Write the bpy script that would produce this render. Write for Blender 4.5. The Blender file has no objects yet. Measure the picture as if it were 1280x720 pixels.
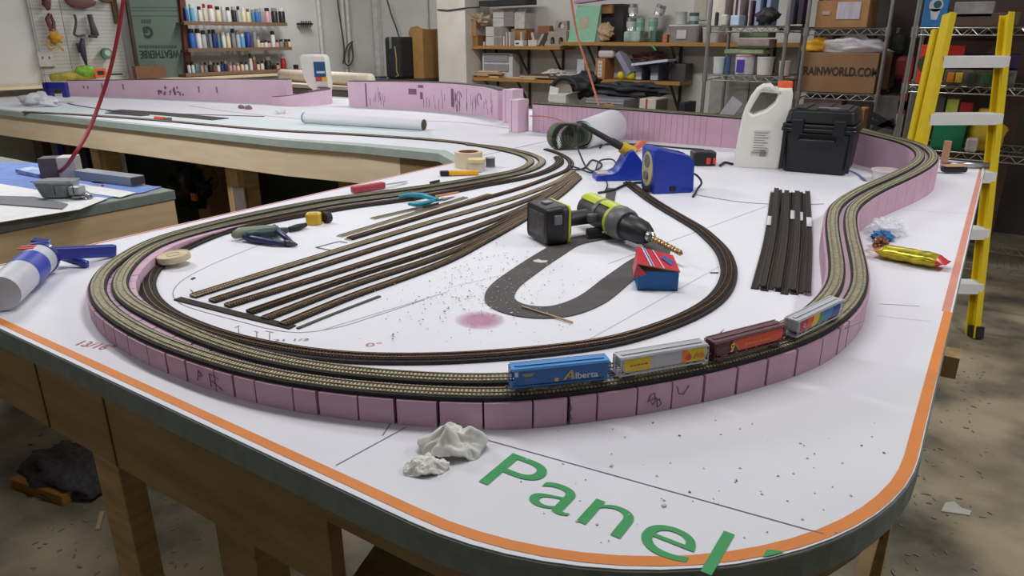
import bpy, bmesh, math, random
from mathutils import Vector, Matrix
from mathutils.bvhtree import BVHTree
random.seed(7)
SC = bpy.context.scene
COL = SC.collection
pi = math.pi

# ---------------------------------------------------------------- camera model (metres; X along the benchwork, Y away, Z up)
F = 890.0
TH = math.atan(315 / F)
CZ = 1.41
TZ = 1.0
_c, _s = math.cos(TH), math.sin(TH)
YAW = math.atan2(629, F / _c)
CU, SU = math.cos(YAW), math.sin(YAW)

def ray(px, py):
    x = (px - 640) / F; y = -(py - 360) / F
    r = (x, _c + y * _s, -_s + y * _c)
    return (r[0] * CU - r[1] * SU, r[0] * SU + r[1] * CU, r[2])

def P(px, py, z=TZ):
    r = ray(px, py); t = (z - CZ) / r[2]
    return Vector((r[0] * t, r[1] * t, z))

def WB(px, py, Y):
    r = ray(px, py); t = Y / r[1]
    return Vector((r[0] * t, Y, CZ + r[2] * t))

def WL(px, py, X):
    r = ray(px, py); t = X / r[0]
    return Vector((X, r[1] * t, CZ + r[2] * t))

def FW(px, py, d):
    """point at horizontal distance d in front of the camera"""
    x = (px - 640) / F; y = -(py - 360) / F
    r = ray(px, py); t = d / (_c + y * _s)
    return Vector((r[0] * t, r[1] * t, CZ + r[2] * t))

# ---------------------------------------------------------------- materials
def lin(c):
    out = []
    for v in c:
        v /= 255.0
        out.append(v / 12.92 if v <= .04045 else ((v + .055) / 1.055) ** 2.4)
    return out
_m = {}
def M(key, rgb=(128, 128, 128), rough=.6, metal=0, noise=.08, scale=20, rgb2=None, bump=0, bscale=60, alpha=1, trans=0,
      emit=None, estr=1, stretch=None, coat=0, det=4, lo=.35, hi=.65, spec=.5):
    if key in _m: return _m[key]
    m = bpy.data.materials.new(key); m.use_nodes = True
    nt = m.node_tree; N = nt.nodes; L = nt.links
    b = N['Principled BSDF']
    c1 = lin(rgb)
    if rgb2 is None:
        k = 1 - noise * 2
        c2 = [v * k for v in c1]
    else: c2 = lin(rgb2)
    b.inputs['Roughness'].default_value = rough
    b.inputs['Metallic'].default_value = metal
    b.inputs['Specular IOR Level'].default_value = spec
    if alpha < 1: b.inputs['Alpha'].default_value = alpha
    if trans: b.inputs['Transmission Weight'].default_value = trans
    if coat: b.inputs['Coat Weight'].default_value = coat
    if emit:
        b.inputs['Emission Color'].default_value = lin(emit) + [1]; b.inputs['Emission Strength'].default_value = estr
    tc = N.new('ShaderNodeTexCoord'); mp = N.new('ShaderNodeMapping'); L.new(tc.outputs['Object'], mp.inputs['Vector'])
    if stretch: mp.inputs['Scale'].default_value = stretch
    nz = N.new('ShaderNodeTexNoise'); nz.inputs['Scale'].default_value = scale; nz.inputs['Detail'].default_value = det
    L.new(mp.outputs['Vector'], nz.inputs['Vector'])
    cr = N.new('ShaderNodeValToRGB'); cr.color_ramp.elements[0].position = lo; cr.color_ramp.elements[1].position = hi
    cr.color_ramp.elements[0].color = c2 + [1]; cr.color_ramp.elements[1].color = c1 + [1]
    L.new(nz.outputs['Fac'], cr.inputs['Fac']); L.new(cr.outputs['Color'], b.inputs['Base Color'])
    if bump:
        n2 = N.new('ShaderNodeTexNoise'); n2.inputs['Scale'].default_value = bscale; n2.inputs['Detail'].default_value = 5
        L.new(mp.outputs['Vector'], n2.inputs['Vector'])
        bp = N.new('ShaderNodeBump'); bp.inputs['Strength'].default_value = bump; bp.inputs['Distance'].default_value = .01
        L.new(n2.outputs['Fac'], bp.inputs['Height']); L.new(bp.outputs['Normal'], b.inputs['Normal'])
    _m[key] = m
    return m
def plain(key, rgb=None, rough=.6, metal=0, **k):
    if rgb is None and key not in _m: print('MISSING MAT', key); rgb = (128, 128, 128)
    return M(key, rgb, rough, metal, noise=.05, scale=30, **k)

# ---------------------------------------------------------------- object helpers
def tag(o, label=None, cat=None, group=None, kind=None):
    if label: o['label'] = label
    if cat: o['category'] = cat
    if group: o['group'] = group
    if kind: o['kind'] = kind
    return o
def thing(name, label, cat, loc=(0, 0, 0), rz=0, group=None, rot=None):
    o = bpy.data.objects.new(name, None); COL.objects.link(o)
    o.location = loc
    o.rotation_euler = rot if rot is not None else (0, 0, rz)
    o.empty_display_size = .05
    return tag(o, label, cat, group)

class MB:
    def __init__(s): s.v = []; s.f = []; s.mi = []; s.m = 0
    def add(s, vs, fs, T=None):
        n = len(s.v)
        for v in vs:
            v = Vector(v)
            if T is not None: v = T @ v
            s.v.append(v)
        for f in fs: s.f.append([i + n for i in f]); s.mi.append(s.m)
        return s
    def box(s, c, d, T=None, rz=0, taper=1):
        x, y, z = [k / 2 for k in d]
        vs = []
        for sz in (-1, 1):
            k = taper if sz > 0 else 1
            for sx, sy in ((-1, -1), (1, -1), (1, 1), (-1, 1)):
                q = Vector((sx * x * k, sy * y * k, sz * z))
                if rz: q = Matrix.Rotation(rz, 3, 'Z') @ q
                vs.append(q + Vector(c))
        return s.add(vs, [(3, 2, 1, 0), (4, 5, 6, 7), (0, 1, 5, 4), (1, 2, 6, 5), (2, 3, 7, 6), (3, 0, 4, 7)], T)
    def bar(s, a, b, w, h, up=(0, 0, 1)):
        a = Vector(a); b = Vector(b); d = b - a; L = d.length; d.normalize()
        up = Vector(up)
        if abs(d.dot(up)) > .98: up = Vector((0, 1, 0))
        sd = d.cross(up).normalized(); u2 = sd.cross(d)
        T = Matrix((d, sd, u2)).transposed().to_4x4(); T.translation = (a + b) / 2
        return s.box((0, 0, 0), (L, w, h), T)
    def cyl(s, a, b, r0, r1=None, n=16, cap=True):
        if r1 is None: r1 = r0
        return s.tube([a, b], [r0, r1], n, cap)
    def tube(s, path, r, n=8, cap=True, closed=False):
        path = [Vector(p) for p in path]; k = len(path)
        if not isinstance(r, (list, tuple)): r = [r] * k
        vs = []; ref = None
        for i, p in enumerate(path):
            if closed: t = path[(i + 1) % k] - path[i - 1]
            else: t = path[min(i + 1, k - 1)] - path[max(i - 1, 0)]
            if t.length < 1e-9: t = Vector((0, 0, 1))
            t.normalize()
            if ref is None: ref = t.orthogonal().normalized()
            ref = (ref - t * ref.dot(t))
            if ref.length < 1e-6: ref = t.orthogonal()
            ref.normalize(); b = t.cross(ref)
            for j in range(n):
                a = 2 * pi * j / n
                vs.append(p + (ref * math.cos(a) + b * math.sin(a)) * r[i])
        fs = []
        for i in range(k if closed else k - 1):
            i2 = (i + 1) % k
            for j in range(n):
                j2 = (j + 1) % n
                fs.append((i * n + j, i * n + j2, i2 * n + j2, i2 * n + j))
        if cap and not closed:
            fs.append(tuple(range(n))[::-1]); fs.append(tuple((k - 1) * n + j for j in range(n)))
        return s.add(vs, fs)
    def lathe(s, prof, T=None, n=24, ring=False):
        """prof: (r,z) list; about Z"""
        vs = []
        for r, z in prof:
            for j in range(n):
                a = 2 * pi * j / n; vs.append((max(r, 1e-5) * math.cos(a), max(r, 1e-5) * math.sin(a), z))
        fs = []
        k = len(prof)
        for i in range(k if ring else k - 1):
            i2 = (i + 1) % k
            for j in range(n):
                j2 = (j + 1) % n
                fs.append((i * n + j, i * n + j2, i2 * n + j2, i2 * n + j))
        return s.add(vs, fs, T)
    def prism(s, poly, z0, z1, T=None):
        n = len(poly)
        vs = [(p[0], p[1], z0) for p in poly] + [(p[0], p[1], z1) for p in poly]
        fs = [tuple(range(n))[::-1], tuple(range(n, 2 * n))] + [(i, (i + 1) % n, n + (i + 1) % n, n + i) for i in range(n)]
        return s.add(vs, fs, T)
    def quad(s, a, b, c, d): return s.add([a, b, c, d], [(0, 1, 2, 3)])
    def ellip(s, c, r, T=None, n=16, m=10):
        vs = []; fs = []
        for i in range(m + 1):
            ph = pi * i / m
            for j in range(n):
                a = 2 * pi * j / n
                vs.append((c[0] + r[0] * max(math.sin(ph), 1e-4) * math.cos(a), c[1] + r[1] * max(math.sin(ph), 1e-4) * math.sin(a), c[2] + r[2] * math.cos(ph)))
        for i in range(m):
            for j in range(n):
                fs.append((i * n + j, (i + 1) * n + j, (i + 1) * n + (j + 1) % n, i * n + (j + 1) % n))
        return s.add(vs, fs, T)
    def strip(s, left, right, z0=None, top=None, bot=None):
        """solid ribbon between two world polylines of top points; bot: list of z of the underside"""
        n = len(left)
        vs = []
        for i in range(n):
            l, r = left[i], right[i]
            b = bot[i] if isinstance(bot, list) else bot
            vs += [(l[0], l[1], l[2]), (r[0], r[1], r[2]), (r[0], r[1], b), (l[0], l[1], b)]
        fs = []
        for i in range(n - 1):
            a = 4 * i; c = a + 4
            for q in range(4):
                q2 = (q + 1) % 4
                fs.append((a + q, a + q2, c + q2, c + q))
        fs.append((3, 2, 1, 0)); e = 4 * (n - 1); fs.append((e, e + 1, e + 2, e + 3))
        return s.add(vs, fs)
    def build(s, name, mats, parent=None, smooth=False, bevel=0, bseg=2, loc=None, at=None, world=False, kind=None, label=None, subsurf=0):
        me = bpy.data.meshes.new(name)
        off = Vector((0, 0, 0))
        if world and parent is not None: off = parent.location
        if loc is not None and parent is None: off = Vector(loc)
        me.from_pydata([tuple(v - off) for v in s.v], [], s.f)
        if not isinstance(mats, (list, tuple)): mats = [mats]
        for m in mats: me.materials.append(m)
        for p, i in zip(me.polygons, s.mi):
            p.material_index = min(i, len(mats) - 1); p.use_smooth = bool(smooth)
        bm = bmesh.new(); bm.from_mesh(me)
        bmesh.ops.recalc_face_normals(bm, faces=bm.faces)
        bm.to_mesh(me); bm.free()
        if smooth and smooth is not True: 
            me.set_sharp_from_angle(angle=math.radians(smooth))
        me.update()
        o = bpy.data.objects.new(name, me); COL.objects.link(o)
        if parent is not None: o.parent = parent
        elif loc is not None: o.location = loc
        elif at is not None: o.location = at
        if bevel:
            b = o.modifiers.new('b', 'BEVEL'); b.width = bevel; b.segments = bseg; b.limit_method = 'ANGLE'; b.angle_limit = .6
        if subsurf:
            b = o.modifiers.new('s', 'SUBSURF'); b.levels = subsurf; b.render_levels = subsurf
        if kind: o['kind'] = kind
        if label: o['label'] = label
        return o

def curve_mesh(loops, depth, bevel=0, T=None, res=2):
    """filled 2D outline with holes, extruded to thickness depth and rounded, as (verts, faces)"""
    cu = bpy.data.curves.new('c', 'CURVE'); cu.dimensions = '2D'; cu.fill_mode = 'BOTH'
    cu.extrude = max(depth / 2 - bevel, 0); cu.bevel_depth = bevel; cu.bevel_resolution = res; cu.offset = -bevel
    for lp in loops:
        sp = cu.splines.new('POLY'); sp.points.add(len(lp) - 1)
        for i, p in enumerate(lp): sp.points[i].co = (p[0], p[1], 0, 1)
        sp.use_cyclic_u = True
    return _conv(cu, T)
def _conv(cu, T=None):
    o = bpy.data.objects.new('tmp', cu); COL.objects.link(o)
    dg = bpy.context.evaluated_depsgraph_get(); dg.update()
    me = bpy.data.meshes.new_from_object(o.evaluated_get(dg))
    vs = [(T @ v.co) if T is not None else v.co.copy() for v in me.vertices]; fs = [tuple(p.vertices) for p in me.polygons]
    bpy.data.objects.remove(o); bpy.data.curves.remove(cu); bpy.data.meshes.remove(me)
    return vs, fs
def text_geo(s, h, T, width=None, ext=.0002, bold=0, shear=0):
    """letters of cap height h; T maps x right, y up"""
    cu = bpy.data.curves.new('t', 'FONT'); cu.body = s; cu.size = 1; cu.extrude = 0; cu.offset = bold; cu.shear = shear
    vs, fs = _conv(cu)
    if not vs: return [], []
    x0 = min(v.x for v in vs); x1 = max(v.x for v in vs)
    k = h / .73
    kx = k if width is None else width / (x1 - x0)
    n = len(vs)
    a = [T @ Vector(((v.x - x0) * kx, v.y * k, ext)) for v in vs] 
    return a, fs
def fr(o, x, y):
    """frame: origin, x axis, y axis"""
    x = Vector(x).normalized(); y = Vector(y); z = x.cross(y).normalized(); y = z.cross(x)
    T = Matrix((x, y, z)).transposed().to_4x4(); T.translation = Vector(o)
    return T
def TR(x=0, y=0, z=0, rx=0, ry=0, rz=0):
    return Matrix.Translation((x, y, z)) @ Matrix.Rotation(rz, 4, 'Z') @ Matrix.Rotation(ry, 4, 'Y') @ Matrix.Rotation(rx, 4, 'X')
def smooth_path(pts, step):
    """Catmull-Rom through pts, resampled every step"""
    pts = [Vector(p) for p in pts]
    q = [pts[0] * 2 - pts[1]] + pts + [pts[-1] * 2 - pts[-2]]
    d = []
    for i in range(1, len(q) - 2):
        a, b, c, e = q[i - 1], q[i], q[i + 1], q[i + 2]
        # centripetal
        t0 = 0; t1 = t0 + max((b - a).length, 1e-6) ** .5; t2 = t1 + max((c - b).length, 1e-6) ** .5; t3 = t2 + max((e - c).length, 1e-6) ** .5
        m = 10
        for k in range(m):
            t = t1 + (t2 - t1) * k / m
            A1 = a * ((t1 - t) / (t1 - t0)) + b * ((t - t0) / (t1 - t0)); A2 = b * ((t2 - t) / (t2 - t1)) + c * ((t - t1) / (t2 - t1)); A3 = c * ((t3 - t) / (t3 - t2)) + e * ((t - t2) / (t3 - t2))
            B1 = A1 * ((t2 - t) / (t2 - t0)) + A2 * ((t - t0) / (t2 - t0)); B2 = A2 * ((t3 - t) / (t3 - t1)) + A3 * ((t - t1) / (t3 - t1))
            d.append(B1 * ((t2 - t) / (t2 - t1)) + B2 * ((t - t1) / (t2 - t1)))
    d.append(pts[-1])
    return resample(d, step)
def resample(d, step):
    L = [0]
    for i in range(1, len(d)): L.append(L[-1] + (d[i] - d[i - 1]).length)
    n = max(int(round(L[-1] / step)), 1); out = []; j = 0
    for k in range(n + 1):
        s = L[-1] * k / n
        while j < len(d) - 2 and L[j + 1] < s: j += 1
        t = (s - L[j]) / max(L[j + 1] - L[j], 1e-9)
        out.append(d[j].lerp(d[j + 1], min(t, 1)))
    return out
def relax(p, it=30):
    p = [q.copy() for q in p]
    for _ in range(it):
        p = [p[0]] + [(p[i - 1] + p[i] * 2 + p[i + 1]) / 4 for i in range(1, len(p) - 1)] + [p[-1]]
    return p
def tang(p):
    out = []
    for i in range(len(p)):
        t = p[min(i + 1, len(p) - 1)] - p[max(i - 1, 0)]; t.z = 0
        if t.length < 1e-9: t = Vector((1, 0, 0))
        out.append(t.normalized())
    return out
def offs(p, d, dz=0):
    """offset to the right of travel by d"""
    t = tang(p)
    return [q + Vector((a.y, -a.x, 0)) * d + Vector((0, 0, dz)) for q, a in zip(p, t)]
ORD = ['first', 'second', 'third', 'fourth', 'fifth', 'sixth', 'seventh', 'eighth', 'ninth', 'tenth', 'eleventh', 'twelfth', 'thirteenth', 'fourteenth',
       'fifteenth', 'sixteenth', 'seventeenth', 'eighteenth', 'nineteenth', 'twentieth', 'twenty-first', 'twenty-second', 'twenty-third', 'twenty-fourth']

# ---------------------------------------------------------------- common materials
paper = M('paper', (228, 228, 233), .7, noise=.02, scale=6)
paper2 = M('paper_bluish', (214, 226, 226), .7, noise=.03, scale=5)
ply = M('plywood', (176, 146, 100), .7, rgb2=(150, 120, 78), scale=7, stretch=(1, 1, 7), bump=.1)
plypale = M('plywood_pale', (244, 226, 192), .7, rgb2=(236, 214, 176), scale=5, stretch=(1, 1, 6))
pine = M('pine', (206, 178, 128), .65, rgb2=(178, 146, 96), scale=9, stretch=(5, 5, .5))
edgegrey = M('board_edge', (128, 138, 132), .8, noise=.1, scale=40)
edgepale = M('board_edge_pale', (176, 190, 182), .8, noise=.06, scale=20)
pink = M('pink_foam', (208, 172, 190), .75, rgb2=(200, 162, 182), scale=12, bump=.12, bscale=300)
pinkL = M('pink_foam_light', (232, 202, 220), .75, rgb2=(226, 192, 212), scale=6, bump=.1, bscale=200)
kerf_shade = M('foam_kerf_shade', (96, 50, 88), .8)  # dark purple standing in for shade in the foam kerfs
black_bed = M('cork_black', (44, 42, 40), .85, noise=.15, scale=120, bump=.3, bscale=300)
grey_bed = M('cork_grey', (88, 86, 80), .85, noise=.15, scale=80, bump=.3, bscale=300)
tie_olive = M('tie_olive', (204, 198, 170), .75, rgb2=(170, 163, 134), scale=150)
web_olive = M('web_olive', (146, 140, 116), .85, rgb2=(120, 113, 90), scale=120)
web_dark = M('web_dark', (44, 38, 33), .85)
tie_brown = M('tie_brown', (66, 50, 40), .75, rgb2=(44, 34, 28), scale=120)
tie_tan = M('tie_tan', (132, 118, 98), .7, rgb2=(92, 80, 64), scale=120)
rail_m = M('rail_nickel', (150, 140, 120), .35, .8, noise=.1, scale=40)
rail_b = M('rail_bronze', (150, 118, 84), .38, .7, noise=.1, scale=40)
white_p = plain('white_plastic', (236, 236, 232), .4)
blackp = plain('black_plastic', (24, 24, 26), .45)
darkp = plain('dark_rubber', (38, 38, 40), .6)
steel = plain('steel', (190, 190, 190), .3, .9)
chrome = plain('chrome_wire', (170, 172, 168), .3, .85)
ink = plain('ink_grey', (110, 110, 120), .8)
cardb = M('cardboard', (172, 128, 82), .8, rgb2=(156, 112, 70), scale=8)
cardd = M('cardboard_dark', (110, 84, 56), .8, rgb2=(94, 70, 46), scale=8)

# ---------------------------------------------------------------- ROOM
def struct(name, mb, m, **k): return mb.build(name, m, kind='structure', **k)
XL, XR, YB, YF, ZC = -6.15, 2.6, 6.42, -2.6, 2.75
floorm = M('concrete', (186, 172, 144), .6, rgb2=(96, 92, 80), scale=2.6, bump=.3, bscale=24, det=12, lo=.36, hi=.62)
struct('floor', MB().box(((XL + XR) / 2, (YB + YF) / 2, -.05), (XR - XL + .4, YB - YF + .4, .1)), floorm)
wallm = M('wall_paint', (228, 226, 220), .8, rgb2=(214, 212, 206), scale=2.5, det=6)
darkwall = M('wall_dark', (84, 74, 66), .85, rgb2=(66, 58, 52), scale=3)
wallb = MB().box(((XL + -1.35) / 2 - .1, YB + .06, ZC / 2), (-1.35 - XL + .2, .12, ZC))
struct('wall_back', wallb, wallm)
struct('wall_back_right', MB().box(((-1.35 + XR) / 2, YB + .06, ZC / 2), (XR + 1.35, .12, ZC)), darkwall)
struct('wall_left', MB().box((XL - .06, (YB + YF) / 2, ZC / 2), (.12, YB - YF, ZC)), wallm)
struct('wall_right', MB().box((XR + .06, (YB + YF) / 2, ZC / 2), (.12, YB - YF, ZC)), wallm)
struct('wall_front', MB().box(((XL + XR) / 2, YF - .06, ZC / 2), (XR - XL + .2, .12, ZC)), darkwall)
struct('ceiling', MB().box(((XL + XR) / 2, (YB + YF) / 2, ZC + .05), (XR - XL + .4, YB - YF + .4, .1)), M('ceiling_paint', (150, 146, 138), .9))

# pillar and wall conduits
pc = WB(547, 60, 6.0); pd = WB(582, 60, 6.0)
struct('trim_1', MB().box(((pc.x + pd.x) / 2, 6.0 + .21, ZC / 2), (pd.x - pc.x, .42, ZC)), M('pillar_paint', (232, 228, 220), .7, rgb2=(218, 210, 194), scale=3), bevel=.01)
for i, (px, r, X) in enumerate(((401, .02, XL + .04), (430, .02, XL + .04), (436, .02, XL + .04))):
    q = WL(px, 40, X)
    struct('trim_%d' % (i + 2), MB().cyl((X, q.y, 0), (X, q.y, ZC), r, n=12), M('conduit_white', (222, 220, 214), .5), smooth=40)
q = WB(472, 50, YB - .05)
struct('trim_5', MB().box((q.x, YB - .04, ZC / 2), (.07, .07, ZC)), M('conduit_white'), bevel=.008)
struct('trim_6', MB().cyl((WB(535, 40, YB - .03).x, YB - .03, 0), (WB(535, 40, YB - .03).x, YB - .03, ZC), .012, n=10), M('conduit_white'), smooth=40)

# ceiling lamps (the shop's fluorescent fixtures, above the frame; the last one is an added fill light)
def lamp(x, y, lx, ly, power, label):
    t = thing('ceiling_light', label, 'ceiling light', (x, y, ZC))
    MB().box((0, 0, -.03), (lx + .06, ly + .06, .06)).build('housing', white_p, t, bevel=.006)
    MB().box((0, 0, -.068), (lx, ly, .016)).build('diffuser', M('lamp_glow', (250, 250, 255), .5, emit=(250, 250, 255), estr=1.5), t)
    ld = bpy.data.lights.new('tube', 'AREA'); ld.shape = 'RECTANGLE'; ld.size = lx; ld.size_y = ly; ld.energy = power; ld.color = (.98, .975, 1.0)
    lo = bpy.data.objects.new('tube', ld); COL.objects.link(lo); lo.parent = t; lo.location = (0, 0, -.08)
LAMPS = [(-.8, 1.2, 1.2, .25, 17.5), (-3.2, 1.15, 1.2, .25, 38), (-2.4, 4.3, 1.2, .25, 30), (-4.8, 4.4, 1.2, .25, 30), (1.1, 2.4, .25, 1.2, 30), (-.6, 4.3, .6, .2, 5), (-1.6, -1.4, 1.2, .25, 11)]
for i, (x, y, a, b, pw) in enumerate(LAMPS):
    lamp(x, y, a, b, pw, 'white fluorescent fixture hanging under the ceiling, ' + ['above the near table', 'above the far benchwork', 'before the wall shelves', 'near the cardboard carton', 'above the yellow ladder', 'before the wire racks', 'behind the camera'][i])
w = bpy.data.worlds.new('room_air'); SC.world = w; w.use_nodes = True
w.node_tree.nodes['Background'].inputs[0].default_value = (.6, .62, .66, 1); w.node_tree.nodes['Background'].inputs[1].default_value = .25

# ---------------------------------------------------------------- BENCHWORK
ZT = TZ - .0012                     # top of the boards, the paper lies on them
def arc(cx, cy, r, a0, a1, n): return [(cx + r * math.cos(math.radians(a0 + (a1 - a0) * i / n)), cy + r * math.sin(math.radians(a0 + (a1 - a0) * i / n))) for i in range(n + 1)]
def outline(i):
    """peninsula outline inset by i"""
    return [(-1.53 + i, .39 + i)] + arc(-.372, .762, .372 - i, -90, 0, 18) + [(0 - i, 2.93 - i), (-1.53 + i, 2.93 - i)]
bench = thing('layout_table', 'big plywood layout table with rounded near corner, carrying the train loop and yard', 'table', (-.76, 1.6, 0))
MB().prism(outline(0), ZT - .032, ZT).build('table_top', edgegrey, bench, world=True, bevel=.002)
# apron follows the outline
def apron(path, name, parent, z0, z1, th, m):
    n = len(path); p = [Vector((a, b, z1)) for a, b in path]
    MB().strip(p, offs(p, -th), bot=z0).build(name, m, parent, world=True)
apr = [(-1.5, .405)] + [(a, b) for a, b in arc(-.377, .767, .362, -90, 0, 14)] + [(-.016, 2.9)]
ap2 = [(-1.5, .405), (-.50, .405)]
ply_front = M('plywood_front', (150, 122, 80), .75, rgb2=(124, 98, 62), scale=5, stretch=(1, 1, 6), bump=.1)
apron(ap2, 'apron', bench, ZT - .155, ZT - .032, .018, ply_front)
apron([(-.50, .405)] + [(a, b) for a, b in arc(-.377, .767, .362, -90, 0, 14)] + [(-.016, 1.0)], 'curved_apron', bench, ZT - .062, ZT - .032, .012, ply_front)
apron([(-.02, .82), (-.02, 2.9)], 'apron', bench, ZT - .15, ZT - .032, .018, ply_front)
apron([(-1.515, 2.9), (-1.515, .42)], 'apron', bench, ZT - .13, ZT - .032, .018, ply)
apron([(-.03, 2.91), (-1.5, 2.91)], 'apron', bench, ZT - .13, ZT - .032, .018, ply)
for x in (-1.12, -.93): MB().box((x, .4045, ZT - .093), (.003, .003, .122)).build('apron_joint', plain('joint', (104, 84, 56)), bench, world=True)
def leg(x, y, parent, top=ZT - .034, a=.04, b=.088, m=pine, z0=0):
    MB().box((x, y, (top + z0) / 2), (a, b, top - z0)).build('leg', m, parent, world=True, bevel=.002)
q = WB(181, 600, .45)
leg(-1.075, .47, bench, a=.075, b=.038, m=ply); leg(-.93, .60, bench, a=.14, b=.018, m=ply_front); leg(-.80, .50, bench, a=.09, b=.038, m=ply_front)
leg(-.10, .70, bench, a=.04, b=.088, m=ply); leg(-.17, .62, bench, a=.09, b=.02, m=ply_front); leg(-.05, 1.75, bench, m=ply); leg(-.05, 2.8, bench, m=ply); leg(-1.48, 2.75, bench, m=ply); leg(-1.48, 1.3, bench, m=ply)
MB().box((-.35, .58, .80), (.42, .25, .018), rz=.3).build('lower_shelf', pine, bench, world=True)
MB().bar((-.05, 1.0, .50), (-.05, 1.75, .50), .02, .06).build('brace', ply, bench, world=True)
MB().box((-.0, 1.75, .72), (.06, .06, .05)).build('corner_block', pine, bench, world=True)

# paper plan sheet on the table
sheet = thing('plan_sheet', 'white printed plan sheet with orange border and green Panel lettering, covering the rounded table', 'paper', (-.76, 1.6, TZ))
MB().prism(outline(.002), TZ - .0009, TZ).build('sheet', paper, sheet, world=True)
def ring(i0, i1, z):
    a = outline(i0)[:21]; b = outline(i1)[:21]
    a[-1] = (a[-1][0], 1.25); b[-1] = (b[-1][0], 1.25)
    mb = MB()
    for k in range(len(a) - 1):
        f0 = .0075 * max(0, min(1, k / 17)); f1 = .0075 * max(0, min(1, (k + 1) / 17))
        def sh(q, f): d = Vector((q[0] + .5, q[1] - 1.2)).normalized(); return (q[0] + d.x * f * (k > 0 or f > 0), q[1] + d.y * f, z)
        mb.quad(sh(a[k], f0), sh(a[k + 1], f1), sh(b[k + 1], f1), sh(b[k], f0))
    return mb
orange = M('orange_print', (226, 138, 66), .7, noise=.04); 
ring(.009, .021, TZ + .0004).build('orange_border', orange, sheet, world=True)
redl = plain('red_print', (214, 110, 100), .7)
for nm, x0, x1, y0, y1, m_ in (('red_border', -1.524, -1.517, .41, 2.0, redl), ('pink_border', -.0165, -.0045, 1.25, 2.92, plain('pinkish_print', (216, 146, 128), .7))):
    mb = MB(); mb.quad((x0, y0, TZ + .0004), (x1, y0, TZ + .0004), (x1, y1, TZ + .0004), (x0, y1, TZ + .0004)); mb.build(nm, m_, sheet, world=True)
# green letters, the 2 is cut by the rounded edge of the sheet
green = plain('green_print', (62, 160, 92), .7)
vs, fs = text_geo('Panel', .065, TR(-.355, .474, TZ + .0006), width=.232, bold=-.004)
MB().add(vs, fs).build('panel_letters', green, sheet, world=True)
vs, fs = text_geo('2', .065, TR(-.096, .474, TZ + .0008), width=.042)
bm = bmesh.new(); bv = [bm.verts.new(v) for v in vs]
for f in fs:
    try: bm.faces.new([bv[i] for i in f])
    except ValueError: pass
ol = outline(.003)
for k in range(0, 20):
    a, b = Vector(ol[k]), Vector(ol[k + 1]); d = (b - a)
    if d.length < 1e-6: continue
    nrm = Vector((d.y, -d.x, 0))
    bmesh.ops.bisect_plane(bm, geom=bm.verts[:] + bm.edges[:] + bm.faces[:], plane_co=(a.x, a.y, TZ), plane_no=nrm, clear_outer=True)
if bm.faces:
    me = bpy.data.meshes.new('panel_number'); bm.to_mesh(me); me.materials.append(green)
    for v in me.vertices: v.co -= sheet.location
    o = bpy.data.objects.new('panel_number', me); COL.objects.link(o); o.parent = sheet
bm.free()
# red and dark figures and thin plan lines
def flat_line(pts, w, z=TZ + .0005, mb=None):
    mb = mb or MB(); p = [Vector((a[0], a[1], z)) for a in pts]; l = offs(p, w / 2); r = offs(p, -w / 2)
    for k in range(len(p) - 1): mb.quad(l[k], l[k + 1], r[k + 1], r[k])
    return mb
def PL(seq): return [P(a, b) for a, b in seq]
lines = MB()
for seq, w in (([(590, 545), (1030, 668)], .0012), ([(420, 582), (508, 534)], .0012), ([(478, 545), (488, 530)], .0012),
               ([(980, 250), (760, 330)], .001), ([(405, 412), (560, 365)], .001), ([(700, 445), (905, 330)], .0006), ([(1095, 395), (1163, 402)], .0006), ([(1120, 262), (1222, 268)], .0008), ([(560, 360), (690, 330)], .0005)):
    flat_line(PL(seq), w, mb=lines)
flat_line(smooth_path(PL([(330, 304), (260, 333), (225, 353), (216, 368), (226, 380), (262, 392), (300, 402), (340, 412), (375, 416), (420, 410), (470, 395), (530, 375)]), .02), .0012, mb=lines)
for seq in (([(293, 410), (300, 407)], [(298, 408), (299, 423)]), ([(318, 414), (323, 416)], [(321, 415), (321, 424)]), ([(332, 414), (342, 416)], [(337, 416), (337, 427)]), ([(238, 362), (242, 367)], [(239, 363), (243, 368)]), ([(898, 445 - 27), (905, 412)], [(902, 414), (902, 432)]),
            ([(1100, 380), (1150, 383)],)):
    for q_ in seq: flat_line(PL(q_), .0012, mb=lines)
lines.build('plan_lines', ink, sheet, world=True)
blue = plain('blue_pencil', (112, 118, 166), .7)
flat_line(smooth_path(PL([(868, 243), (900, 249), (940, 254), (1000, 256), (1030, 255)]), .03), .006).build('blue_arc', blue, sheet, world=True)
flat_line(smooth_path(PL([(1058, 212), (1070, 217), (1082, 227)]), .02), .012).build('blue_dash', blue, sheet, world=True)
vs, fs = text_geo('13/16"', .017, fr(P(94, 431, TZ + .0006), P(134, 438) - P(94, 431), P(94, 420) - P(94, 431)), width=(P(134, 438) - P(94, 431)).length)
MB().add(vs, fs).build('red_figures', plain('red_pencil', (206, 132, 130), .8), sheet, world=True); mb = MB(); vs, fs = text_geo('0\u00b0', .012, fr(P(457, 433, TZ + .0006), P(478, 432) - P(457, 433), P(457, 426) - P(457, 433)), width=.022); mb.add(vs, fs)
mb.build('red_zero', plain('red_pencil'), sheet, world=True)
vs, fs = text_geo('21 1/2', .008, fr(P(341, 427, TZ + .0006), P(371, 426) - P(341, 427), P(341, 420) - P(341, 427)), width=.05); MB().add(vs, fs).build('pencil_figures', ink, sheet, world=True)
dm = M('pink_dust', (214, 160, 184), .9); nt = dm.node_tree
g_ = nt.nodes.new('ShaderNodeTexGradient'); g_.gradient_type = 'SPHERICAL'; mp_ = nt.nodes.new('ShaderNodeMapping'); tc_ = nt.nodes.new('ShaderNodeTexCoord'); mp_.inputs['Scale'].default_value = (24, 24, 24)
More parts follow.
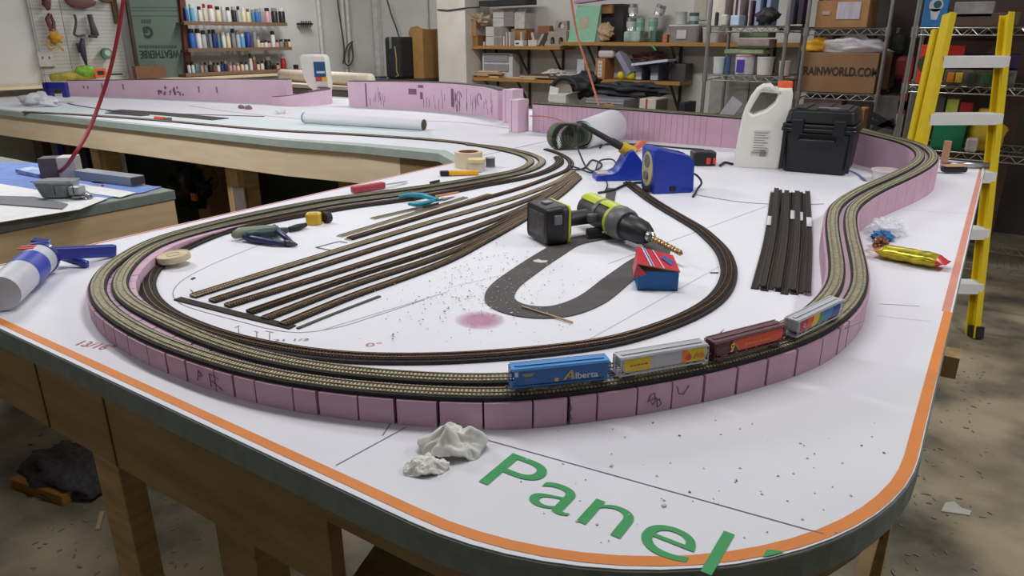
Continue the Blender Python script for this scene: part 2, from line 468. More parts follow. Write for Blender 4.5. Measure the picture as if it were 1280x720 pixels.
nt.links.new(tc_.outputs['Object'], mp_.inputs['Vector']); nt.links.new(mp_.outputs['Vector'], g_.inputs['Vector']); ml = nt.nodes.new('ShaderNodeMath'); ml.operation = 'MULTIPLY'; ml.inputs[1].default_value = .8
nt.links.new(g_.outputs['Fac'], ml.inputs[0]); nt.links.new(ml.outputs[0], nt.nodes['Principled BSDF'].inputs['Alpha'])
o = MB().prism([(.045 * math.cos(k * pi / 10), .035 * math.sin(k * pi / 10)) for k in range(20)], 0, .0003).build('pink_dust', dm, sheet); o.location = P(600, 400, TZ + .0003) - sheet.location
blk = plain('black_ink', (40, 40, 46), .8)
mb = MB()
for k in range(3):
    c = P(890 + k * 3.2, 341, TZ + .0005); mb.quad(*(c + Vector(v) for v in ((-.003, -.004, 0), (.002, -.004, 0), (.002, .004, 0), (-.003, .004, 0))))
mb.quad(*[P(a, b, TZ + .0005) for a, b in ((238, 348.5), (243, 346), (245, 347.5), (240, 350))])
mb.build('ink_marks', blk, sheet, world=True)

# far benchwork and its fascia
fr_front = [(-6.0, 1.90), (-4.6, 1.92), (-3.3, 1.955), (-2.5, 1.98), (-2.1, 2.04), (-1.70, 2.06), (-1.532, 1.94)]
far = thing('far_benchwork', 'long pale plywood benchwork running left behind the near table, papers on top', 'table', (-3.7, 2.8, 0))
poly = fr_front + [(-1.532, 3.7), (-6.0, 3.7)]
MB().prism(poly, ZT - .03, ZT).build('bench_top', edgepale, far, world=True)
fa = [(x, y + .012) for x, y in fr_front[:5]] + [(-1.9, 2.065)]
apron(fa, 'fascia', far, ZT - .155, ZT - .031, .018, plypale)
apron([(-1.9, 2.065), (-1.70, 2.075), (-1.545, 1.96)], 'fascia_end', far, ZT - .14, ZT - .031, .018, M('plywood_mid', (164, 138, 98), .7, scale=6))
for px in (116, 283): 
    q = WB(px + 8, 200, 2.05); leg(q.x, 2.05, far, a=.085, b=.04, m=pine)
    leg(q.x + .05, 2.1, far, a=.02, b=.07, m=ply)
leg(-5.6, 3.5, far); leg(-1.75, 3.5, far); leg(-3.6, 3.5, far); leg(-1.62, 2.2, far)
MB().box((WB(300, 250, 2.03).x - .002, 2.03, .62), (.083, .004, .25)).build('leg_patch', M('grey_patch', (130, 118, 112), .8), far, world=True)
fs_ = thing('plan_sheet', 'white and bluish plan paper covering the long far benchwork', 'paper', (-3.7, 2.8, TZ))
pin = [(-5.98, 1.935), (-4.6, 1.95), (-3.3, 1.99), (-2.5, 2.02), (-2.1, 2.10), (-1.72, 2.13), (-1.536, 2.0), (-1.536, 3.6), (-5.98, 3.6)]
MB().prism(pin, TZ - .0009, TZ).build('sheet', paper, fs_, world=True)
p1 = [P(a, b, TZ + .0005) for a, b in ((30, 136), (120, 143), (220, 150), (340, 160), (450, 166), (540, 172))]
p2 = [P(a, b, TZ + .0005) for a, b in ((30, 128), (120, 136), (220, 142), (340, 150), (450, 158), (540, 163))]
mb = MB(); [mb.quad(p1[k], p1[k + 1], p2[k + 1], p2[k]) for k in range(5)]
mb.build('bluish_strip', paper2, fs_, world=True)
mb = flat_line(smooth_path([P(a, b) for a, b in ((235, 132), (300, 141), (400, 150), (560, 152), (640, 161), (720, 172), (870, 188))], .05), .006)
mb.build('plan_line', plain('dark_line', (70, 74, 78), .8), fs_, world=True)

# ---------------------------------------------------------------- TRACK
def make_track(label, cl, ties=tie_olive, rail=rail_m, bed=None, bedlabel=None, pitch=.0048, tl=.0185, tw=.0026, bedw=.0255, bedh=.005, name='model_track', grp=None, bottom=None):
    """cl: centreline at bed underside height"""
    mid = cl[len(cl) // 2]
    loc = Vector((mid.x, mid.y, mid.z))
    if bed is not None:
        b = MB(); l = offs(cl, bedw / 2, bedh); r = offs(cl, -bedw / 2, bedh)
        b.strip(l, r, bot=[q.z + .0001 for q in cl])
        o = b.build('roadbed', bed, loc=loc); tag(o, bedlabel, 'roadbed', grp and grp + ' roadbeds')
        z = bedh + .0001
    else: z = .0002
    t = thing(name, label, 'track', loc, group=grp)
    path = resample(cl, pitch); tg = tang(path); mb = MB()
    for q, a in zip(path, tg):
        n = Vector((a.y, -a.x, 0)); w_ = a * (tw / 2); h_ = n * (tl / 2)
        base = q + Vector((0, 0, z)); top = Vector((0, 0, .0018))
        vs = [base - w_ - h_, base + w_ - h_, base + w_ + h_, base - w_ + h_]
        vs += [v + top for v in vs]
        mb.add(vs, [(4, 5, 6, 7), (0, 1, 5, 4), (1, 2, 6, 5), (2, 3, 7, 6), (3, 0, 4, 7)])
    mb.build('ties', ties, t, world=True)
    web = MB(); web.strip(offs(cl, tl / 2 - .0006, z + .0005), offs(cl, -tl / 2 + .0006, z + .0005), bot=[q.z + z - .00005 for q in cl]); web.build('tie_web', web_olive if ties is tie_olive else web_dark, t, world=True)
    for sgn in (-1, 1):
        c = offs(cl, sgn * .0047, z + .0018 + .0016); mb = MB()
        mb.strip(offs(c, .0006), offs(c, -.0006), bot=[q.z - .0017 for q in c]); mb.build('rail', rail, t, world=True)
    return t
def tr(seq, step=.012, rel=12):
    """pixel trace with the height of the bed above the table"""
    p = [P(a, b, TZ + h + .004) + Vector((0, 0, -.004)) for a, b, h in seq]
    return relax(smooth_path(p, step), rel)

# outer edge of the riser from its base, and the two ramp tracks
outer_px = [(400, 250.5, 0), (340, 262, .003), (300, 270.5, .006), (260, 280, .009), (230, 288, .012), (200, 296.5, .015), (180, 304, .018), (160, 315, .020), (142, 327, .022), (129, 338.5, .0235), (121, 350, .025), (119.5, 362, .026),
            (125, 377, .027), (139, 391, .028), (162, 406, .0285), (188, 420, .029), (212, 430, .029), (240, 439.5, .029), (280, 453, .0295), (320, 463.5, .0295), (360, 471.5, .030), (400, 477.5, .030), (450, 483, .0305), (500, 487, .031), (560, 490.5, .0315), (600, 491.5, .032), (650, 491.5, .033)]
outer_a = [P(a, b, TZ + h + .005) - Vector((0, 0, .005)) for a, b, h in outer_px]
edge_w = [(-.310, .635, .034), (-.281, .678, .0345), (-.221, .753, .0355), (-.198, .797, .036), (-.169, .845, .037), (-.149, .888, .038), (-.130, .928, .039), (-.120, .975, .040), (-.112, 1.035, .041), (-.107, 1.12, .042)]
edge_px = [(1090, 356.7, .044), (1088, 339, .045), (1083, 321, .047), (1076.7, 299, .049), (1073, 279, .052), (1075.5, 262, .055), (1091, 250, .058), (1106, 240.6, .061), (1134, 228, .066), (1156, 217, .071), (1170, 208, .075), (1176.6, 199, .080), (1172, 190.6, .086), (1156, 181.5, .092), (1133, 175, .096), (1109, 170, .100)]
edge = [Vector((a, b, TZ + h)) for a, b, h in edge_w] + [P(a, b, TZ + h) for a, b, h in edge_px] + [Vector((-.45, 2.85, TZ + .104)), Vector((-.6, 2.85, TZ + .107)), Vector((-1.0, 2.85, TZ + .114)), Vector((-1.4, 2.85, TZ + .119)), Vector((-1.745, 2.85, TZ + .121))]
ed = relax(smooth_path(edge, .012), 25)
outer_b = offs(ed, -.0165)        # travel goes anticlockwise: the inside lies to the left
outer_path = relax(resample(relax(smooth_path(outer_a, .012), 14) + [q for q in outer_b[4:]], .012), 16)
inner_px = [(400, 257, 0), (360, 264.5, .002), (320, 272.5, .004), (280, 281, .007), (250, 288.5, .010), (225, 295.5, .012), (200, 303.5, .015), (180, 314, .018), (165, 326, .020), (153, 340, .0225), (147, 355, .025), (151, 368, .026), (165, 380, .027), (192, 393, .028), (225, 409.5, .029), (260, 424, .029), (300, 438, .029), (320, 443.5, .0295), (360, 452, .030), (400, 459.5, .030), (450, 465, .0305), (500, 469, .031), (560, 472.5, .0315), (620, 474, .0325)]
inner_a = [P(a, b, TZ + h + .005) - Vector((0, 0, .005)) for a, b, h in inner_px]
inner_b = offs(ed, -.050)
inner_path = relax(resample(relax(smooth_path(inner_a, .012), 14) + [q for q in inner_b[3:]], .012), 16)

# level part of both tracks: back across the far benchwork
outer_lv = tr([(30, 139.5, 0), (110, 144, 0), (200, 150.5, 0), (340, 162.5, 0), (450, 168.5, 0), (560, 176.5, 0), (600, 182, 0), (640, 190, 0), (658, 196, 0), (664, 202, 0), (655, 209, 0), (640, 214.5, 0), (600, 222, 0), (560, 229, 0), (500, 237.5, 0), (440, 245.3, 0), (402, 250.3, 0)], .012, 8)
inner_lv = tr([(585, 180.3, 0), (620, 184, 0), (650, 189, 0), (670, 195, 0), (678, 201, 0), (674, 207, 0), (660, 213.5, 0), (640, 219, 0), (600, 227, 0), (560, 234, 0), (500, 243.5, 0), (440, 251.3, 0), (402, 256.8, 0)], .012, 8)
full_outer = relax(outer_lv[:-2] + outer_path[1:], 4)
full_inner = relax(inner_lv[:-2] + inner_path[1:], 4)
fo = resample(full_outer, .009); fi = resample(full_inner, .009)
make_track('outer of the two olive tracks climbing the pink foam ramp around the table', fo, bed=black_bed, bedlabel='black cork bed under the outer ramp track on the pink foam')
make_track('inner of the two olive tracks climbing the pink foam ramp around the table', fi, bed=black_bed, bedlabel='black cork bed under the inner ramp track on the pink foam')

# foam riser under both tracks, cut into blocks by kerfs
start = next(i for i, q in enumerate(outer_path) if q.z > TZ + .0045)
op = resample(outer_path[start:], .004)
def nearest(q, path, lastk):
    best = None
    for k in range(max(lastk - 5, 0), min(lastk + 60, len(path))):
        d = (path[k].x - q.x) ** 2 + (path[k].y - q.y) ** 2
        if best is None or d < best[0]: best = (d, k)
    return best[1]
ipf = resample(inner_path, .003)
k = min(range(len(ipf)), key=lambda j: (ipf[j] - op[0]).length)
tg = tang(ipf); L_, R_ = [], []
ot = tang(op)
for i, q in enumerate(op):
    k = nearest(q, ipf, k)
    n = Vector((ot[i].y, -ot[i].x, 0))        # right of travel = outside
    L_.append(q + n * .0162)
    n2 = Vector((tg[k].y, -tg[k].x, 0))
    ext = .017 + (.014 * max(0, 1 - abs(i - 90) / 110) if i < 200 else 0)
    e = ipf[k] - n2 * ext
    R_.append(Vector((e.x, e.y, q.z)))
riser = thing('foam_riser', 'pink foam ramp of kerfed blocks carrying the double track around the table edge', 'foam riser', op[len(op) // 2].to_tuple())
riser.location.z = TZ
i = 0; s = 0; blocks = MB(); nblk = 0; core = MB()
rng = random.Random(3)
while i < len(op) - 4:
    y = op[i].y; x = op[i].x
    front = x > -1.25 and y < 1.0
    back = y > 2.6 and x < -.5
    ln = rng.choice((8, 10, 12, 12, 13, 11)) if front else (6 if back and x < -.9 else 16)
    gap = (.0022 if rng.random() < .5 else .0042) if front else .001
    j = min(i + ln, len(op) - 1)
    if len(op) - 1 - j < 4: j = len(op) - 1
    l = [q.copy() for q in L_[i:j + 1]]; r = [q.copy() for q in R_[i:j + 1]]
    dl = (l[-1] - l[0]).normalized()
    l[-1] -= dl * gap; r[-1] -= dl * gap
    top = [q - Vector((0, 0, .0002)) for q in l]; topr = [q - Vector((0, 0, .0002)) for q in r]
    blocks.strip(top, topr, bot=TZ + .0002)
    i = j
blocks.build('foam_blocks', pink, riser, world=True)
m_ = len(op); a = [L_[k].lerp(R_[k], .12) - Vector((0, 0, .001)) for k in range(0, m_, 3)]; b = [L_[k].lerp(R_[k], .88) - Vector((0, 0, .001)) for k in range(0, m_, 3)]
core.strip(a, b, bot=TZ + .0002); core.build('kerf_shade_core', kerf_shade, riser, world=True)  # dark solid inside the blocks paints shade into the kerf gaps
# pen scribbles on the front blocks and one orange stripe on the back wall of foam
def edge_pt(px, py):
    best = None
    for q in L_:
        # project
        d = q - Vector((0, 0, CZ)); xr = q.x * CU + q.y * SU; yf = -q.x * SU + q.y * CU; zz = q.z - CZ
        dep = yf * _c - zz * _s; sx = 640 + F * xr / dep
        if q.y > 1.0 or q.x < -1.05: continue
        if best is None or abs(sx - px) < best[0]: best = (abs(sx - px), q)
    return best[1]
def scrib(px0, px1, pts):
    a = edge_pt(px0, 0); b = edge_pt(px1, 0); d = Vector((b.x - a.x, b.y - a.y, 0)); n = Vector((d.y, -d.x, 0)).normalized()
    path = [a + d * u + n * .0012 + Vector((0, 0, TZ + v * (a.z - TZ) - a.z)) for u, v in pts]
    MB().tube(path, .0005, 5).build('pen_mark', plain('pen_purple', (60, 30, 60), .7), riser, world=True)
scrib(812, 836, [(0, .45), (.1, .7), (.3, .75), (.4, .5), (.25, .3), (.1, .5), (.45, .55), (.5, .2), (.7, .3), (.6, .5), (.5, .45)])
scrib(845, 862, [(0, .85), (.2, .55), (.6, .5), (1, .8)])
scrib(708, 716, [(.3, .9), (.6, .6), (.3, .5), (.7, .2)])
scrib(246, 258, [(0, .3), (.2, .8), (.5, .6), (.2, .5)]); scrib(262, 280, [(0, .2), (0, .8), (.6, .7), (.1, .5), (.8, .2)])
mb = MB(); mb.tube(smooth_path([WB(a, b, 2.7835) for a, b in ((662, 145), (680, 145.5), (700, 150), (717, 159))], .03), .0025, 5)
mb.build('orange_stripe', plain('orange_marker', (216, 120, 100), .7), riser, world=True)
mb = MB()
for px, py, d in ((506, 512, 0), (706, 512, 0)): pass
# pins stuck in the foam near the S curve
def pin(px, py, h, ln, label):
    t = P(px, py, TZ + h)
for a, b in (((1083, 400), (1097, 389)),):
    pass

# third loop at table level
loop_px = [(697, 196, 0), (700, 202, 0), (692, 209, 0), (672, 217.5, 0), (640, 225, 0), (600, 232, 0), (560, 240, 0), (500, 250, 0), (440, 257.8, 0), (400, 264.5, 0), (360, 271.5, 0), (320, 279.5, 0), (280, 289, 0), (258, 297, 0), (230, 309, 0), (206, 323, 0), (190, 337, 0), (183, 350, 0), (184, 363, 0), (192, 378, 0), (212, 393, 0), (240, 406, 0), (280, 420, 0), (320, 429.5, 0), (360, 437, 0), (400, 442.5, 0), (450, 446.5, 0), (510, 447.5, 0), (560, 446.5, 0), (620, 443, 0), (695, 436, 0), (770, 425, 0), (845, 401.5, 0), (882, 383, 0), (900, 368, 0), (910, 350, 0), (911, 333, 0), (903, 313, 0), (890, 299, 0), (875, 286, 0), (855, 274, 0), (830, 259.5, 0), (812, 248, 0), (797, 237, 0), (785, 228, 0)]
loop_cl = tr(loop_px, .010, 10)
make_track('dark brown single track loop lying flat on the paper inside the ramp', loop_cl, ties=tie_brown, rail=rail_b, bed=black_bed, bedlabel='black cork bed of the flat inner loop', bedw=.030)

# yard
yard = [[(437, 297.5), (540, 266.5), (600, 249), (650, 234.5), (690, 220), (710, 211), (713, 201), (700, 192), (682, 186)],
        [(241, 369), (359, 332), (440, 307), (540, 276.5), (600, 259.5), (650, 244.5), (697, 226), (716, 213)],
        [(265, 375), (440, 319), (540, 288), (600, 270), (650, 253), (692, 235), (718, 216)],
        [(284, 381), (440, 333), (540, 301), (600, 281), (650, 261), (695, 237), (720, 217)],
        [(312, 389), (440, 345), (540, 313), (600, 290.5), (650, 266), (695, 241), (721, 219)],
        [(331, 397), (440, 355.5), (540, 323), (600, 298), (650, 271), (697, 243), (723, 220)],
        [(354, 404), (440, 369), (500, 348), (560, 325), (600, 304), (650, 276), (700, 243), (724, 222)]]
names = ['short throat track curving away past the paper roll', 'farthest of the six long parallel yard tracks', 'second farthest of the six parallel yard tracks', 'third farthest of the six parallel yard tracks', 'fourth farthest of the six parallel yard tracks', 'second nearest of the six parallel yard tracks', 'nearest of the six parallel yard tracks, bowed at its right']
for i, y in enumerate(yard):
    cl = tr([(a, b, 0) for a, b in y], .012, 6)
    make_track('brown yard track, ' + names[i], cl, ties=tie_tan if i in (2, 3, 5, 6) else tie_olive if i == 1 else tie_brown, rail=rail_b, bed=M('bed_brown', (44, 37, 32), .85, noise=.1), bedlabel='dark bed under the ' + names[i], bedw=.0195, tl=.0165, bedh=.003 + .00006 * i, grp='yard tracks')
# yard end boards
mb = flat_line([P(a, b) for a, b in ((222, 374), (260, 384), (300, 393), (340, 402), (374, 411))], .016, TZ + .002)
def solid_line(seq, w, h, m, name, label, cat, z=TZ + .0002, **k):
    p = [P(a, b, TZ) for a, b in seq]; p = smooth_path(p, .015) if len(p) > 2 else p
    for q in p: q.z = z + h
    o = MB().strip(offs(p, w / 2), offs(p, -w / 2), bot=z).build(name, m, loc=p[len(p) // 2], **k)
    return tag(o, label, cat)
solid_line([(222, 374), (300, 394), (366, 410)], .014, .002, M('bed_brown'), 'end_strip', 'dark strip across the left ends of the yard tracks', 'strip')
solid_line([(372, 411.5), (410, 396), (475, 371)], .006, .002, grey_bed, 'edge_strip', 'thin grey strip beside the nearest yard track', 'strip')
mb = MB()
for s_ in ([(395, 309.5), (424, 302)], [(424, 302), (434, 303.5)], [(395, 309.5), (413, 313)]): flat_line(PL(s_), .005, mb=mb)
mb.build('outline_box', plain('outline_ink', (84, 84, 88), .8), sheet, world=True)

# loose flex track lengths by the pliers
for k, (a, b, lab) in enumerate((((466, 274), (540, 257), 'short olive flex track length under the teal pliers'), ((425, 296), (582, 247.5), 'longest loose olive flex track length beside the yard'), ((435, 300), (612, 243.5), 'loose olive flex track length touching the yard side'))):
    cl = [P(*a), P(*b)]; cl = resample(cl, .05)
    for q in cl: q.z = TZ + .0002
    make_track(lab, cl, ties=tie_olive, rail=rail_m, name='loose_track')
for q_ in loop_cl: pass

# dark oval of road sheet
road = MB()
oval = relax(smooth_path([P(a, b) for a, b in ((745, 297), (715, 303), (690, 317), (655, 340), (628, 362), (626, 379), (655, 390), (695, 391), (735, 378), (770, 352), (800, 330), (822, 316), (815, 303), (785, 294), (745, 297))], .012), 3)
def closed_ribbon(path, w, z0, z1, mb):
    p = path[:-1]; n = len(p); L1, R1 = [], []
    for i in range(n):
        t = p[(i + 1) % n] - p[i - 1]; t.z = 0; t.normalize(); m = Vector((t.y, -t.x, 0)) * w / 2
        L1.append(p[i] + m); R1.append(p[i] - m)
    for i in range(n):
        j = (i + 1) % n
        for a, b, za, zb in ((L1, R1, z1, z1), (L1, L1, z0, z1), (R1, R1, z0, z1)):
            mb.quad((a[i].x, a[i].y, za), (a[j].x, a[j].y, za), (b[j].x, b[j].y, zb), (b[i].x, b[i].y, zb))
closed_ribbon(oval, .05, TZ + .0002, TZ + .002, road)
o = road.build('road_sheet', M('dark_grey_sheet', (82, 80, 78), .8, noise=.1, scale=30), loc=P(700, 350)); tag(o, 'dark grey oval of road sheet lying under the drill and the small box', 'sheet')
o = solid_line([(765, 236), (757, 277)], .026, .002, M('dark_grey_sheet'), 'sheet_strip', 'short dark grey strip between the iron holder and the drill', 'strip')

# ================================================================ ROLLING STOCK
def proj(q):
    xr = q.x * CU + q.y * SU; yf = -q.x * SU + q.y * CU; zz = q.z - CZ
    dep = yf * _c - zz * _s
    return 640 + F * xr / dep, 360 - F * (yf * _s + zz * _c) / dep
mm = .001
def hopper(label, L=110, style='cyl', body=None, roof=None, decor=None):
    """covered hopper, length along X, origin at rail top under the middle; metres"""
    t = thing('hopper_car', label, 'model train car', group='hopper cars of the model train')
    W = 20; H0 = 5.5; H1 = 27.0; n = 7
    hl = L / 2
    if style == 'cyl':
        prof = [(0, H1)] + [(W / 2 * (.86 + .14 * math.sin(pi * (k + 1) / n)), H1 - 1.2 - (H1 - 9) * k / n) for k in range(n)] + [(W / 2 * .80, 9.0), (W * .22, 6), (0, 5.4)]
    else:
        prof = [(0, H1), (W / 2, H1 - 1.0), (W / 2, 16), (W / 2 * .98, 9.5), (W * .3, 6.2), (0, 5.4)]
    full = prof + [(-x, z) for x, z in prof[-2:0:-1]]
    mb = MB()
    # body with sloped ends
    vs = []; xs = [-(hl - 3), -(hl - 4), (hl - 4), (hl - 3)]
    for xi, x in enumerate(xs):
        for (y, z) in full:
            sl = max(0, (15 - z)) * .9
            xx = x + (sl if x < 0 else -sl)
            vs.append(Vector((xx, y, z)) * mm)
    m = len(full); fs = [tuple(range(m))]
    for i in range(3):
        for j in range(m): fs.append((i * m + j, i * m + (j + 1) % m, (i + 1) * m + (j + 1) % m, (i + 1) * m + j))
    fs.append(tuple(3 * m + j for j in range(m)))
    mb.add(vs, fs)
    mb.build('body', body, t, smooth=40)
    # roof with walkway and hatches
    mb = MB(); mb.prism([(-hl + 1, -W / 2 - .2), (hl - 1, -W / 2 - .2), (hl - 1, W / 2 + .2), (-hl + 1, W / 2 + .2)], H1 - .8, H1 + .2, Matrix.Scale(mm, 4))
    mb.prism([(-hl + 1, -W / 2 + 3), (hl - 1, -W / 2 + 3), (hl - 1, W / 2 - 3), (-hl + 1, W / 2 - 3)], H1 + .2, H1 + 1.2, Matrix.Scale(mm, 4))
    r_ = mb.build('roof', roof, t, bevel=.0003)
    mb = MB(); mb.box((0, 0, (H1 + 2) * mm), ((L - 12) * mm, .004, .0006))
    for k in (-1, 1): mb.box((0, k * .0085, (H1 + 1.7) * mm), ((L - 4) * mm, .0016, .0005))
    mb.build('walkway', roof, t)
    # sills, end platforms, ladders
    mb = MB()
    for sg in (-1, 1):
        mb.box((0, sg * .0094, .0068), ((L - 2) * mm, .0008, .0018))
        mb.box((sg * (hl - 5) * mm, 0, .0062), (.010, .0185, .0012))
        for yy in (-1, 1):
            mb.box((sg * (hl - 1.2) * mm, yy * .0096, .0165), (.0007, .0007, .021))
            mb.box((sg * (hl - 5.5) * mm, yy * .0096, .0165), (.0007, .0007, .021))
            for q in range(5): mb.box((sg * (hl - 3.3) * mm, yy * .0098, .009 + q * .0042), (.0045, .0004, .0005))
        for q in range(5): mb.box((sg * (hl - .8) * mm, .005, .009 + q * .0042), (.0004, .0045, .0005))
        for yy in (.0028, .0072): mb.box((sg * (hl - .8) * mm, yy, .0165), (.0006, .0006, .021))
        mb.bar((sg * (hl - 1) * mm, -.009, .022), (sg * (hl - 14) * mm, -.009, .007), .0006, .0006)
    mb.build('frame', body if style != 'brown' else body, t)
    # discharge chutes
    mb = MB()
    for k in range(4):
        x = (-24 + 16 * k) * mm
        mb.add([(x - .007, -.006, .0085), (x + .007, -.006, .0085), (x + .007, .006, .0085), (x - .007, .006, .0085), (x - .002, -.0035, .0022), (x + .002, -.0035, .0022), (x + .002, .0035, .0022), (x - .002, .0035, .0022)],
               [(3, 2, 1, 0), (4, 5, 6, 7), (0, 1, 5, 4), (1, 2, 6, 5), (2, 3, 7, 6), (3, 0, 4, 7)])
    mb.build('chutes', body, t)
    for sg in (-1, 1):
        x0 = sg * (hl - 14) * mm
        mb = MB(); mb.box((x0, 0, .0046), (.004, .012, .0015))
        for yy in (-1, 1): mb.prism([(-.008, .0028), (-.006, .0044), (-.002, .0046), (.002, .0046), (.006, .0044), (.008, .0028), (.0045, .0024), (.003, .0018), (-.003, .0018), (-.0045, .0024)], -.0005, .0005, Matrix.Translation((x0, yy * .0072, 0)) @ Matrix.Rotation(pi / 2, 4, 'X'))
        tk = mb.build('truck', blackp, t)
        for k in (-1, 1):
            mb = MB(); mb.cyl((x0 + k * .0052, -.0055, .0024), (x0 + k * .0052, .0055, .0024), .0006, n=8)
            for yy in (-.0048, .0048): mb.cyl((x0 + k * .0052, yy - .0006, .0026), (x0 + k * .0052, yy + .0006, .0026), .0026, n=14)
            mb.build('wheelset', plain('wheel_steel', (70, 66, 62), .4, .6), tk)
        mb = MB(); mb.box((sg * (hl + 1.2) * mm, 0, .005), (.006, .0016, .0014)); mb.box((sg * (hl + 3.4) * mm, 0, .005), (.0018, .0032, .0018)); mb.build('coupler', blackp, t)
    # side decoration follows the side profile
    def side_y(z):
        pts = prof
        for (y0, z0), (y1, z1) in zip(pts, pts[1:]):
            if z1 <= z <= z0 and z0 != z1: return y0 + (y1 - y0) * (z0 - z) / (z0 - z1)
        return W / 2
    def decal(x0, x1, z0, z1, m, slant=0, lift=.25, nm='panel', sl2=None):
        mb = MB(); K = 6; sl2 = slant if sl2 is None else sl2
        for sg in (-1,):
            row = []
            for k in range(K + 1):
                z = z0 + (z1 - z0) * k / K; y = sg * (side_y(z) + lift)
                row.append(((x0 + slant * k / K) * mm, (x1 + sl2 * k / K) * mm, y * mm, z * mm))
            for k in range(K):
                a = row[k]; b = row[k + 1]
                mb.quad((a[0], a[2], a[3]), (a[1], a[2], a[3]), (b[1], b[2], b[3]), (b[0], b[2], b[3]))
        return mb.build(nm, m, t)
    def word(s, x, z, h, m, width=None, y=None, nm='lettering', bold=0):
        y = -(side_y(z + h / 2) + .5) if y is None else y
        T = Matrix.Translation((x * mm, y * mm, z * mm)) @ Matrix.Rotation(pi / 2, 4, 'X')
        vs, fs = text_geo(s, h * mm, T, width=width and width * mm, ext=0, bold=bold)
        return MB().add(vs, fs).build(nm, m, t)
    decor(t, decal, word, side_y, hl)
    return t
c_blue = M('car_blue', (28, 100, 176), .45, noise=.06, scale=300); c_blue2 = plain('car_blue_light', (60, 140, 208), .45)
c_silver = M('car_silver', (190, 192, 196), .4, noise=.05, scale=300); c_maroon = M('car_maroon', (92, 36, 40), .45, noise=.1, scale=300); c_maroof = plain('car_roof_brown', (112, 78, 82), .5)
cy = plain('car_yellow', (236, 200, 30), .45); cr_ = plain('car_red', (222, 76, 28), .45); corange = plain('car_orange', (240, 130, 30), .45)
def d_blue(t, decal, word, sy, hl):
    gold = plain('car_gold', (206, 176, 74), .5); wh = plain('car_white', (210, 214, 220), .5)
    decal(-hl + 14, -hl + 24, 19.5, 23, plain('car_tan', (176, 138, 92), .5), nm='emblem', slant=-2, sl2=2)
    for zz_ in (14.2, 16.2): decal(-hl + 14, -hl + 25, zz_, zz_ + .9, plain('car_faded', (90, 130, 170), .5), nm='faded_line')
    mb = MB(); Y = -(10.5) * mm
    x0 = 6
    mb.add([((x0 - 5) * mm, Y, 11 * mm), ((x0 - 1.5) * mm, Y, 11 * mm), ((x0 + 6) * mm, Y, 22 * mm), ((x0 + 3.5) * mm, Y, 22 * mm)], [(0, 1, 2, 3)])
    mb.add([((x0 + 4) * mm, Y, 22 * mm), ((x0 + 6) * mm, Y, 22 * mm), ((x0 + 8.5) * mm, Y, 11 * mm), ((x0 + 5) * mm, Y, 11 * mm)], [(0, 1, 2, 3)])
    mb.add([((x0 + 1) * mm, Y, 13.5 * mm), ((x0 + 7) * mm, Y, 13.5 * mm), ((x0 + 7) * mm, Y, 15 * mm), ((x0 + 2) * mm, Y, 15 * mm)], [(0, 1, 2, 3)])
    mb.build('letter_a', gold, t)
    word('lberta', x0 + 9.5, 11, 7.5, wh, width=26, bold=.02)
    mb = MB(); mb.lathe([(0.0001, 0), (2.6 * mm, 0)], Matrix.Translation((-6 * mm, Y, 12.5 * mm)) @ Matrix.Rotation(pi / 2, 4, 'X'), n=16)
    mb.build('round_mark', plain('car_tan2', (214, 170, 96), .5), t)
    decal(-hl + 4, -hl + 8, 20, 26, plain('car_white', (210, 214, 220)), nm='reflective_patch')
    for xx in (-12, 10): decal(xx, xx + 12, 7.4, 8.0, wh, nm='stencil_line', lift=.9)
def d_silver(t, decal, word, sy, hl):
    decal(-hl + 7, -hl + 39, 9.6, 25.6, cy, slant=-2.5, sl2=0, nm='yellow_panel')
    for k_, (xa, xb) in enumerate(((12, 16), (17, 20), (21, 25), (26, 29), (30, 35))): decal(-hl + xa, -hl + xb, 17.3, 18.8, plain('car_ink', (140, 90, 30), .6), nm='small_lettering', lift=.5)
    decal(hl - 35, hl - 6, 9.4, 25.8, cy, slant=-1, sl2=0, nm='yellow_panel'); decal(hl - 36.5, hl - 30, 9.4, 25.8, corange, lift=.35, nm='orange_panel')
    def leaf(cx, m, s=1):
        mb = MB()
        for k, (a, ln) in enumerate(((0, 12), (.35, 9), (-.35, 9), (.7, 7), (-.7, 7))):
            bx_, bz = cx, 12
            dx, dz = math.sin(a), math.cos(a); nx, nz = dz, -dx
            pts = [(bx_, bz), (bx_ + dx * ln * .5 * s + nx * 1.9, bz + dz * ln * .5 * s + nz * 1.9), (bx_ + dx * ln * s, bz + dz * ln * s), (bx_ + dx * ln * .5 * s - nx * 1.9, bz + dz * ln * .5 * s - nz * 1.9)]
            mb.add([(p[0] * mm, -(max(sy(p[1]), sy(bz)) + .9 + .05 * k) * mm, p[1] * mm) for p in pts], [(0, 1, 2, 3)])
        return mb.build('wheat_mark', m, t)
    leaf(hl - 28, cr_); leaf(hl - 17, plain('car_gold2', (220, 150, 20), .5), .9); leaf(hl - 10.5, plain('car_gold2', (220, 150, 20), .5), .9)
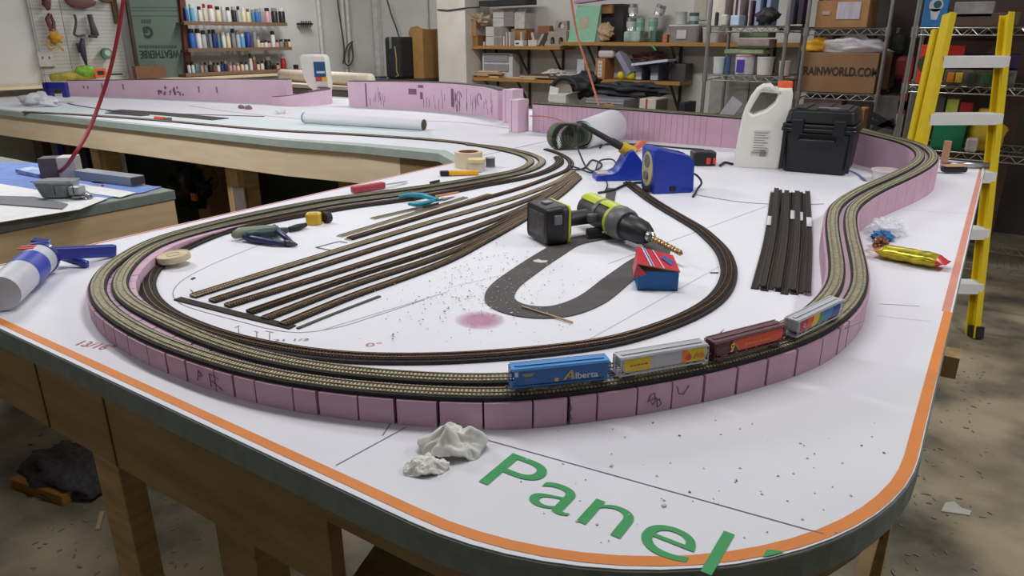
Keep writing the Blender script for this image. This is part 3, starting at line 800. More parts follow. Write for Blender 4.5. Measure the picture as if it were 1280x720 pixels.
def d_maroon(t, decal, word, sy, hl):
    decal(-hl + 41, hl - 7, 9.5, 25.5, cr_, slant=-12, sl2=0, nm='red_panel'); decal(-hl + 39.5, -hl + 41, 10.5, 24.5, plain('car_tan2', (214, 170, 96)), slant=-12, lift=.3, nm='gold_stripe')
    decal(-hl + 8, -hl + 24, 11, 22, plain('car_plum', (84, 44, 58), .5), nm='dark_panel')
    mb = MB(); Yq = -11.0 * mm
    mb.lathe([(1.4 * mm, 0), (3.6 * mm, 0)], Matrix.Translation((-hl * mm + .027, Yq, .0195)) @ Matrix.Rotation(pi / 2, 4, 'X') @ Matrix.Scale(.8, 4, (1, 0, 0)), n=18)
    mb.add([((-hl + 24) * mm, Yq, .0125), ((-hl + 27) * mm, Yq, .0115), ((-hl + 30.5) * mm, Yq, .018), ((-hl + 28) * mm, Yq, .018)], [(0, 1, 2, 3)])
    mb.build('yellow_mark', cy, t)
    for k_ in range(9): decal(-hl + 48 + 4.6 * k_, -hl + 51 + 4.6 * k_, 15.5, 18.5, corange, nm='faint_lettering', lift=.5)
def d_rain(t, decal, word, sy, hl):
    cols = [((176, 36, 50), 0), ((226, 84, 36), 14), ((240, 200, 40), 28), ((52, 150, 60), 42), ((34, 124, 190), 52), ((30, 62, 150), 76), (None, 100)]
    for (c, a), (_, b) in zip(cols, cols[1:]):
        decal(-hl + 5 + a, -hl + 5 + b, 8.0, 25.8, plain('band_%d' % a, c, .45), slant=6 if a else 0, sl2=6 if b < 100 else 0, nm='colour_band')
    mb = MB(); mb.lathe([(1.8 * mm, 0), (2.7 * mm, 0)], Matrix.Translation(((-hl + 14) * mm, -.0112, .0195)) @ Matrix.Rotation(pi / 2, 4, 'X'), n=16)
    mb.box(((-hl + 16) * mm, -.0112, .0165), (.0035, .0002, .0007)); mb.build('white_mark', plain('car_white', (210, 214, 220)), t)
# place along the outer ramp track
opr = resample(outer_path, .001); zt = .005 + .0001 + .0018 + .0016
def idx_px(px): return min((k for k, q in enumerate(opr) if q.y < 1.3 and q.x > -.6), key=lambda k: abs(proj(opr[k] + Vector((0, 0, .01)))[0] - px))
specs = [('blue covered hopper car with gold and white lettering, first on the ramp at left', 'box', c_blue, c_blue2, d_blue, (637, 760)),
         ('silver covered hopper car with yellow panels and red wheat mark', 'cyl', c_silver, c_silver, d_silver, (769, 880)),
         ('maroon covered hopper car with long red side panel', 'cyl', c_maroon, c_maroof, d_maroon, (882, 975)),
         ('grey covered hopper car with rainbow coloured side, last in the train', 'cyl', c_silver, c_silver, d_rain, (979, 1045))]
for lab, st, b, r, d, (pa, pb) in specs:
    ka, kb = idx_px(pa), idx_px(pb); Lc = (opr[kb] - opr[ka]).length
    mid = (ka + kb) // 2
    L = min(max(Lc * 1000, 96), 116)
    t = hopper(lab, L=L, style=st, body=b, roof=r, decor=d)
    h = int(L * .37); A = opr[max(mid - h, 0)]; B = opr[mid + h]
    c = (A + B) / 2; dv = (B - A)
    t.location = c + Vector((0, 0, zt)); t.rotation_euler = (0, -math.atan2(dv.z, Vector((dv.x, dv.y)).length), math.atan2(dv.y, dv.x))
    print('car', lab[:12], round(Lc, 3), [proj(opr[k]) for k in (ka, kb)])

# ================================================================ THINGS ON THE NEAR TABLE
# ---- cordless drill lying on its side
g_lime = plain('tool_lime', (186, 200, 40), .45); g_dark = M('tool_dark', (52, 50, 50), .5, noise=.1); g_grey = plain('tool_grey', (98, 98, 100), .45)
A = Vector((-.725, 1.400, 1.046)); B = Vector((-.511, 1.278, 1.034)); ax = (B - A).normalized()
up = Vector((0, 0, 1)); sd = up.cross(ax).normalized(); up = ax.cross(sd)
T0 = Matrix((ax, sd, up)).transposed().to_4x4(); T0.translation = A; T0 = T0 @ Matrix.Scale(1.12, 4, (1, 0, 0))
drill = thing('cordless_drill', 'black and lime cordless drill with twist bit lying on its side by the yard tracks', 'drill', A)
def DM(): return T0.copy()
def lx(prof): # lathe along X of drill
    return MB().lathe(prof, T0 @ Matrix.Rotation(pi / 2, 4, 'Y'), n=28)
R0 = drill.location
lx([(0, -.02), (.018, -.018), (.028, -.006), (.032, .02), (.033, .07), (.031, .10)]+[(0, .10)]).build('motor_housing', g_dark, drill, smooth=50, world=True)
# lime cap plates over the housing
mb = MB(); seg = []
def shell(x0, x1, a0, a1, r, n=10):
    vs = []; fs = []
    for i, x in enumerate((x0, x1)):
        for rr in (r, r - .003):
            for k in range(n + 1):
                a = math.radians(a0 + (a1 - a0) * k / n); vs.append((x, rr * math.cos(a), rr * math.sin(a)))
    m = n + 1
    for k in range(n):
        fs += [(k, k + 1, 2 * m + k + 1, 2 * m + k), (m + k, m + k + 1, 3 * m + k + 1, 3 * m + k), (k, k + 1, m + k + 1, m + k), (2 * m + k, 2 * m + k + 1, 3 * m + k + 1, 3 * m + k)]
    fs += [(0, m, 3 * m, 2 * m), (n, m + n, 3 * m + n, 2 * m + n)]
    return MB().add(vs, fs, T0)
shell(-.002, .050, 50, 130, .0348).build('lime_plate', g_lime, drill, smooth=50, world=True)
shell(.058, .101, 10, 120, .0350).build('lime_plate', g_lime, drill, smooth=50, world=True)
shell(.094, .102, 120, 300, .0350).build('lime_plate', g_lime, drill, smooth=50, world=True)
shell(.050, .060, -60, 200, .0352).build('seam_ring', g_grey, drill, smooth=50, world=True)
lx([(0, .10), (.034, .10), (.036, .108), (.034, .128), (.030, .134), (0, .134)]).build('clutch_ring', g_grey, drill, smooth=40, world=True)
lx([(0, .134), (.026, .134), (.027, .150), (.025, .176), (.018, .192), (.012, .198), (0, .198)]).build('chuck', blackp, drill, smooth=40, world=True)
lx([(0, .196), (.011, .197), (.010, .206), (.005, .210), (0, .210)]).build('chuck_jaws', steel, drill, smooth=30, world=True)
# twist bit
mb = MB(); vs = []; fs = []; nb = 40; pr = [(1, 0), (.55, .5), (.2, .9), (-.55, .55), (-1, 0), (-.55, -.5), (-.2, -.9), (.55, -.55)]
bend = Vector((0, 0, 0))
for i in range(nb + 1):
    u = i / nb; a = u * 2 * pi * 2.4; r = .0062 * (1 if u < .93 else max(.1, (1 - u) / .07))
    for (p, q) in pr:
        vs.append((.206 + u * .086, r * (p * math.cos(a) - q * math.sin(a)), r * (p * math.sin(a) + q * math.cos(a)) - .004 * u))
for i in range(nb):
    for j in range(8): fs.append((i * 8 + j, i * 8 + (j + 1) % 8, (i + 1) * 8 + (j + 1) % 8, (i + 1) * 8 + j))
fs.append(tuple(nb * 8 + j for j in range(8)))
mb.add(vs, fs, T0); mb.build('twist_bit', plain('bit_bronze', (176, 140, 92), .35, .8), drill, smooth=30, world=True)
# handle goes to the near left: -sd direction tilted back
hd = (Vector((-.775, 1.212, 1.04)) - (A + ax * .055)); hd.z = 0; hd.normalize()
hp = A + ax * .052; hp.z = 1.042
hq = hp + hd * .105
hn = hd.cross(Vector((0, 0, 1))).normalized()
mb = MB(); nseg = 10; vs = []; fs = []
for i in range(nseg + 1):
    u = i / nseg; c = hp.lerp(hq, u) + Vector((0, 0, -.001 * u)); w_ = .021 + .005 * math.cos(u * 2 * pi) + (.006 if u > .9 else 0); h_ = .0165 + (.002 if u > .9 else 0)
    for k in range(14):
        a = 2 * pi * k / 14; vs.append(c + hn * w_ * math.cos(a) + Vector((0, 0, 1)) * h_ * math.sin(a))
for i in range(nseg):
    for k in range(14): fs.append((i * 14 + k, i * 14 + (k + 1) % 14, (i + 1) * 14 + (k + 1) % 14, (i + 1) * 14 + k))
fs += [tuple(range(14)), tuple(nseg * 14 + k for k in range(14))]
mb.add(vs, fs); mb.build('grip', g_dark, drill, smooth=50, world=True)
tp = hp + hd * .022 + ax * .026
MB().bar(tp + Vector((0, 0, .004)), tp + hd * .03 + Vector((0, 0, .004)), .014, .018).build('trigger', g_grey, drill, world=True, bevel=.004)
MB().bar(tp + ax * .006 + Vector((0, 0, -.024)), tp + hd * .034 + ax * .006 + Vector((0, 0, -.024)), .016, .014).build('bit_holder', g_dark, drill, world=True, bevel=.003)
# battery foot: lime plate then the black pack
fwd = hn if hn.dot(ax) > 0 else -hn
T1 = Matrix((hd, fwd, Vector((0, 0, 1)))).transposed().to_4x4(); T1.translation = hq + fwd * .006 + Vector((0, 0, .001))
def rr(w_, h_, r, n=4):
    out = []
    for cx, cy, a0 in ((w_ / 2 - r, h_ / 2 - r, 0), (-w_ / 2 + r, h_ / 2 - r, 90), (-w_ / 2 + r, -h_ / 2 + r, 180), (w_ / 2 - r, -h_ / 2 + r, 270)):
        for k in range(n + 1):
            a = math.radians(a0 + 90 * k / n); out.append((cx + r * math.cos(a), cy + r * math.sin(a)))
    return out
def slab(x0, x1, w0, h0, w1, h1, r=.012, z=0):
    a = rr(w0, h0, r); b = rr(w1, h1, r); n = len(a)
    vs = [(x0, p[0], p[1] + z) for p in a] + [(x1, p[0], p[1] + z) for p in b]
    return MB().add(vs, [tuple(range(n)), tuple(range(n, 2 * n))] + [(i, (i + 1) % n, n + (i + 1) % n, n + i) for i in range(n)], T1)
slab(-.006, .004, .070, .060, .096, .078).build('battery_base', g_dark, drill, smooth=35, world=True)
slab(.004, .009, .100, .080, .100, .080).build('lime_band', g_lime, drill, smooth=35, world=True)
slab(.009, .022, .098, .078, .100, .080).build('latch_section', g_dark, drill, smooth=35, world=True, bevel=.001)
bt = slab(.022, .058, .104, .082, .092, .074).build('battery', blackp, drill, smooth=35, world=True, bevel=.002)
slab(.0582, .0588, .070, .050, .068, .048, .004).build('battery_label', M('label_grey', (88, 86, 84), .5, noise=.2, scale=60), drill, world=True)
mb = MB(); mb.box((.034, .046, .014), (.018, .014, .02), T1); mb.box((.034, .0, .040), (.02, .02, .006), T1); mb.build('battery_latch', plain('latch_grey', (120, 120, 124), .35), drill, world=True, bevel=.002)

# ---- small red and blue box, lid tilted open
c = P(820, 364); A = P(797, 363); B = P(847, 364); ex = (B - A); w_ = ex.length; ex.normalize(); ey = Vector((-ex.y, ex.x, 0))
dp = .06; hh = .034
t = thing('small_box', 'small opened cardboard box, blue base and red patterned lid, in front of the drill bit', 'box', (A + B) / 2)
T = Matrix((ex, ey, Vector((0, 0, 1)))).transposed().to_4x4(); T.translation = (A + B) / 2
bluebox = plain('box_blue', (20, 100, 168), .5)
mb = MB(); th = .0012
mb.box((0, th / 2, hh / 2), (w_, th, hh), T); mb.box((0, dp, hh / 2), (w_, th, hh), T); mb.box((0, dp / 2, th), (w_, dp, th), T)
for s_ in (-1, 1): mb.box((s_ * (w_ / 2 - th / 2), dp / 2, hh / 2), (th, dp, hh), T)
mb.build('tray', bluebox, t, world=True)
MB().box((0, dp / 2, hh * .45), (w_ - .006, dp - .006, .02), T).build('contents', plain('box_inside', (60, 30, 26), .8), t, world=True)
lid = [(-w_ / 2 - .004, -.001, hh + .014), (w_ / 2 + .001, -.003, hh + .002), (w_ / 2 - .002, dp, hh + .012), (-w_ / 2 + .002, dp + .004, hh + .026)]
lm = M('lid_red', (206, 40, 58), .4, noise=.08)
mb = MB(); vs = [Vector(p) for p in lid] + [Vector(p) - Vector((0, 0, .0015)) for p in lid]
mb.add(vs, [(0, 1, 2, 3), (7, 6, 5, 4), (0, 1, 5, 4), (1, 2, 6, 5), (2, 3, 7, 6), (3, 0, 4, 7)], T); lo = mb.build('lid', lm, t, world=True)
def onlid(u, v, k=.0006): 
    a = Vector(lid[0]).lerp(Vector(lid[1]), u); b = Vector(lid[3]).lerp(Vector(lid[2]), u); return a.lerp(b, v) + Vector((0, 0, k))
mb = MB()
for u0, u1 in ((.22, .32), (.52, .55)): mb.add([onlid(u0 - .1, 1), onlid(u1 - .1, 1), onlid(u1 + .1, 0), onlid(u0 + .1, 0)], [(0, 1, 2, 3)], T)
mb.build('lid_white_band', plain('white_band', (220, 220, 230)), t, world=True)
mb = MB(); mb.add([onlid(.26 - .1, 1, .0009), onlid(.30 - .1, 1, .0009), onlid(.30 + .1, 0, .0009), onlid(.26 + .1, 0, .0009)], [(0, 1, 2, 3)], T); mb.add([onlid(.62, .62, .0009), onlid(.72, .8, .0009), onlid(.95, .5, .0009), onlid(.82, .25, .0009)], [(0, 1, 2, 3)], T)
mb.build('lid_blue_mark', plain('blue_mark', (60, 90, 160)), t, world=True)
mb = MB(); mb.add([lid[0], (-w_ / 2 - .008, .003, hh - .012), (-w_ / 2 - .006, dp * .7, hh - .006), lid[3]], [(0, 1, 2, 3)], T); mb.add([lid[0], (-w_ / 2 + .014, -.004, hh - .004), (-w_ / 2 - .008, .003, hh - .012)], [(0, 1, 2)], T)
mb.build('torn_flap', lm, t, world=True)
mb = MB(); mb.bar(T @ Vector(lid[0]), T @ Vector(lid[1]), .001, .002); mb.build('lid_edge', cardb, t, world=True)

# ---- soldering station
stat_blue = M('station_blue', (28, 58, 168), .35, noise=.04)
A = P(822, 243); B = P(868, 241); ex = (B - A); ex.z = 0; wS = .118; ex.normalize(); ey = Vector((-ex.y, ex.x, 0))
T = Matrix((ex, ey, Vector((0, 0, 1)))).transposed().to_4x4(); T.translation = A - ex * .012
t = thing('soldering_station', 'blue soldering station box with beige oval front panel, beside the iron holder', 'soldering station', T.translation)
prof = [(0, .004), (.004, 0), (wS - .006, 0), (wS, .006), (wS - .003, .075), (wS - .008, .092), (wS - .022, .104), (.020, .122), (.004, .124), (-.004, .118)]
vs, fs = curve_mesh([prof], .095, .004, T @ Matrix.Translation((0, .048, 0)) @ Matrix.Rotation(pi / 2, 4, 'X'))
MB().add(vs, fs).build('case', stat_blue, t, world=True, smooth=40)
def S_(x, y, z): return T @ Vector((x, y, z))
mb = MB(); vs = [S_(-.003 - .0015, .048 + .036 * math.cos(a), .062 + .048 * math.sin(a)) for a in [2 * pi * k / 24 for k in range(24)]] 
vs2 = [S_(.004, .048 + .040 * math.cos(a), .062 + .052 * math.sin(a)) for a in [2 * pi * k / 24 for k in range(24)]]
mb.add(vs + vs2, [tuple(range(24))] + [(k, (k + 1) % 24, 24 + (k + 1) % 24, 24 + k) for k in range(24)])
mb.build('front_panel', plain('panel_beige', (196, 184, 140), .5), t, world=True)
mb = MB(); mb.cyl(S_(-.005, .048, .085), S_(-.007, .048, .085), .018, n=20); mb.cyl(S_(-.005, .048, .045), S_(-.010, .048, .045), .012, n=20); mb.build('front_display', plain('panel_grey', (110, 108, 104), .4), t, world=True)
mb = MB(); mb.box((.055, -.001, .014), (.016, .005, .014), T); mb.build('socket', blackp, t, world=True, bevel=.001)
mb = MB()
for k in range(8): mb.box((.035 + k * .008, .048, .1165 - k * .0016), (.0025, .05, .004), T)
mb.build('vents', plain('station_blue_dark', (16, 34, 110)), t, world=True)
mb = MB(); mb.cyl(S_(-.004, .02, .012), S_(-.022, .02, .012), .010, n=12); mb.build('iron_plug', blackp, t, world=True)
MB().tube(smooth_path([S_(wS - .004, .06, .045), S_(wS + .022, .05, .043), S_(wS + .036, .03, .022), S_(wS + .02, .02, .006), S_(wS - .004, -.02, .004), S_(wS - .03, -.06, .003)], .008), .003, 8).build('power_cord', darkp, t, world=True, smooth=True)
# ---- iron holder with the iron in it
A = P(746, 227); B = P(806, 226); ex = (B - A); wH = ex.length; ex.normalize(); ey = Vector((-ex.y, ex.x, 0))
T = Matrix((ex, ey, Vector((0, 0, 1)))).transposed().to_4x4(); T.translation = A
t = thing('iron_holder', 'blue soldering iron holder with sloping socket, left of the blue station', 'iron holder', T.translation)
k_ = wH / .16
prof = [(0, 0), (.152 * k_, 0), (.160 * k_, .010), (.158 * k_, .035), (.145 * k_, .062), (.118 * k_, .092), (.100 * k_, .084), (.086 * k_, .055), (.070 * k_, .030), (.052 * k_, .022), (.004, .018), (0, .014)]
vs, fs = curve_mesh([prof], .075, .003, T @ Matrix.Translation((0, .038, 0)) @ Matrix.Rotation(pi / 2, 4, 'X'))
MB().add(vs, fs).build('base', stat_blue, t, world=True, smooth=40)
mb = MB(); mb.box((.03, .036, .0195), (.05, .05, .004), T); mb.build('sponge', plain('sponge', (196, 188, 170), .9), t, world=True)
ia = T @ Vector((.098 * k_, .038, .072)); ib = FW(737, 160, 1.0)
# iron points up-left; far end by pixel at the holder's distance
dd = (T @ Vector((.1 * k_, .038, .09))); dist = (-dd.x * SU + dd.y * CU); ib = FW(735, 160, dist); iy = FW(781, 186, dist)
d_ = (ib - iy).normalized()
mb = MB(); mb.cyl(iy - d_ * .03, iy + d_ * .012, .020, .017, n=20); mb.build('collar', plain('collar_yellow', (214, 176, 40), .45), t, world=True, smooth=40)
iron = thing('soldering_iron', 'black soldering iron standing in the yellow collar of the blue holder', 'soldering iron', iy)
mb = MB(); mb.tube([iy + d_ * .012, iy + d_ * .045, iy + d_ * .05, iy + d_ * .115, ib + d_ * .0, ib + d_ * .02], [.011, .012, .009, .0085, .006, .004], 14); mb.build('handle', darkp, iron, world=True, smooth=40)
# cord of the iron with loops
pts = [ib + d_ * .02] + [P(a, b, z) for a, b, z in ((722, 163, 1.10), (721, 180, 1.06), (726, 195, 1.03), (733, 209, 1.005), (742, 214, 1.004), (752, 205, 1.004), (741, 200, 1.004), (728, 211, 1.004), (716, 212, 1.006), (711, 207, 1.006), (722, 210, 1.008), (740, 216, 1.008), (752, 200, 1.012), (764, 199, 1.012), (771, 207, 1.006), (768, 214, 1.004))]
MB().tube(smooth_path(pts, .008), .0028, 8).build('cord', darkp, iron, world=True, smooth=True)
# loose black lead in front of both
o = MB().tube(smooth_path([P(a, b, z) for a, b, z in ((818, 235, 1.006), (800, 228, 1.004), (782, 231, 1.004), (765, 238, 1.004), (748, 241, 1.004))], .008), [.003] * 0 or .0034, 8).build('test_lead', darkp, loc=P(780, 232), smooth=True); tag(o, 'dark lead lying between the iron holder and the station', 'cable')
o = MB().tube(smooth_path([P(a, b, 1.003) for a, b in ((757, 222), (759, 232), (756, 239))], .008), .002, 8).build('thin_wire', darkp, loc=P(757, 230), smooth=True); tag(o, 'short thin black wire hanging off the iron holder base', 'wire')
o = MB().tube(smooth_path([P(a, b, 1.004) for a, b in ((750, 185), (756, 180), (770, 181), (800, 180), (840, 184), (880, 187))], .02), .003, 8).build('black_cable', darkp, loc=P(800, 181), smooth=True); tag(o, 'long thin black cable lying behind the soldering station', 'cable')
# orange handled probe behind
t = thing('probe_clip', 'orange and dark clip tool lying behind the soldering station', 'clip', P(795, 186))
MB().tube([P(790, 188, 1.012), P(801, 180, 1.02), P(805, 178, 1.02)], [.008, .013, .008], 12).build('handle', plain('clip_orange', (236, 110, 70), .5), t, world=True, smooth=40)
MB().tube([P(788, 190, 1.008), P(793, 184, 1.012)], [.012, .012], 12).build('jaw', darkp, t, world=True)
MB().tube([P(804, 178, 1.02), P(815, 176, 1.02)], [.004, .0015], 8).build('tip', plain('tan_tip', (200, 150, 110)), t, world=True)
# ---- small black box with two red buttons
t = thing('measuring_tape', 'small black case with two red marks, left of the white jug', 'tape measure', P(881, 208))
q = P(881, 208); T = Matrix.Translation(q) @ Matrix.Rotation(YAW, 4, 'Z')
MB().prism(rr(.078, .07, .016), 0, .046, T @ Matrix.Translation((0, .035, 0))).build('case', blackp, t, world=True, bevel=.004)
mb = MB(); mb.box((.010, -.001, .018), (.014, .004, .02), T); mb.box((.030, -.001, .018), (.010, .004, .02), T); mb.build('red_marks', plain('mark_red', (220, 70, 60)), t, world=True)
o = MB().tube(smooth_path([P(a, b, 1.005) for a, b in ((900, 207), (907, 203), (916, 205))], .01), .004, 8).build('strap', darkp, t, world=True)

# ---- rolled plan paper and black coil
t = thing('paper_roll', 'large roll of white plan paper lying before the pink foam wall', 'paper roll', P(755, 186))
ra = P(733, 186, 1.052) ; rb = P(768, 171, 1.062)
c0 = P(735, 187); c0.z = 1.055; c1 = P(778, 176); c1.z = 1.058
axd = (c1 - c0); axd.z = 0; axn = axd.normalized()
c0 = c0 + Vector((axn.y, -axn.x, 0)) * -.03; c1 = c0 + axn * .25
mb = MB(); vs = []; fs = []; n = 64
sdv = Vector((-axn.y, axn.x, 0))
for k in range(n + 1):
    a = 2 * pi * 2.1 * k / n; r = .044 + .014 * k / n
    rr_ = r * 1.12
    for c, f in ((c0, 1.0), (c1, 1.25)):
        vs.append(c + sdv * r * f * math.cos(a) + Vector((0, 0, 1)) * (r * f * math.sin(a) + (f - 1) * .03 - .0))
for k in range(n): fs.append((2 * k, 2 * k + 2, 2 * k + 3, 2 * k + 1))
mb.add(vs, fs); o = mb.build('rolled_sheet', paper, t, world=True, smooth=True)
sm = o.modifiers.new('s', 'SOLIDIFY'); sm.thickness = .0008
MB().tube([c0 + axn * .01, c0 + axn * .2], .034, 28).build('roll_shade_core', M('dark_green_sheet', (62, 72, 60), .6, noise=.25, scale=60), t, world=True, smooth=40)  # dark core added so the open roll looks shaded inside
t = thing('sheet_coil', 'fanned coil of thin dark green sheets at the open end of the paper roll', 'coil', P(722, 186))
gm = M('dark_green_sheet', (62, 72, 60), .6, noise=.25, scale=60); 
for k in range(15):
    f = k / 14; cc = c0 - axn * (.004 + .055 * (1 - f)) - sdv * 0 + Vector((0, 0, -.006 * (1 - f))) + sdv * .05 * (1 - f)
    tl = (1 - f) * 1.0
    axk = (axn * math.cos(tl) + sdv * math.sin(tl)).normalized(); sk = Vector((-axk.y, axk.x, 0))
    r = .052 - .0008 * k; a_ = [cc + sk * r * math.cos(2 * pi * j / 30) + Vector((0, 0, 1)) * (r * math.sin(2 * pi * j / 30)) for j in range(31)]
    mb = MB()
    vs = []; 
    for p in a_: vs += [p - axk * .014, p + axk * .03]
    mb.add(vs, [(2 * j, 2 * j + 2, 2 * j + 3, 2 * j + 1) for j in range(30)])
    o = mb.build('coil_turn', gm if k % 2 else M('dark_green_sheet2', (98, 106, 84), .6, noise=.2), t, world=True, smooth=True)
    sm = o.modifiers.new('s', 'SOLIDIFY'); sm.thickness = .0015

# ---- black hard case
A = P(974, 214); B = P(1056, 221); ex = (B - A); ex.z = 0; wC = .205; ex.normalize(); ey = Vector((-ex.y, ex.x, 0))
T = Matrix((ex, ey, Vector((0, 0, 1)))).transposed().to_4x4(); T.translation = A + ex * .1
t = thing('hard_case', 'black ribbed hard plastic case with domed lid, right of the white jug', 'case', T.translation)
cm = M('case_black', (24, 26, 28), .4, noise=.1, bump=.05, bscale=200)
def tbox(z0, z1, w0, d0, w1, d1, r, cy=.115):
    a = rr(w0, d0, r); b = rr(w1, d1, r); n = len(a)
    return MB().add([(p[0], p[1] + cy, z0) for p in a] + [(p[0], p[1] + cy, z1) for p in b], [tuple(range(n))[::-1], tuple(range(n, 2 * n))] + [(i, (i + 1) % n, n + (i + 1) % n, n + i) for i in range(n)], T)
tbox(0.002, .128, .188, .215, .205, .232, .018).build('case_body', cm, t, world=True, bevel=.004, smooth=35)
tbox(.128, .140, .222, .250, .222, .250, .02).build('rim', cm, t, world=True, bevel=.003, smooth=35)
tbox(.1405, .152, .218, .246, .218, .246, .02).build('rim', cm, t, world=True, bevel=.003, smooth=35)
lidc = tbox(.152, .196, .208, .236, .190, .218, .02).build('lid', cm, t, world=True, bevel=.008, smooth=35)
mb = MB()
for k in (-.06, .0, .06): mb.box((k, .115, .197), (.03, .19, .006), T)
mb.build('lid_ribs', cm, t, world=True, bevel=.002)
MB().box((.02, .03, .2005), (.06, .012, .004), T).build('label_strip', plain('label_pale', (150, 150, 146)), t, world=True)
for k in (-.06, .06): MB().box((k, -.012, .145), (.034, .012, .045), T).build('latch', cm, t, world=True, bevel=.003)
mb = MB(); mb.tube([T @ Vector(v) for v in ((-.05, -.008, .108), (-.05, -.016, .104), (.05, -.016, .104), (.05, -.008, .108))], .006, 8); mb.build('handle', cm, t, world=True, smooth=True)
mb = MB()
for k in (-.097, .097):
    mb.box((k, .0, .07), (.012, .01, .12), T)
mb.build('corner_ribs', cm, t, world=True, bevel=.002)

# ---- white jug
A = P(917, 209); B = P(973, 211); ex = (B - A); ex.z = 0; ex.normalize(); ey = ((A + B) / 2); ey.z = 0; ey.normalize(); ex = Vector((ey.y, -ey.x, 0))
T = Matrix((ex, ey, Vector((0, 0, 1)))).transposed().to_4x4(); T.translation = A
pm = (proj(A + ex * .1)[0] - proj(A)[0]) / .1
def J(px, py): return ((px - 917) / pm, (210 - py) / pm * .965)
t = thing('white_jug', 'white plastic jug with moulded handle and orange cap, left of the black case', 'jug', T.translation)
out = [J(*q) for q in ((918, 211), (917, 190), (919, 160), (921, 142), (923, 132), (929, 116), (935, 106), (942, 101), (951, 100), (957, 105), (960, 107), (961, 105), (977, 105), (979, 112), (979, 130), (978, 150), (976, 180), (973, 206), (971, 211))]
hole = [J(*q) for q in ((929, 137), (934, 124), (940, 112), (947, 107), (959, 108), (962, 113), (959, 124), (949, 134), (934, 140))]
vs, fs = curve_mesh([out, hole], .085, .008, T @ Matrix.Translation((0, .044, 0)) @ Matrix.Rotation(pi / 2, 4, 'X'), res=4)
MB().add(vs, fs).build('jug_body', M('jug_white', (238, 236, 226), .4, noise=.02), t, world=True, smooth=60)
q = J(969, 105); mb = MB(); Tc = T @ Matrix.Translation((q[0], .05, q[1])); mb.lathe([(0, .02), (.021, .02), (.023, .017), (.023, 0), (0, 0)], Tc, n=24); mb.build('cap', plain('cap_orange', (232, 96, 50), .45), t, world=True, smooth=40)
a = J(936, 186); b = J(958, 160); 
mb = MB(); mb.add([(a[0], .0015, a[1] - .02), (b[0], .0015, a[1] - .02), (b[0], .0015, b[1]), (a[0], .0015, b[1])], [(0, 1, 2, 3)], T); mb.build('label', plain('jug_label', (214, 212, 206), .6), t, world=True)
mb = MB()
for k in range(9): mb.box(((a[0] + b[0]) / 2 - (.004 if k % 2 else 0), .001, b[1] - .006 - k * .008), ((b[0] - a[0]) * (.8 if k % 2 == 0 else .6), .0012, .0018), T)
mb.box(((a[0] + b[0]) / 2 + .01, .001, a[1] - .008), (.018, .0012, .02), T)
for k in range(0): pass
mb.build('label_lines', plain('label_ink', (140, 140, 140), .7), t, world=True)

# ---- round wooden lid
q = P(219, 339); t = thing('round_lid', 'shallow pale round lid resting against the dark inner track at left', 'lid', q)
MB().lathe([(0, .012), (.026, .011), (.0285, .013), (.030, .012), (.030, .001), (.028, 0), (0, 0)], n=36).build('lid_disc', M('lid_cream', (214, 198, 166), .6, rgb2=(196, 178, 144), scale=30), t, smooth=40)
t.location = P(219, 331) ; t.location.z = TZ + .009; t.rotation_euler = (.06, -.05, 0)
MB().tube([(.0115 * math.cos(a), .0115 * math.sin(a), .0118) for a in [2 * pi * k / 24 for k in range(24)]], .0006, 6, closed=True).build('embossed_ring', plain('cream2', (180, 164, 130)), t)

# ---- tissue in front
def crumple(mb, c, r, seed, amp=.35, fr_=2.2, n=26, m=18, flat=True, T=None):
    from mathutils import noise as mn
    vs = []; fs = []
    for i in range(m + 1):
        ph = pi * i / m
        for j in range(n):
            a = 2 * pi * j / n; d = Vector((math.sin(ph) * math.cos(a), math.sin(ph) * math.sin(a), math.cos(ph)))
            k = 1 + amp * mn.noise(d * fr_ + Vector((seed * 3.1, seed, 0))) + amp * .5 * abs(mn.noise(d * fr_ * 3 + Vector((0, seed, 5))))
            v = Vector((c[0] + d.x * r[0] * k, c[1] + d.y * r[1] * k, c[2] + d.z * r[2] * k))
            if flat: v.z = max(v.z, TZ + .0008 if T is None else 0)
            vs.append(v)
    for i in range(m):
        for j in range(n): fs.append((i * n + j, (i + 1) * n + j, (i + 1) * n + (j + 1) % n, i * n + (j + 1) % n))
    return mb.add(vs, fs, T)
q = P(560, 565)
t = thing('crumpled_tissue', 'crumpled white tissue lying before the pink foam blocks', 'tissue', (q.x, q.y, TZ))
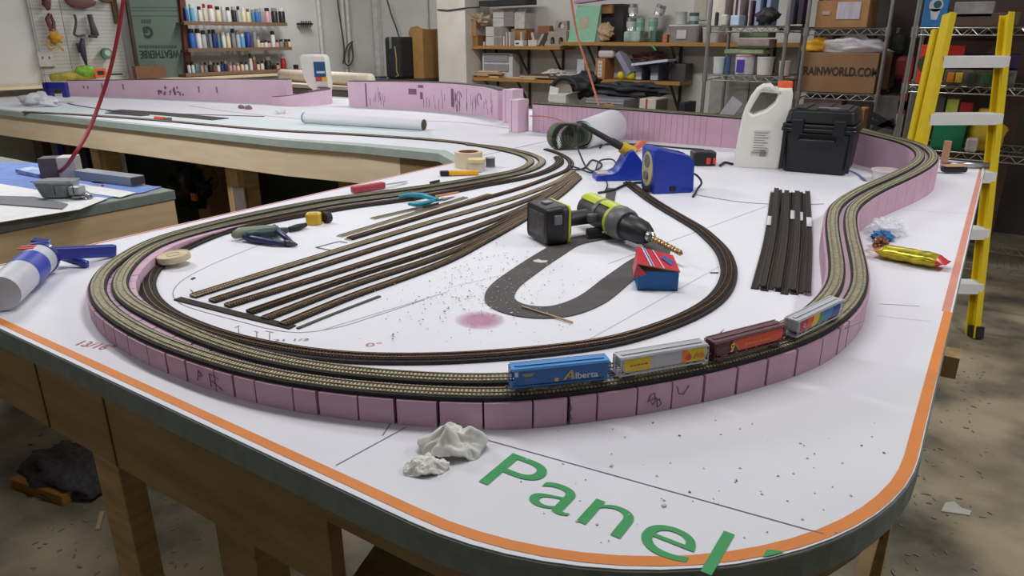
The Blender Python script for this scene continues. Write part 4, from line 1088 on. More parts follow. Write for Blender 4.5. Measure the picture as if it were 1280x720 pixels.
# a folded sheet: crest and two lobes
tm = M('tissue', (226, 226, 218), .9, noise=.02, scale=40, bump=.08, bscale=90)
def tissue(cx, cy, rx_, ry_, hz, seed, rz, tilt=0, nn=40):
    from mathutils import noise as mn
    vs = []; fs = []
    for i in range(nn + 1):
        for j in range(nn + 1):
            u = i / nn * 2 - 1; v = j / nn * 2 - 1
            rad = math.sqrt(u * u + v * v); ang = math.atan2(v, u)
            # squircle mapping to a ragged blob
            k = 1 + .16 * mn.noise(Vector((math.cos(ang) * 1.5, math.sin(ang) * 1.5, seed)))
            f = max(0, 1 - (rad * .82) ** 2.2)
            z = hz * f * (.75 + .5 * mn.noise(Vector((u * 1.6, v * 1.6, seed)))) + .005 * abs(mn.noise(Vector((u * 3, v * 3, seed + 9)))) + .0012 * mn.noise(Vector((u * 9, v * 9, seed)))
            m_ = max(abs(u), abs(v)); s = m_ / rad if rad > 1e-6 else 1
            p = Vector((u * s * rx_ * k, v * s * ry_ * k, 0)); p.rotate(Matrix.Rotation(rz, 3, 'Z'))
            vs.append(Vector((cx + p.x, cy + p.y, TZ + max(z, .0006) + tilt * 0)))
    for i in range(nn):
        for j in range(nn): a = i * (nn + 1) + j; fs.append((a, a + 1, a + nn + 2, a + nn + 1))
    return MB().add(vs, fs)
qa = P(566, 562); qb = P(532, 586)
for k, (mbb, nm) in enumerate(((tissue(qa.x, qa.y, .036, .026, .030, 2, .55), 'tissue_crest'), (tissue(qb.x, qb.y, .024, .016, .013, 5, .75), 'tissue_fold'))):
    o = mbb.build(nm, tm, t, world=True, smooth=True); sm = o.modifiers.new('s', 'SOLIDIFY'); sm.thickness = .0012

o = MB().prism([(-.012, -.004), (-.004, -.010), (.008, -.008), (.016, .0), (.012, .012), (.002, .006), (-.008, .010)], .0021, .003).build('paper_patch', plain('patch_white', (214, 212, 210)), at=P(674, 328)); tag(o, 'small ragged white patch on the left arm of the dark oval', 'patch')
# ---- stir stick, pins, debris
def rod(name, label, cat, a, b, r, m, n=8):
    o = MB().cyl(a, b, r, n=n).build(name, m, loc=(Vector(a) + Vector(b)) / 2, smooth=True); return tag(o, label, cat)
wood_t = plain('wood_tan', (190, 160, 120), .6)
o = MB().bar(P(652, 383, TZ + .0045), P(716, 403, TZ + .0025), .0025, .0025).build('wooden_stick', wood_t, loc=P(684, 393)); tag(o, 'thin tan wooden stick lying over the near edge of the dark oval', 'stick')
a = edge_pt(1080, 0) + Vector((0, 0, -.006)); 
rod('pin', 'tan pin sticking out of the pink foam below the curve', 'pin', a, a + Vector((.02, .012, .012)), .0006, wood_t)
mb = MB(); rng = random.Random(11)
for k in range(650):
    u = rng.gauss(0, 1); v = rng.gauss(0, 1)
    px, py = 612 + 48 * u - 10 * v, 358 + 28 * v
    if k % 5 == 0: px, py = rng.uniform(430, 760), rng.uniform(335, 430)
    if k % 9 == 0: px, py = rng.uniform(640, 1150), rng.uniform(520, 680)
    q = P(px, py)
    if not (-1.45 < q.x < -.03 and q.y > .42): continue
    if k % 9 and (px < 440 or py > 430 or py < 300): continue
    r = rng.uniform(.0004, .0012) * (1.8 if rng.random() < .05 else 1)
    z = TZ + r * .5 + .0021
    if k % 9 == 0: z = TZ + .0005
    mb.m = 0 if rng.random() < .86 else 1
    mb.box((q.x, q.y, z), (r * 2, r * 1.4, r), rz=rng.uniform(0, 3))
o = mb.build('debris', [plain('crumb_pale', (198, 194, 190), .9), plain('crumb_grey', (120, 118, 112), .9)], loc=P(612, 358)); tag(o, 'pale foam crumbs and grey grit scattered left of the drill', 'crumbs', kind='stuff')

# ---- side cutters with green grip
t = thing('side_cutters', 'side cutters with dark blue and green handles beside the yellow tape measure', 'pliers', P(340, 298))
def hpath(seq, rads, name, m, n=10, par=None):
    p = [P(a, b, z) for a, b, z in seq]; return MB().tube(p, rads, n).build(name, m, par or t, world=True, smooth=True)
hpath([(293, 294, 1.014), (300, 291, 1.014), (330, 288, 1.014), (348, 287, 1.012)], [.008, .012, .012, .009], 'grip_back', plain('grip_olive', (128, 138, 116), .5))
hpath([(308, 296, 1.012), (325, 293, 1.014), (345, 290, 1.014), (358, 288, 1.012)], [.009, .011, .010, .007], 'grip_green', plain('grip_green', (30, 66, 62), .5))
navy = plain('grip_navy', (24, 34, 84), .4)
hpath([(306, 296, 1.010), (318, 299, 1.009), (340, 303, 1.008), (357, 305, 1.006)], [.007, .008, .006, .005], 'handle', navy)
hpath([(343, 283, 1.014), (349, 290, 1.018), (357, 297, 1.014), (364, 303, 1.008)], [.005, .006, .006, .005], 'handle', navy)
hpath([(356, 304, 1.006), (364, 304, 1.008), (372, 306, 1.004)], [.007, .007, .002], 'jaws', plain('tool_steel', (90, 88, 84), .4, .7))
t = thing('dark_knife', 'short dark tool lying between the cutters and the yellow tape measure', 'tool', P(371, 284))
hpath([(361, 287, 1.007), (372, 284, 1.008), (382, 281, 1.007)], [.006, .0075, .005], 'handle', darkp)
# ---- yellow tape measure
q = P(396, 281); t = thing('tape_measure', 'yellow and black tape measure standing beside the ramp tracks', 'tape measure', q)
T = Matrix.Translation(P(393, 280)) @ Matrix.Rotation(YAW + .1, 4, 'Z')
MB().prism(rr(.034, .030, .006), 0, .026, T).build('case', plain('tape_yellow', (224, 180, 36), .4), t, world=True, bevel=.003)
T2 = Matrix.Translation(P(408, 279)) @ Matrix.Rotation(YAW + .5, 4, 'Z')
mb = MB(); mb.cyl(T2 @ Vector((-.004, 0, .013)), T2 @ Vector((.010, .006, .013)), .0125, n=22); mb.build('thumb_lock', darkp, t, world=True, bevel=.001)
MB().box((0, 0, .0268), (.02, .016, .001), T).build('top_label', plain('tape_label', (206, 196, 130)), t, world=True)
# ---- teal nippers
t = thing('teal_nippers', 'teal handled nippers with open handles lying on the loose tracks', 'pliers', P(530, 252))
teal = plain('teal_grip', (40, 150, 176), .45)
hpath([(499, 246, 1.014), (510, 243.5, 1.016), (528, 244, 1.018), (540, 248, 1.018), (549, 250, 1.016)], [.004, .006, .0065, .006, .004], 'handle', teal)
hpath([(511, 255, 1.014), (522, 256, 1.015), (535, 253, 1.017), (544, 250, 1.016)], [.004, .0062, .006, .004], 'handle', teal)
hpath([(543, 249.5, 1.015), (556, 249, 1.014), (568, 246, 1.010)], [.006, .0045, .0012], 'jaws', plain('nip_steel', (170, 166, 160), .35, .7))
o = MB().cyl(P(545, 245.5, 1.012), P(573, 240.5, 1.010), .0035, .003, n=8).build('wooden_pencil', plain('wood_orange', (206, 150, 104), .6), loc=P(560, 243), smooth=True); tag(o, 'short wooden stick lying behind the teal nippers', 'stick')
o = MB().cyl(P(529, 259, 1.010), P(548, 254, 1.012), .0032, .0028, n=8).build('needle_file', darkp, loc=P(538, 257), smooth=True); tag(o, 'dark knurled tool handle lying under the teal nippers', 'file')
# ---- red handled chisel and black pen
t = thing('red_chisel', 'red handled chisel lying near the back edge of the table', 'chisel', P(460, 236))
a = P(440, 237.5, TZ + .011); b = P(480, 231, TZ + .011)
MB().bar(a, b, .02, .018).build('handle', plain('handle_red', (178, 66, 78), .5), t, world=True, bevel=.004)
c = P(508, 227, TZ + .005); MB().bar(b, c, .010, .002, up=(0, .3, 1)).build('blade', steel, t, world=True)
rod('marker', 'short black marker lying beyond the ramp tracks near the yellow knife', 'marker', P(538, 228.5, TZ + .004), P(549, 226, TZ + .004), .004, darkp)
# ---- yellow utility knife
t = thing('utility_knife', 'yellow utility knife with black end before the rolls of tape', 'knife', P(575, 218))
a = P(553, 216.5, TZ + .009); b = P(598, 215.5, TZ + .008)
MB().bar(a, b, .022, .014).build('handle', plain('knife_yellow', (240, 176, 30), .45), t, world=True, bevel=.004)
MB().bar(a - (b - a).normalized() * .008, a + (b - a) * .2, .023, .0145).build('end_slider', blackp, t, world=True, bevel=.004)
MB().bar(b, b + (b - a) * .08, .008, .002).build('blade', steel, t, world=True)
# ---- rolls of tape
def tape_roll(px, py, R, r, h, m, label, core=None):
    q = P(px, py); t = thing('tape_roll', label, 'roll of tape', q, group='tape rolls')
    MB().lathe([(r, 0), (R, 0), (R, h), (r, h)], n=32, ring=True).build('tape', m, t, smooth=30)
    MB().lathe([(r - .003, .0005), (r, .0005), (r, h - .0005), (r - .003, h - .0005)], n=32, ring=True).build('core', core or cardb, t, smooth=30)
    return t
tape_roll(586, 209, .046, .034, .052, plain('masking', (224, 212, 178), .6), 'large cream masking tape roll standing flat by the bench corner', plain('core_red', (150, 96, 70)))
q = P(597, 213); t = thing('tape_roll', 'smaller clear tape roll before the large masking tape roll', 'roll of tape', q, group='tape rolls'); t.location = P(596, 214)
MB().lathe([(0.017, 0), (.026, 0), (.027, .036), (.017, .036)], n=28, ring=True).build('tape', plain('clear_tape', (206, 200, 182), .4), t, smooth=30)
MB().lathe([(.0275, .03), (.0285, .03), (.0285, .04), (.0, .04), (0, .039), (.0275, .039)], n=28).build('dish', plain('cream_dish', (230, 214, 160)), t, smooth=30)
t = thing('solder_spool', 'small grey and white spool right of the tape rolls', 'spool', P(613, 209))
mb = MB(); mb.lathe([(0, 0), (.017, 0), (.017, .003), (.012, .003), (.012, .030), (.017, .030), (.017, .033), (0, .033)], n=24); mb.build('spool', plain('spool_grey', (176, 176, 180), .4), t, smooth=30)
MB().lathe([(.0125, .004), (.0155, .004), (.0155, .029), (.0125, .029)], n=24, ring=True).build('solder_wire', plain('solder', (110, 110, 116), .4, .5), t, smooth=30)

# ---- caulking gun at the left
t = thing('caulking_gun', 'blue caulking gun with labelled cartridge at the left of the table', 'caulking gun', P(60, 335))
R = .030; a = P(52, 322, TZ + R + .001); dirr = (P(18, 352, TZ + R) - P(52, 322, TZ + R)).normalized(); b = a + dirr * .2
cbl = M('gun_blue', (26, 54, 150), .3, noise=.08, coat=.4)
MB().tube([a - dirr * .004, a, a + dirr * .012], [.026, R, R], 28).build('end_cap', cbl, t, world=True, smooth=40)
MB().cyl(a + dirr * .012, b, R - .002, n=28).build('cartridge', plain('cartridge_white', (206, 208, 216), .4), t, world=True, smooth=40)
MB().tube([a + dirr * .05, a + dirr * .11], R - .0015, 28, cap=False).build('cartridge_label', plain('label_blue', (50, 70, 180), .4), t, world=True, smooth=40)
mb = MB(); side_ = Vector((-dirr.y, dirr.x, 0))
for k in (0, 1): mb.box((0, 0, 0), (.008, .024, .002), fr(a + dirr * (.022 + .014 * k) + (side_ * -.3 + Vector((0, 0, .95))).normalized() * (R - .0005), dirr, side_))
mb.build('red_mark', plain('label_red', (206, 60, 60)), t, world=True)
MB().bar(a - dirr * .002 + Vector((0, 0, .006)), P(144, 313, TZ + .012), .015, .024).build('handle', cbl, t, world=True, bevel=.003)
MB().bar(P(68, 318, TZ + .022), P(110, 331, TZ + .006), .010, .014).build('trigger', cbl, t, world=True, bevel=.003)
rod_a = a - dirr * .002
MB().bar(P(40, 300, TZ + .052), P(63, 303, TZ + .045), .02, .006).build('frame_plate', cbl, t, world=True, bevel=.002)

# ---- bundle of dark flex track strips
bun_m = M('strip_brown', (52, 43, 37), .7, rgb2=(36, 30, 27), scale=90, stretch=(1, 6, 1))
bun_edge = plain('strip_rail', (92, 78, 62), .45, .4)
n = 11
for k in range(n):
    u = k / (n - 1); rng = random.Random(40 + k)
    lay = k % 3 == 1
    xa = 943 + 62 * u + (3 if lay else 0); ya = 362 + 8 * u + rng.uniform(-2, 2); xb = 966 + 43 * u; yb = 240 + 4 * u + rng.uniform(-3, 2)
    xm = xa + (xb - xa) * .5 + 3.5 - 1 * u; ym = ya + (yb - ya) * .5
    z = TZ + .0022 + (.0058 if lay else 0)
    cl = smooth_path([P(xa, ya), P(xm, ym), P(xb, yb)], .03)
    for q in cl: q.z = z
    t = thing('track_strip', 'dark flex track strip in the bundle, %s from the left' % ORD[k], 'track', cl[len(cl) // 2], group='bundled dark track strips')
    MB().strip(offs(cl, .0062), offs(cl, -.0062), bot=z - .002).build('tie_strip', bun_m, t, world=True)
    for s_ in (-1, 1):
        c = offs(cl, s_ * .0045, .0022); MB().strip(offs(c, .0005), offs(c, -.0005), bot=z).build('rail', bun_edge, t, world=True)
    if k in (0, 6, 8, 10):
        j = int(len(cl) * (.55 if k == 0 else .6 if k < 9 else .52)); l = offs(cl, .0055, .0026)[j:j + 4]; r = offs(cl, -.0055, .0026)[j:j + 4]
        MB().strip(l, r, bot=z + .0021).build('paper_label', plain('label_white', (214, 220, 226)), t, world=True)
# ---- snack wrapper, clear bag
t = thing('snack_wrapper', 'shiny yellow snack wrapper with red end, right of the S curve', 'wrapper', P(1143, 325))
a = P(1097, 312, TZ + .014); b = P(1182, 328, TZ + .014); dv = (b - a); L = dv.length; dv.normalize(); sv = Vector((-dv.y, dv.x, 0))
from mathutils import noise as mn
def wrap(u0, u1, mat, nm, w=.024, h=.013):
    vs = []; fs = []; nn = 16; kk = 22
    for i in range(nn + 1):
        u = u0 + (u1 - u0) * i / nn; e = min(1, min(u, 1 - u) * 7 + .12) ; e = max(e, .1)
        for j in range(kk):
            th_ = 2 * pi * j / kk; k = 1 + .12 * mn.noise(Vector((u * 9, math.cos(th_) * 2, math.sin(th_) * 2)))
            p = a + dv * L * u + sv * w * (.75 + .25 * e) * math.cos(th_) * k + Vector((0, 0, 1)) * h * e * math.sin(th_) * k
            p.z = max(p.z, TZ + .0008); vs.append(p)
    for i in range(nn):
        for j in range(kk): fs.append((i * kk + j, i * kk + (j + 1) % kk, (i + 1) * kk + (j + 1) % kk, (i + 1) * kk + j))
    return MB().add(vs, fs).build(nm, mat, t, world=True, smooth=True)
foil = M('foil_yellow', (214, 196, 40), .25, .35, noise=.2, scale=60)
wrap(.06, .90, foil, 'wrapper_body'); wrap(.90, 1.04, plain('foil_red', (214, 60, 60), .3), 'red_end'); wrap(-.04, .06, plain('foil_gold', (206, 130, 60), .3, .4), 'torn_end')
mb = MB(); T = fr(P(1112, 312, TZ + .0285), P(1172, 322, TZ) - P(1112, 312, TZ), sv)
mb = MB()
for k_ in range(5): mb.box((.008 + .011 * k_, .004 * (k_ % 2), 0), (.008, .010, .0004), fr(P(1120, 313.5, TZ + .0272), dv, sv))
mb.build('lettering', plain('print_olive', (90, 96, 40)), t, world=True)
t = thing('clear_bag', 'clear crumpled plastic bag with blue printing behind the yellow wrapper', 'bag', P(1108, 296))
clear = M('clear_film', (240, 244, 248), .15, noise=.02, alpha=.35)
q = P(1108, 292); mb = MB(); crumple(mb, (q.x, q.y, TZ + .012), (.03, .05, .018), 4, amp=.7, fr_=3); mb.build('film', clear, t, world=True, smooth=False)
q = P(1103, 300); mb = MB(); crumple(mb, (q.x, q.y, TZ + .006), (.018, .026, .010), 8, amp=.8, fr_=3); mb.build('blue_print', M('bag_blue', (40, 130, 190), .4, noise=.2, scale=80), t, world=True)
t = thing('orange_slips', 'small brown bag tip with orange strips touching the yellow wrapper', 'bag', P(1090, 311))
mb = MB(); q = P(1100, 309); crumple(mb, (q.x, q.y, TZ + .008), (.012, .02, .012), 3, amp=.8, fr_=3); mb.build('bag_tip', plain('brown_foil', (150, 100, 70), .3, .4), t, world=True)
MB().bar(P(1082, 312, TZ + .002), P(1100, 314, TZ + .01), .005, .001).build('strip', plain('strip_orange', (214, 150, 104)), t, world=True)
# ---- small white tub inside the curve
t = thing('plastic_tub', 'small translucent round tub inside the far foam curve', 'tub', P(1106, 226))
MB().lathe([(0, 0), (.036, 0), (.040, .030), (.043, .030), (.043, .034), (.038, .034), (.035, .004), (0, .003)], n=30).build('tub', plain('tub_white', (222, 214, 214), .4), t, smooth=40)
# far right end of the table
t = thing('screwdriver_set', 'dark tool with tan top at the far right end of the table', 'tool', P(1192, 211))
MB().bar(P(1178, 211, TZ + .014), P(1207, 211, TZ + .014), .03, .02).build('handle', darkp, t, world=True, bevel=.006)
MB().bar(P(1180, 207, TZ + .026), P(1206, 207, TZ + .026), .024, .004).build('top_plate', plain('tan_plate', (206, 160, 120)), t, world=True)
rod('metal_tube', 'long silver tube lying across the far right end of the table', 'tube', P(1176, 205, TZ + .012), P(1236, 207, TZ + .012), .010, steel, n=14)
t = thing('wood_peg', 'tan wooden peg clamped behind the foam at the far right bend', 'peg', P(1177, 205))
MB().bar(P(1180, 203, TZ + .02), P(1180, 203, TZ + .02) + Vector((0, 0, .07)), .022, .012).build('peg', plain('tan_peg', (186, 140, 110)), t, world=True, bevel=.002)
o = MB().bar(P(1226, 222, TZ + .002), P(1226, 222, TZ + .002) + Vector((0, .22, 0)), .004, .004).build('white_rod', white_p, loc=P(1226, 222)); tag(o, 'thin white strip along the far right corner of the sheet', 'strip')

# ================================================================ FAR BENCHWORK THINGS
def curved_riser(front, depth, name, label, m=pinkL, kerf=None, top_m=None, marks=None):
    """front: world points of the front top edge, wall goes down to the table"""
    p = smooth_path([Vector(q) for q in front], .02) if len(front) > 2 else resample([Vector(q) for q in front], .02)
    back = offs(p, -depth)
    t = thing(name, label, 'foam riser', (p[len(p) // 2].x, p[len(p) // 2].y, TZ), group=None)
    MB().strip([q - Vector((0, 0, .004)) for q in p], [q - Vector((0, 0, .004)) for q in back], bot=TZ + .0002).build('foam', m, t, world=True)
    a = offs(p, -.004); b = offs(p, -depth + .004)
    MB().strip(a, b, bot=[q.z - .0045 for q in p]).build('cork_top', top_m or grey_bed, t, world=True)
    return t, p
far_lab = 'long printed pink foam wall on the far benchwork, right of the white glue bottle'
t, p = curved_riser([(-3.35, 3.21, 1.151), (-3.0, 3.27, 1.157), (-2.70, 3.29, 1.160), (-2.32, 3.20, 1.158), (-2.14, 3.08, 1.152)], .07, 'foam_riser', far_lab)
fp = offs(p, .0008)
def on_wall(u, h): 
    k = u * (len(fp) - 1); i = min(int(k), len(fp) - 2); q = fp[i].lerp(fp[i + 1], k - i); return Vector((q.x, q.y, TZ + h))
mb = MB(); rng = random.Random(5)
def mark(u0, u1, h0, h1):
    n = max(2, int((u1 - u0) * len(fp)))
    for k in range(n):
        a = u0 + (u1 - u0) * k / n; b = u0 + (u1 - u0) * (k + 1) / n
        mb.quad(on_wall(a, h0), on_wall(b, h0), on_wall(b, h1), on_wall(a, h1))
for k in range(60):
    u = rng.choice((rng.uniform(.11, .21), rng.uniform(.42, .56), rng.uniform(.60, .66), rng.uniform(.7, .95))); h0 = rng.uniform(.002, .08); mark(u, u + .0025, h0, h0 + rng.uniform(.03, .06))
mark(.10, .108, .003, .14); mark(.345, .39, .085, .118); mark(.41, .425, .06, .10); mark(.60, .618, .03, .13); mark(.40, .43, .125, .14)
for uc in (.655, .80):
    for r in (.034, .026):
        q = [on_wall(uc + .018 * (r / .034) * math.cos(a), .085 + r * math.sin(a)) for a in [2 * pi * j / 20 for j in range(16)]]
        mb.tube(q, .0012, 4)
mb.build('printed_marks', M('foam_print', (140, 100, 134), .8), t, world=True)
t, p = curved_riser([(-5.71, 2.69, 1.105), (-5.3, 2.80, 1.116), (-4.88, 2.90, 1.128), (-4.3, 3.02, 1.142), (-3.80, 3.11, 1.152)], .06, 'foam_riser', 'long plain pink foam wall at the far left, below the pegboard')
fp = offs(p, .0008); mb = MB(); rng = random.Random(9)
for k in range(22):
    u = rng.uniform(.43, .56); h = rng.uniform(.02, .07); mark(u, u + rng.uniform(.004, .012), h, h + rng.uniform(.008, .025))
for u in (.08, .1, .17, .27, .62, .70): mark(u, u + .006, .05, .07 + .02 * (u > .15))
mb.build('printed_marks', M('foam_print'), t, world=True)
# short kinked riser piece behind the glue bottle
t, p = curved_riser([(-3.84, 3.02, 1.05), (-3.70, 3.02, 1.062), (-3.56, 3.10, 1.085), (-3.60, 3.30, 1.09), (-3.80, 3.45, 1.09)], .07, 'foam_riser', 'low curved pink foam piece with dark top left of the glue bottle', top_m=M('plum_bed', (96, 66, 84), .8))
for (cx, cy_, w_, d_, h, rz, lab) in ((-1.805, 2.765, .05, .09, .142, 0, 'upright pink foam block standing before the gap in the foam wall'), (-2.04, 3.07, .06, .10, .160, 0, 'second upright pink foam block, behind the front block')):
    t = thing('foam_block', lab, 'foam block', (cx, cy_, TZ + .0003), rz)
    MB().box((0, 0, h / 2), (w_, d_, h)).build('block', pinkL, t, bevel=.002)
    mb = MB(); mb.box((-w_ * .18, -d_ / 2 - .0004, h / 2), (.0015, .0006, h * .98)); mb.build('cut_line', M('foam_print'), t)
# paper tube
a = P(380, 147, TZ + .028); b = P(530, 156, TZ + .026)
t = thing('paper_tube', 'long white rolled paper tube lying on the far benchwork', 'paper roll', (a + b) / 2)
MB().cyl(a, b, .025, n=22, cap=False).build('roll', paper, t, world=True, smooth=True)
MB().tube([b - (b - a).normalized() * .03, b + (b - a).normalized() * .002], .021, 18).build('core', plain('core_brown', (92, 70, 58)), t, world=True)
dv = (b - a).normalized(); MB().tube([a + dv * .002, a + dv * .012], .0256, 22, cap=False).build('blue_tape', plain('tape_blue', (90, 160, 200)), t, world=True)
MB().cyl(a - dv * .001, a + dv * .01, .021, n=18).build('core', plain('core_brown'), t, world=True)
# thin pale sheet with long edge
# white squeeze bottle
q = P(403, 127); q = Vector((-3.45, 3.42, TZ))
q = WB(401, 125, 3.42); q.z = TZ + .0005
t = thing('glue_bottle', 'tall white glue bottle with blue and red label, standing neck down', 'bottle', q, YAW)
pm = (proj(q + Vector((CU, SU, 0)) * .1)[0] - proj(q)[0]) / .1
def G(px, py): return ((px - 400) / pm, (125 - py) / pm)
out = [G(*a) for a in ((397, 125), (396, 115), (388, 108), (384, 100), (381, 85), (380, 74), (383, 71), (410, 71), (413, 74), (414, 90), (415, 105), (413, 116), (411, 125))]
hole = [G(*a) for a in ((396, 114), (402, 119), (403, 121), (398, 121))]
vs, fs = curve_mesh([out], .09, .012, Matrix.Translation((0, 0, 0)) @ Matrix.Rotation(pi / 2, 4, 'X'), res=3)
MB().add(vs, fs).build('bottle_body', M('jug_white'), t, smooth=50)
def lab_rect(x0, y0, x1, y1, m, nm, k=0):
    a = G(x0, y1); b = G(x1, y0); MB().box(((a[0] + b[0]) / 2, -.0455 - k, (a[1] + b[1]) / 2), (b[0] - a[0], .001, b[1] - a[1])).build(nm, m, t)
lab_rect(397, 79, 411, 97, plain('glue_blue', (34, 84, 136)), 'label'); lab_rect(398, 97, 412, 102, plain('glue_red', (216, 80, 70)), 'label_band'); lab_rect(406, 97, 412, 102, plain('glue_yellow', (236, 196, 60)), 'label_mark', .0008); lab_rect(400, 90, 410, 92.5, plain('glue_white', (220, 220, 226)), 'label_band', .0008)
a = G(402, 125); MB().cyl((a[0] + .01, 0, 0), (a[0] + .01, 0, .02), .022, .02, n=18).build('cap', plain('glue_cap', (206, 150, 140)), t)
# dark strips on far bench, orange marker, crumpled bag, blue clamp, scraps
o = solid_line([(85, 129.5), (96, 132), (115, 135), (160, 140), (330, 146)], .012, .002, grey_bed, 'cork_strip', 'thin dark strip curving over the far benchwork paper', 'strip', z=TZ + .001)
o = solid_line([(142, 138.5), (200, 142.5), (276, 149.5)], .10, .003, M('cork_dark', (72, 70, 66), .85), 'cork_sheet', 'long dark cork sheet strip on the far benchwork before the orange marker', 'strip', z=TZ + .001)
o = solid_line([(136, 141.5), (182, 145)], .05, .004, M('cork_dark'), 'cork_sheet', 'short dark cork piece at the left end of the long cork strip', 'strip', z=TZ + .001)
t = thing('box_cutter', 'small orange and grey tool lying on the far benchwork front', 'knife', P(204, 148))
MB().bar(P(194, 147.5, TZ + .011), P(205, 148.5, TZ + .011), .02, .018).build('handle', plain('cutter_orange', (232, 104, 70)), t, world=True, bevel=.004)
MB().bar(P(205, 148.5, TZ + .011), P(215, 148.5, TZ + .009), .018, .014).build('blade_end', plain('cutter_grey', (110, 100, 104)), t, world=True, bevel=.004)
q = P(50, 132); t = thing('plastic_bag', 'crumpled clear and white plastic bag at the far left of the benchwork', 'bag', q)
mb = MB(); crumple(mb, (q.x, q.y, TZ + .02), (.16, .07, .045), 6, amp=.6); mb.build('film', M('bag_white', (232, 232, 238), .35, noise=.05, alpha=.9), t, world=True, smooth=True)
q = P(66, 130); t = thing('blue_clamp', 'dark blue square clamp standing at the far left end of the foam wall', 'clamp', (q.x, q.y, TZ + .0005), YAW)
cb = plain('clamp_blue', (34, 40, 130), .45)
k = 1 / ((proj(q + Vector((CU, SU, 0)) * .1)[0] - proj(q)[0]) / .1)
MB().box((-.002, 0, 13 * k), (6 * k, .04, 26 * k)).build('upright', cb, t, bevel=.003)
MB().box((8 * k, 0, 22 * k), (28 * k, .04, 8 * k)).build('top_bar', cb, t, bevel=.003)
MB().box((19 * k, 0, 14 * k), (6 * k, .035, 12 * k)).build('jaw', cb, t, bevel=.003)
q = P(306, 136); t = thing('foam_scraps', 'small brownish scraps lying before the far left foam wall', 'scraps', q)
mb = MB()
for dx, dy in ((-.03, 0), (.02, .01), (.05, -.01)): crumple(mb, (q.x + dx, q.y + dy, TZ + .008), (.022, .014, .012), dx * 90, amp=.6, n=12, m=8)
mb.build('scrap_pile', plain('scrap_pink', (150, 116, 120), .8), t, world=True); t['kind'] = 'stuff'
o = MB().lathe([(0, 0), (.022, 0), (.03, .02), (.028, .02), (.02, .003), (0, .003)], n=20).build('small_dish', white_p, at=P(351, 142), smooth=True); tag(o, 'small white cone lying left of the long paper tube', 'dish')

# rear work table with pale long tube
t = thing('rear_table', 'cream topped rear work table behind the far foam walls', 'table', (-4.3, 4.25, 0))
MB().box((-4.3, 4.3, 1.035), (1.7, .7, .03)).build('table_top', plain('cream_top', (226, 214, 190)), t, world=True, bevel=.003)
MB().box((-4.3, 3.98, .96), (1.66, .02, .12)).build('apron', plain('apron_grey', (140, 130, 116)), t, world=True)
for x in (-5.1, -3.5):
    for y in (4.0, 4.6): MB().box((x, y, .51), (.06, .06, 1.02)).build('leg', pine, t, world=True)
rod('cream_tube', 'long cream cardboard tube lying on the rear work table', 'tube', (-5.1, 4.15, 1.10), (-3.95, 4.02, 1.10), .047, plain('tube_cream', (228, 216, 194)), n=20)

# ================================================================ LEFT SIDE TABLE
t = thing('side_table', 'small plywood side table at left with grey edge', 'table', (-2.5, .6, 0))
X0, X1, Y0, Y1 = -3.3, -1.90, -.35, 1.13
MB().box(((X0 + X1) / 2, (Y0 + Y1) / 2, TZ - .015), (X1 - X0, Y1 - Y0, .028)).build('table_top', edgegrey, t, world=True, bevel=.003)
MB().box((X1 - .012, (Y0 + Y1) / 2, TZ - .09), (.018, Y1 - Y0 - .01, .12)).build('apron', plypale if False else M('plywood_side', (214, 188, 148), .7, rgb2=(196, 168, 126), scale=5, stretch=(1, 1, 6)), t, world=True)
MB().box(((X0 + X1) / 2, Y1 - .012, TZ - .09), (X1 - X0 - .04, .018, .12)).build('apron', M('plywood_side'), t, world=True)
for x in (X0 + .06, X1 - .07):
    for y in (Y0 + .06, Y1 - .07): MB().box((x, y, .47), (.06, .06, .94)).build('leg', pine, t, world=True)
def slabpx(name, label, cat, pts, h, m, z=TZ + .0002, bevel=0, group=None):
    """flat thing outlined on the table by pixel corners"""
    p = [P(a, b, z) for a, b in pts]; c = sum(p, Vector()) / len(p)
    o = MB().prism([(q.x, q.y) for q in p], z, z + h).build(name, m, loc=c, bevel=bevel); return tag(o, label, cat, group)
slabpx('blue_cloth', 'light blue sheet on the side table by its far corner', 'cloth', ((-30, 203), (62, 205), (118, 230), (202, 234), (180, 241), (110, 252), (-30, 246)), .002, M('cloth_blue', (112, 136, 196), .8, noise=.1))
slabpx('paper_strip', 'white lettered paper strip lying on the blue sheet', 'paper', ((92, 232), (100, 230), (170, 241), (150, 247), (106, 241)), .001, plain('paper_warm', (222, 222, 220)), z=TZ + .0026)
slabpx('white_tray', 'pale sheets under the plastic bowl at the front of the side table', 'paper', ((-30, 225), (60, 240), (135, 248), (100, 262), (-30, 283)), .001, plain('paper_warm', (222, 222, 220)), z=TZ + .0026)
slabpx('metal_ruler', 'grey flat ruler lying at the front of the side table', 'ruler', ((0, 246), (42, 247), (85, 256), (78, 262), (0, 256)), .003, plain('ruler_grey', (120, 122, 124), .4, .3), z=TZ + .004)
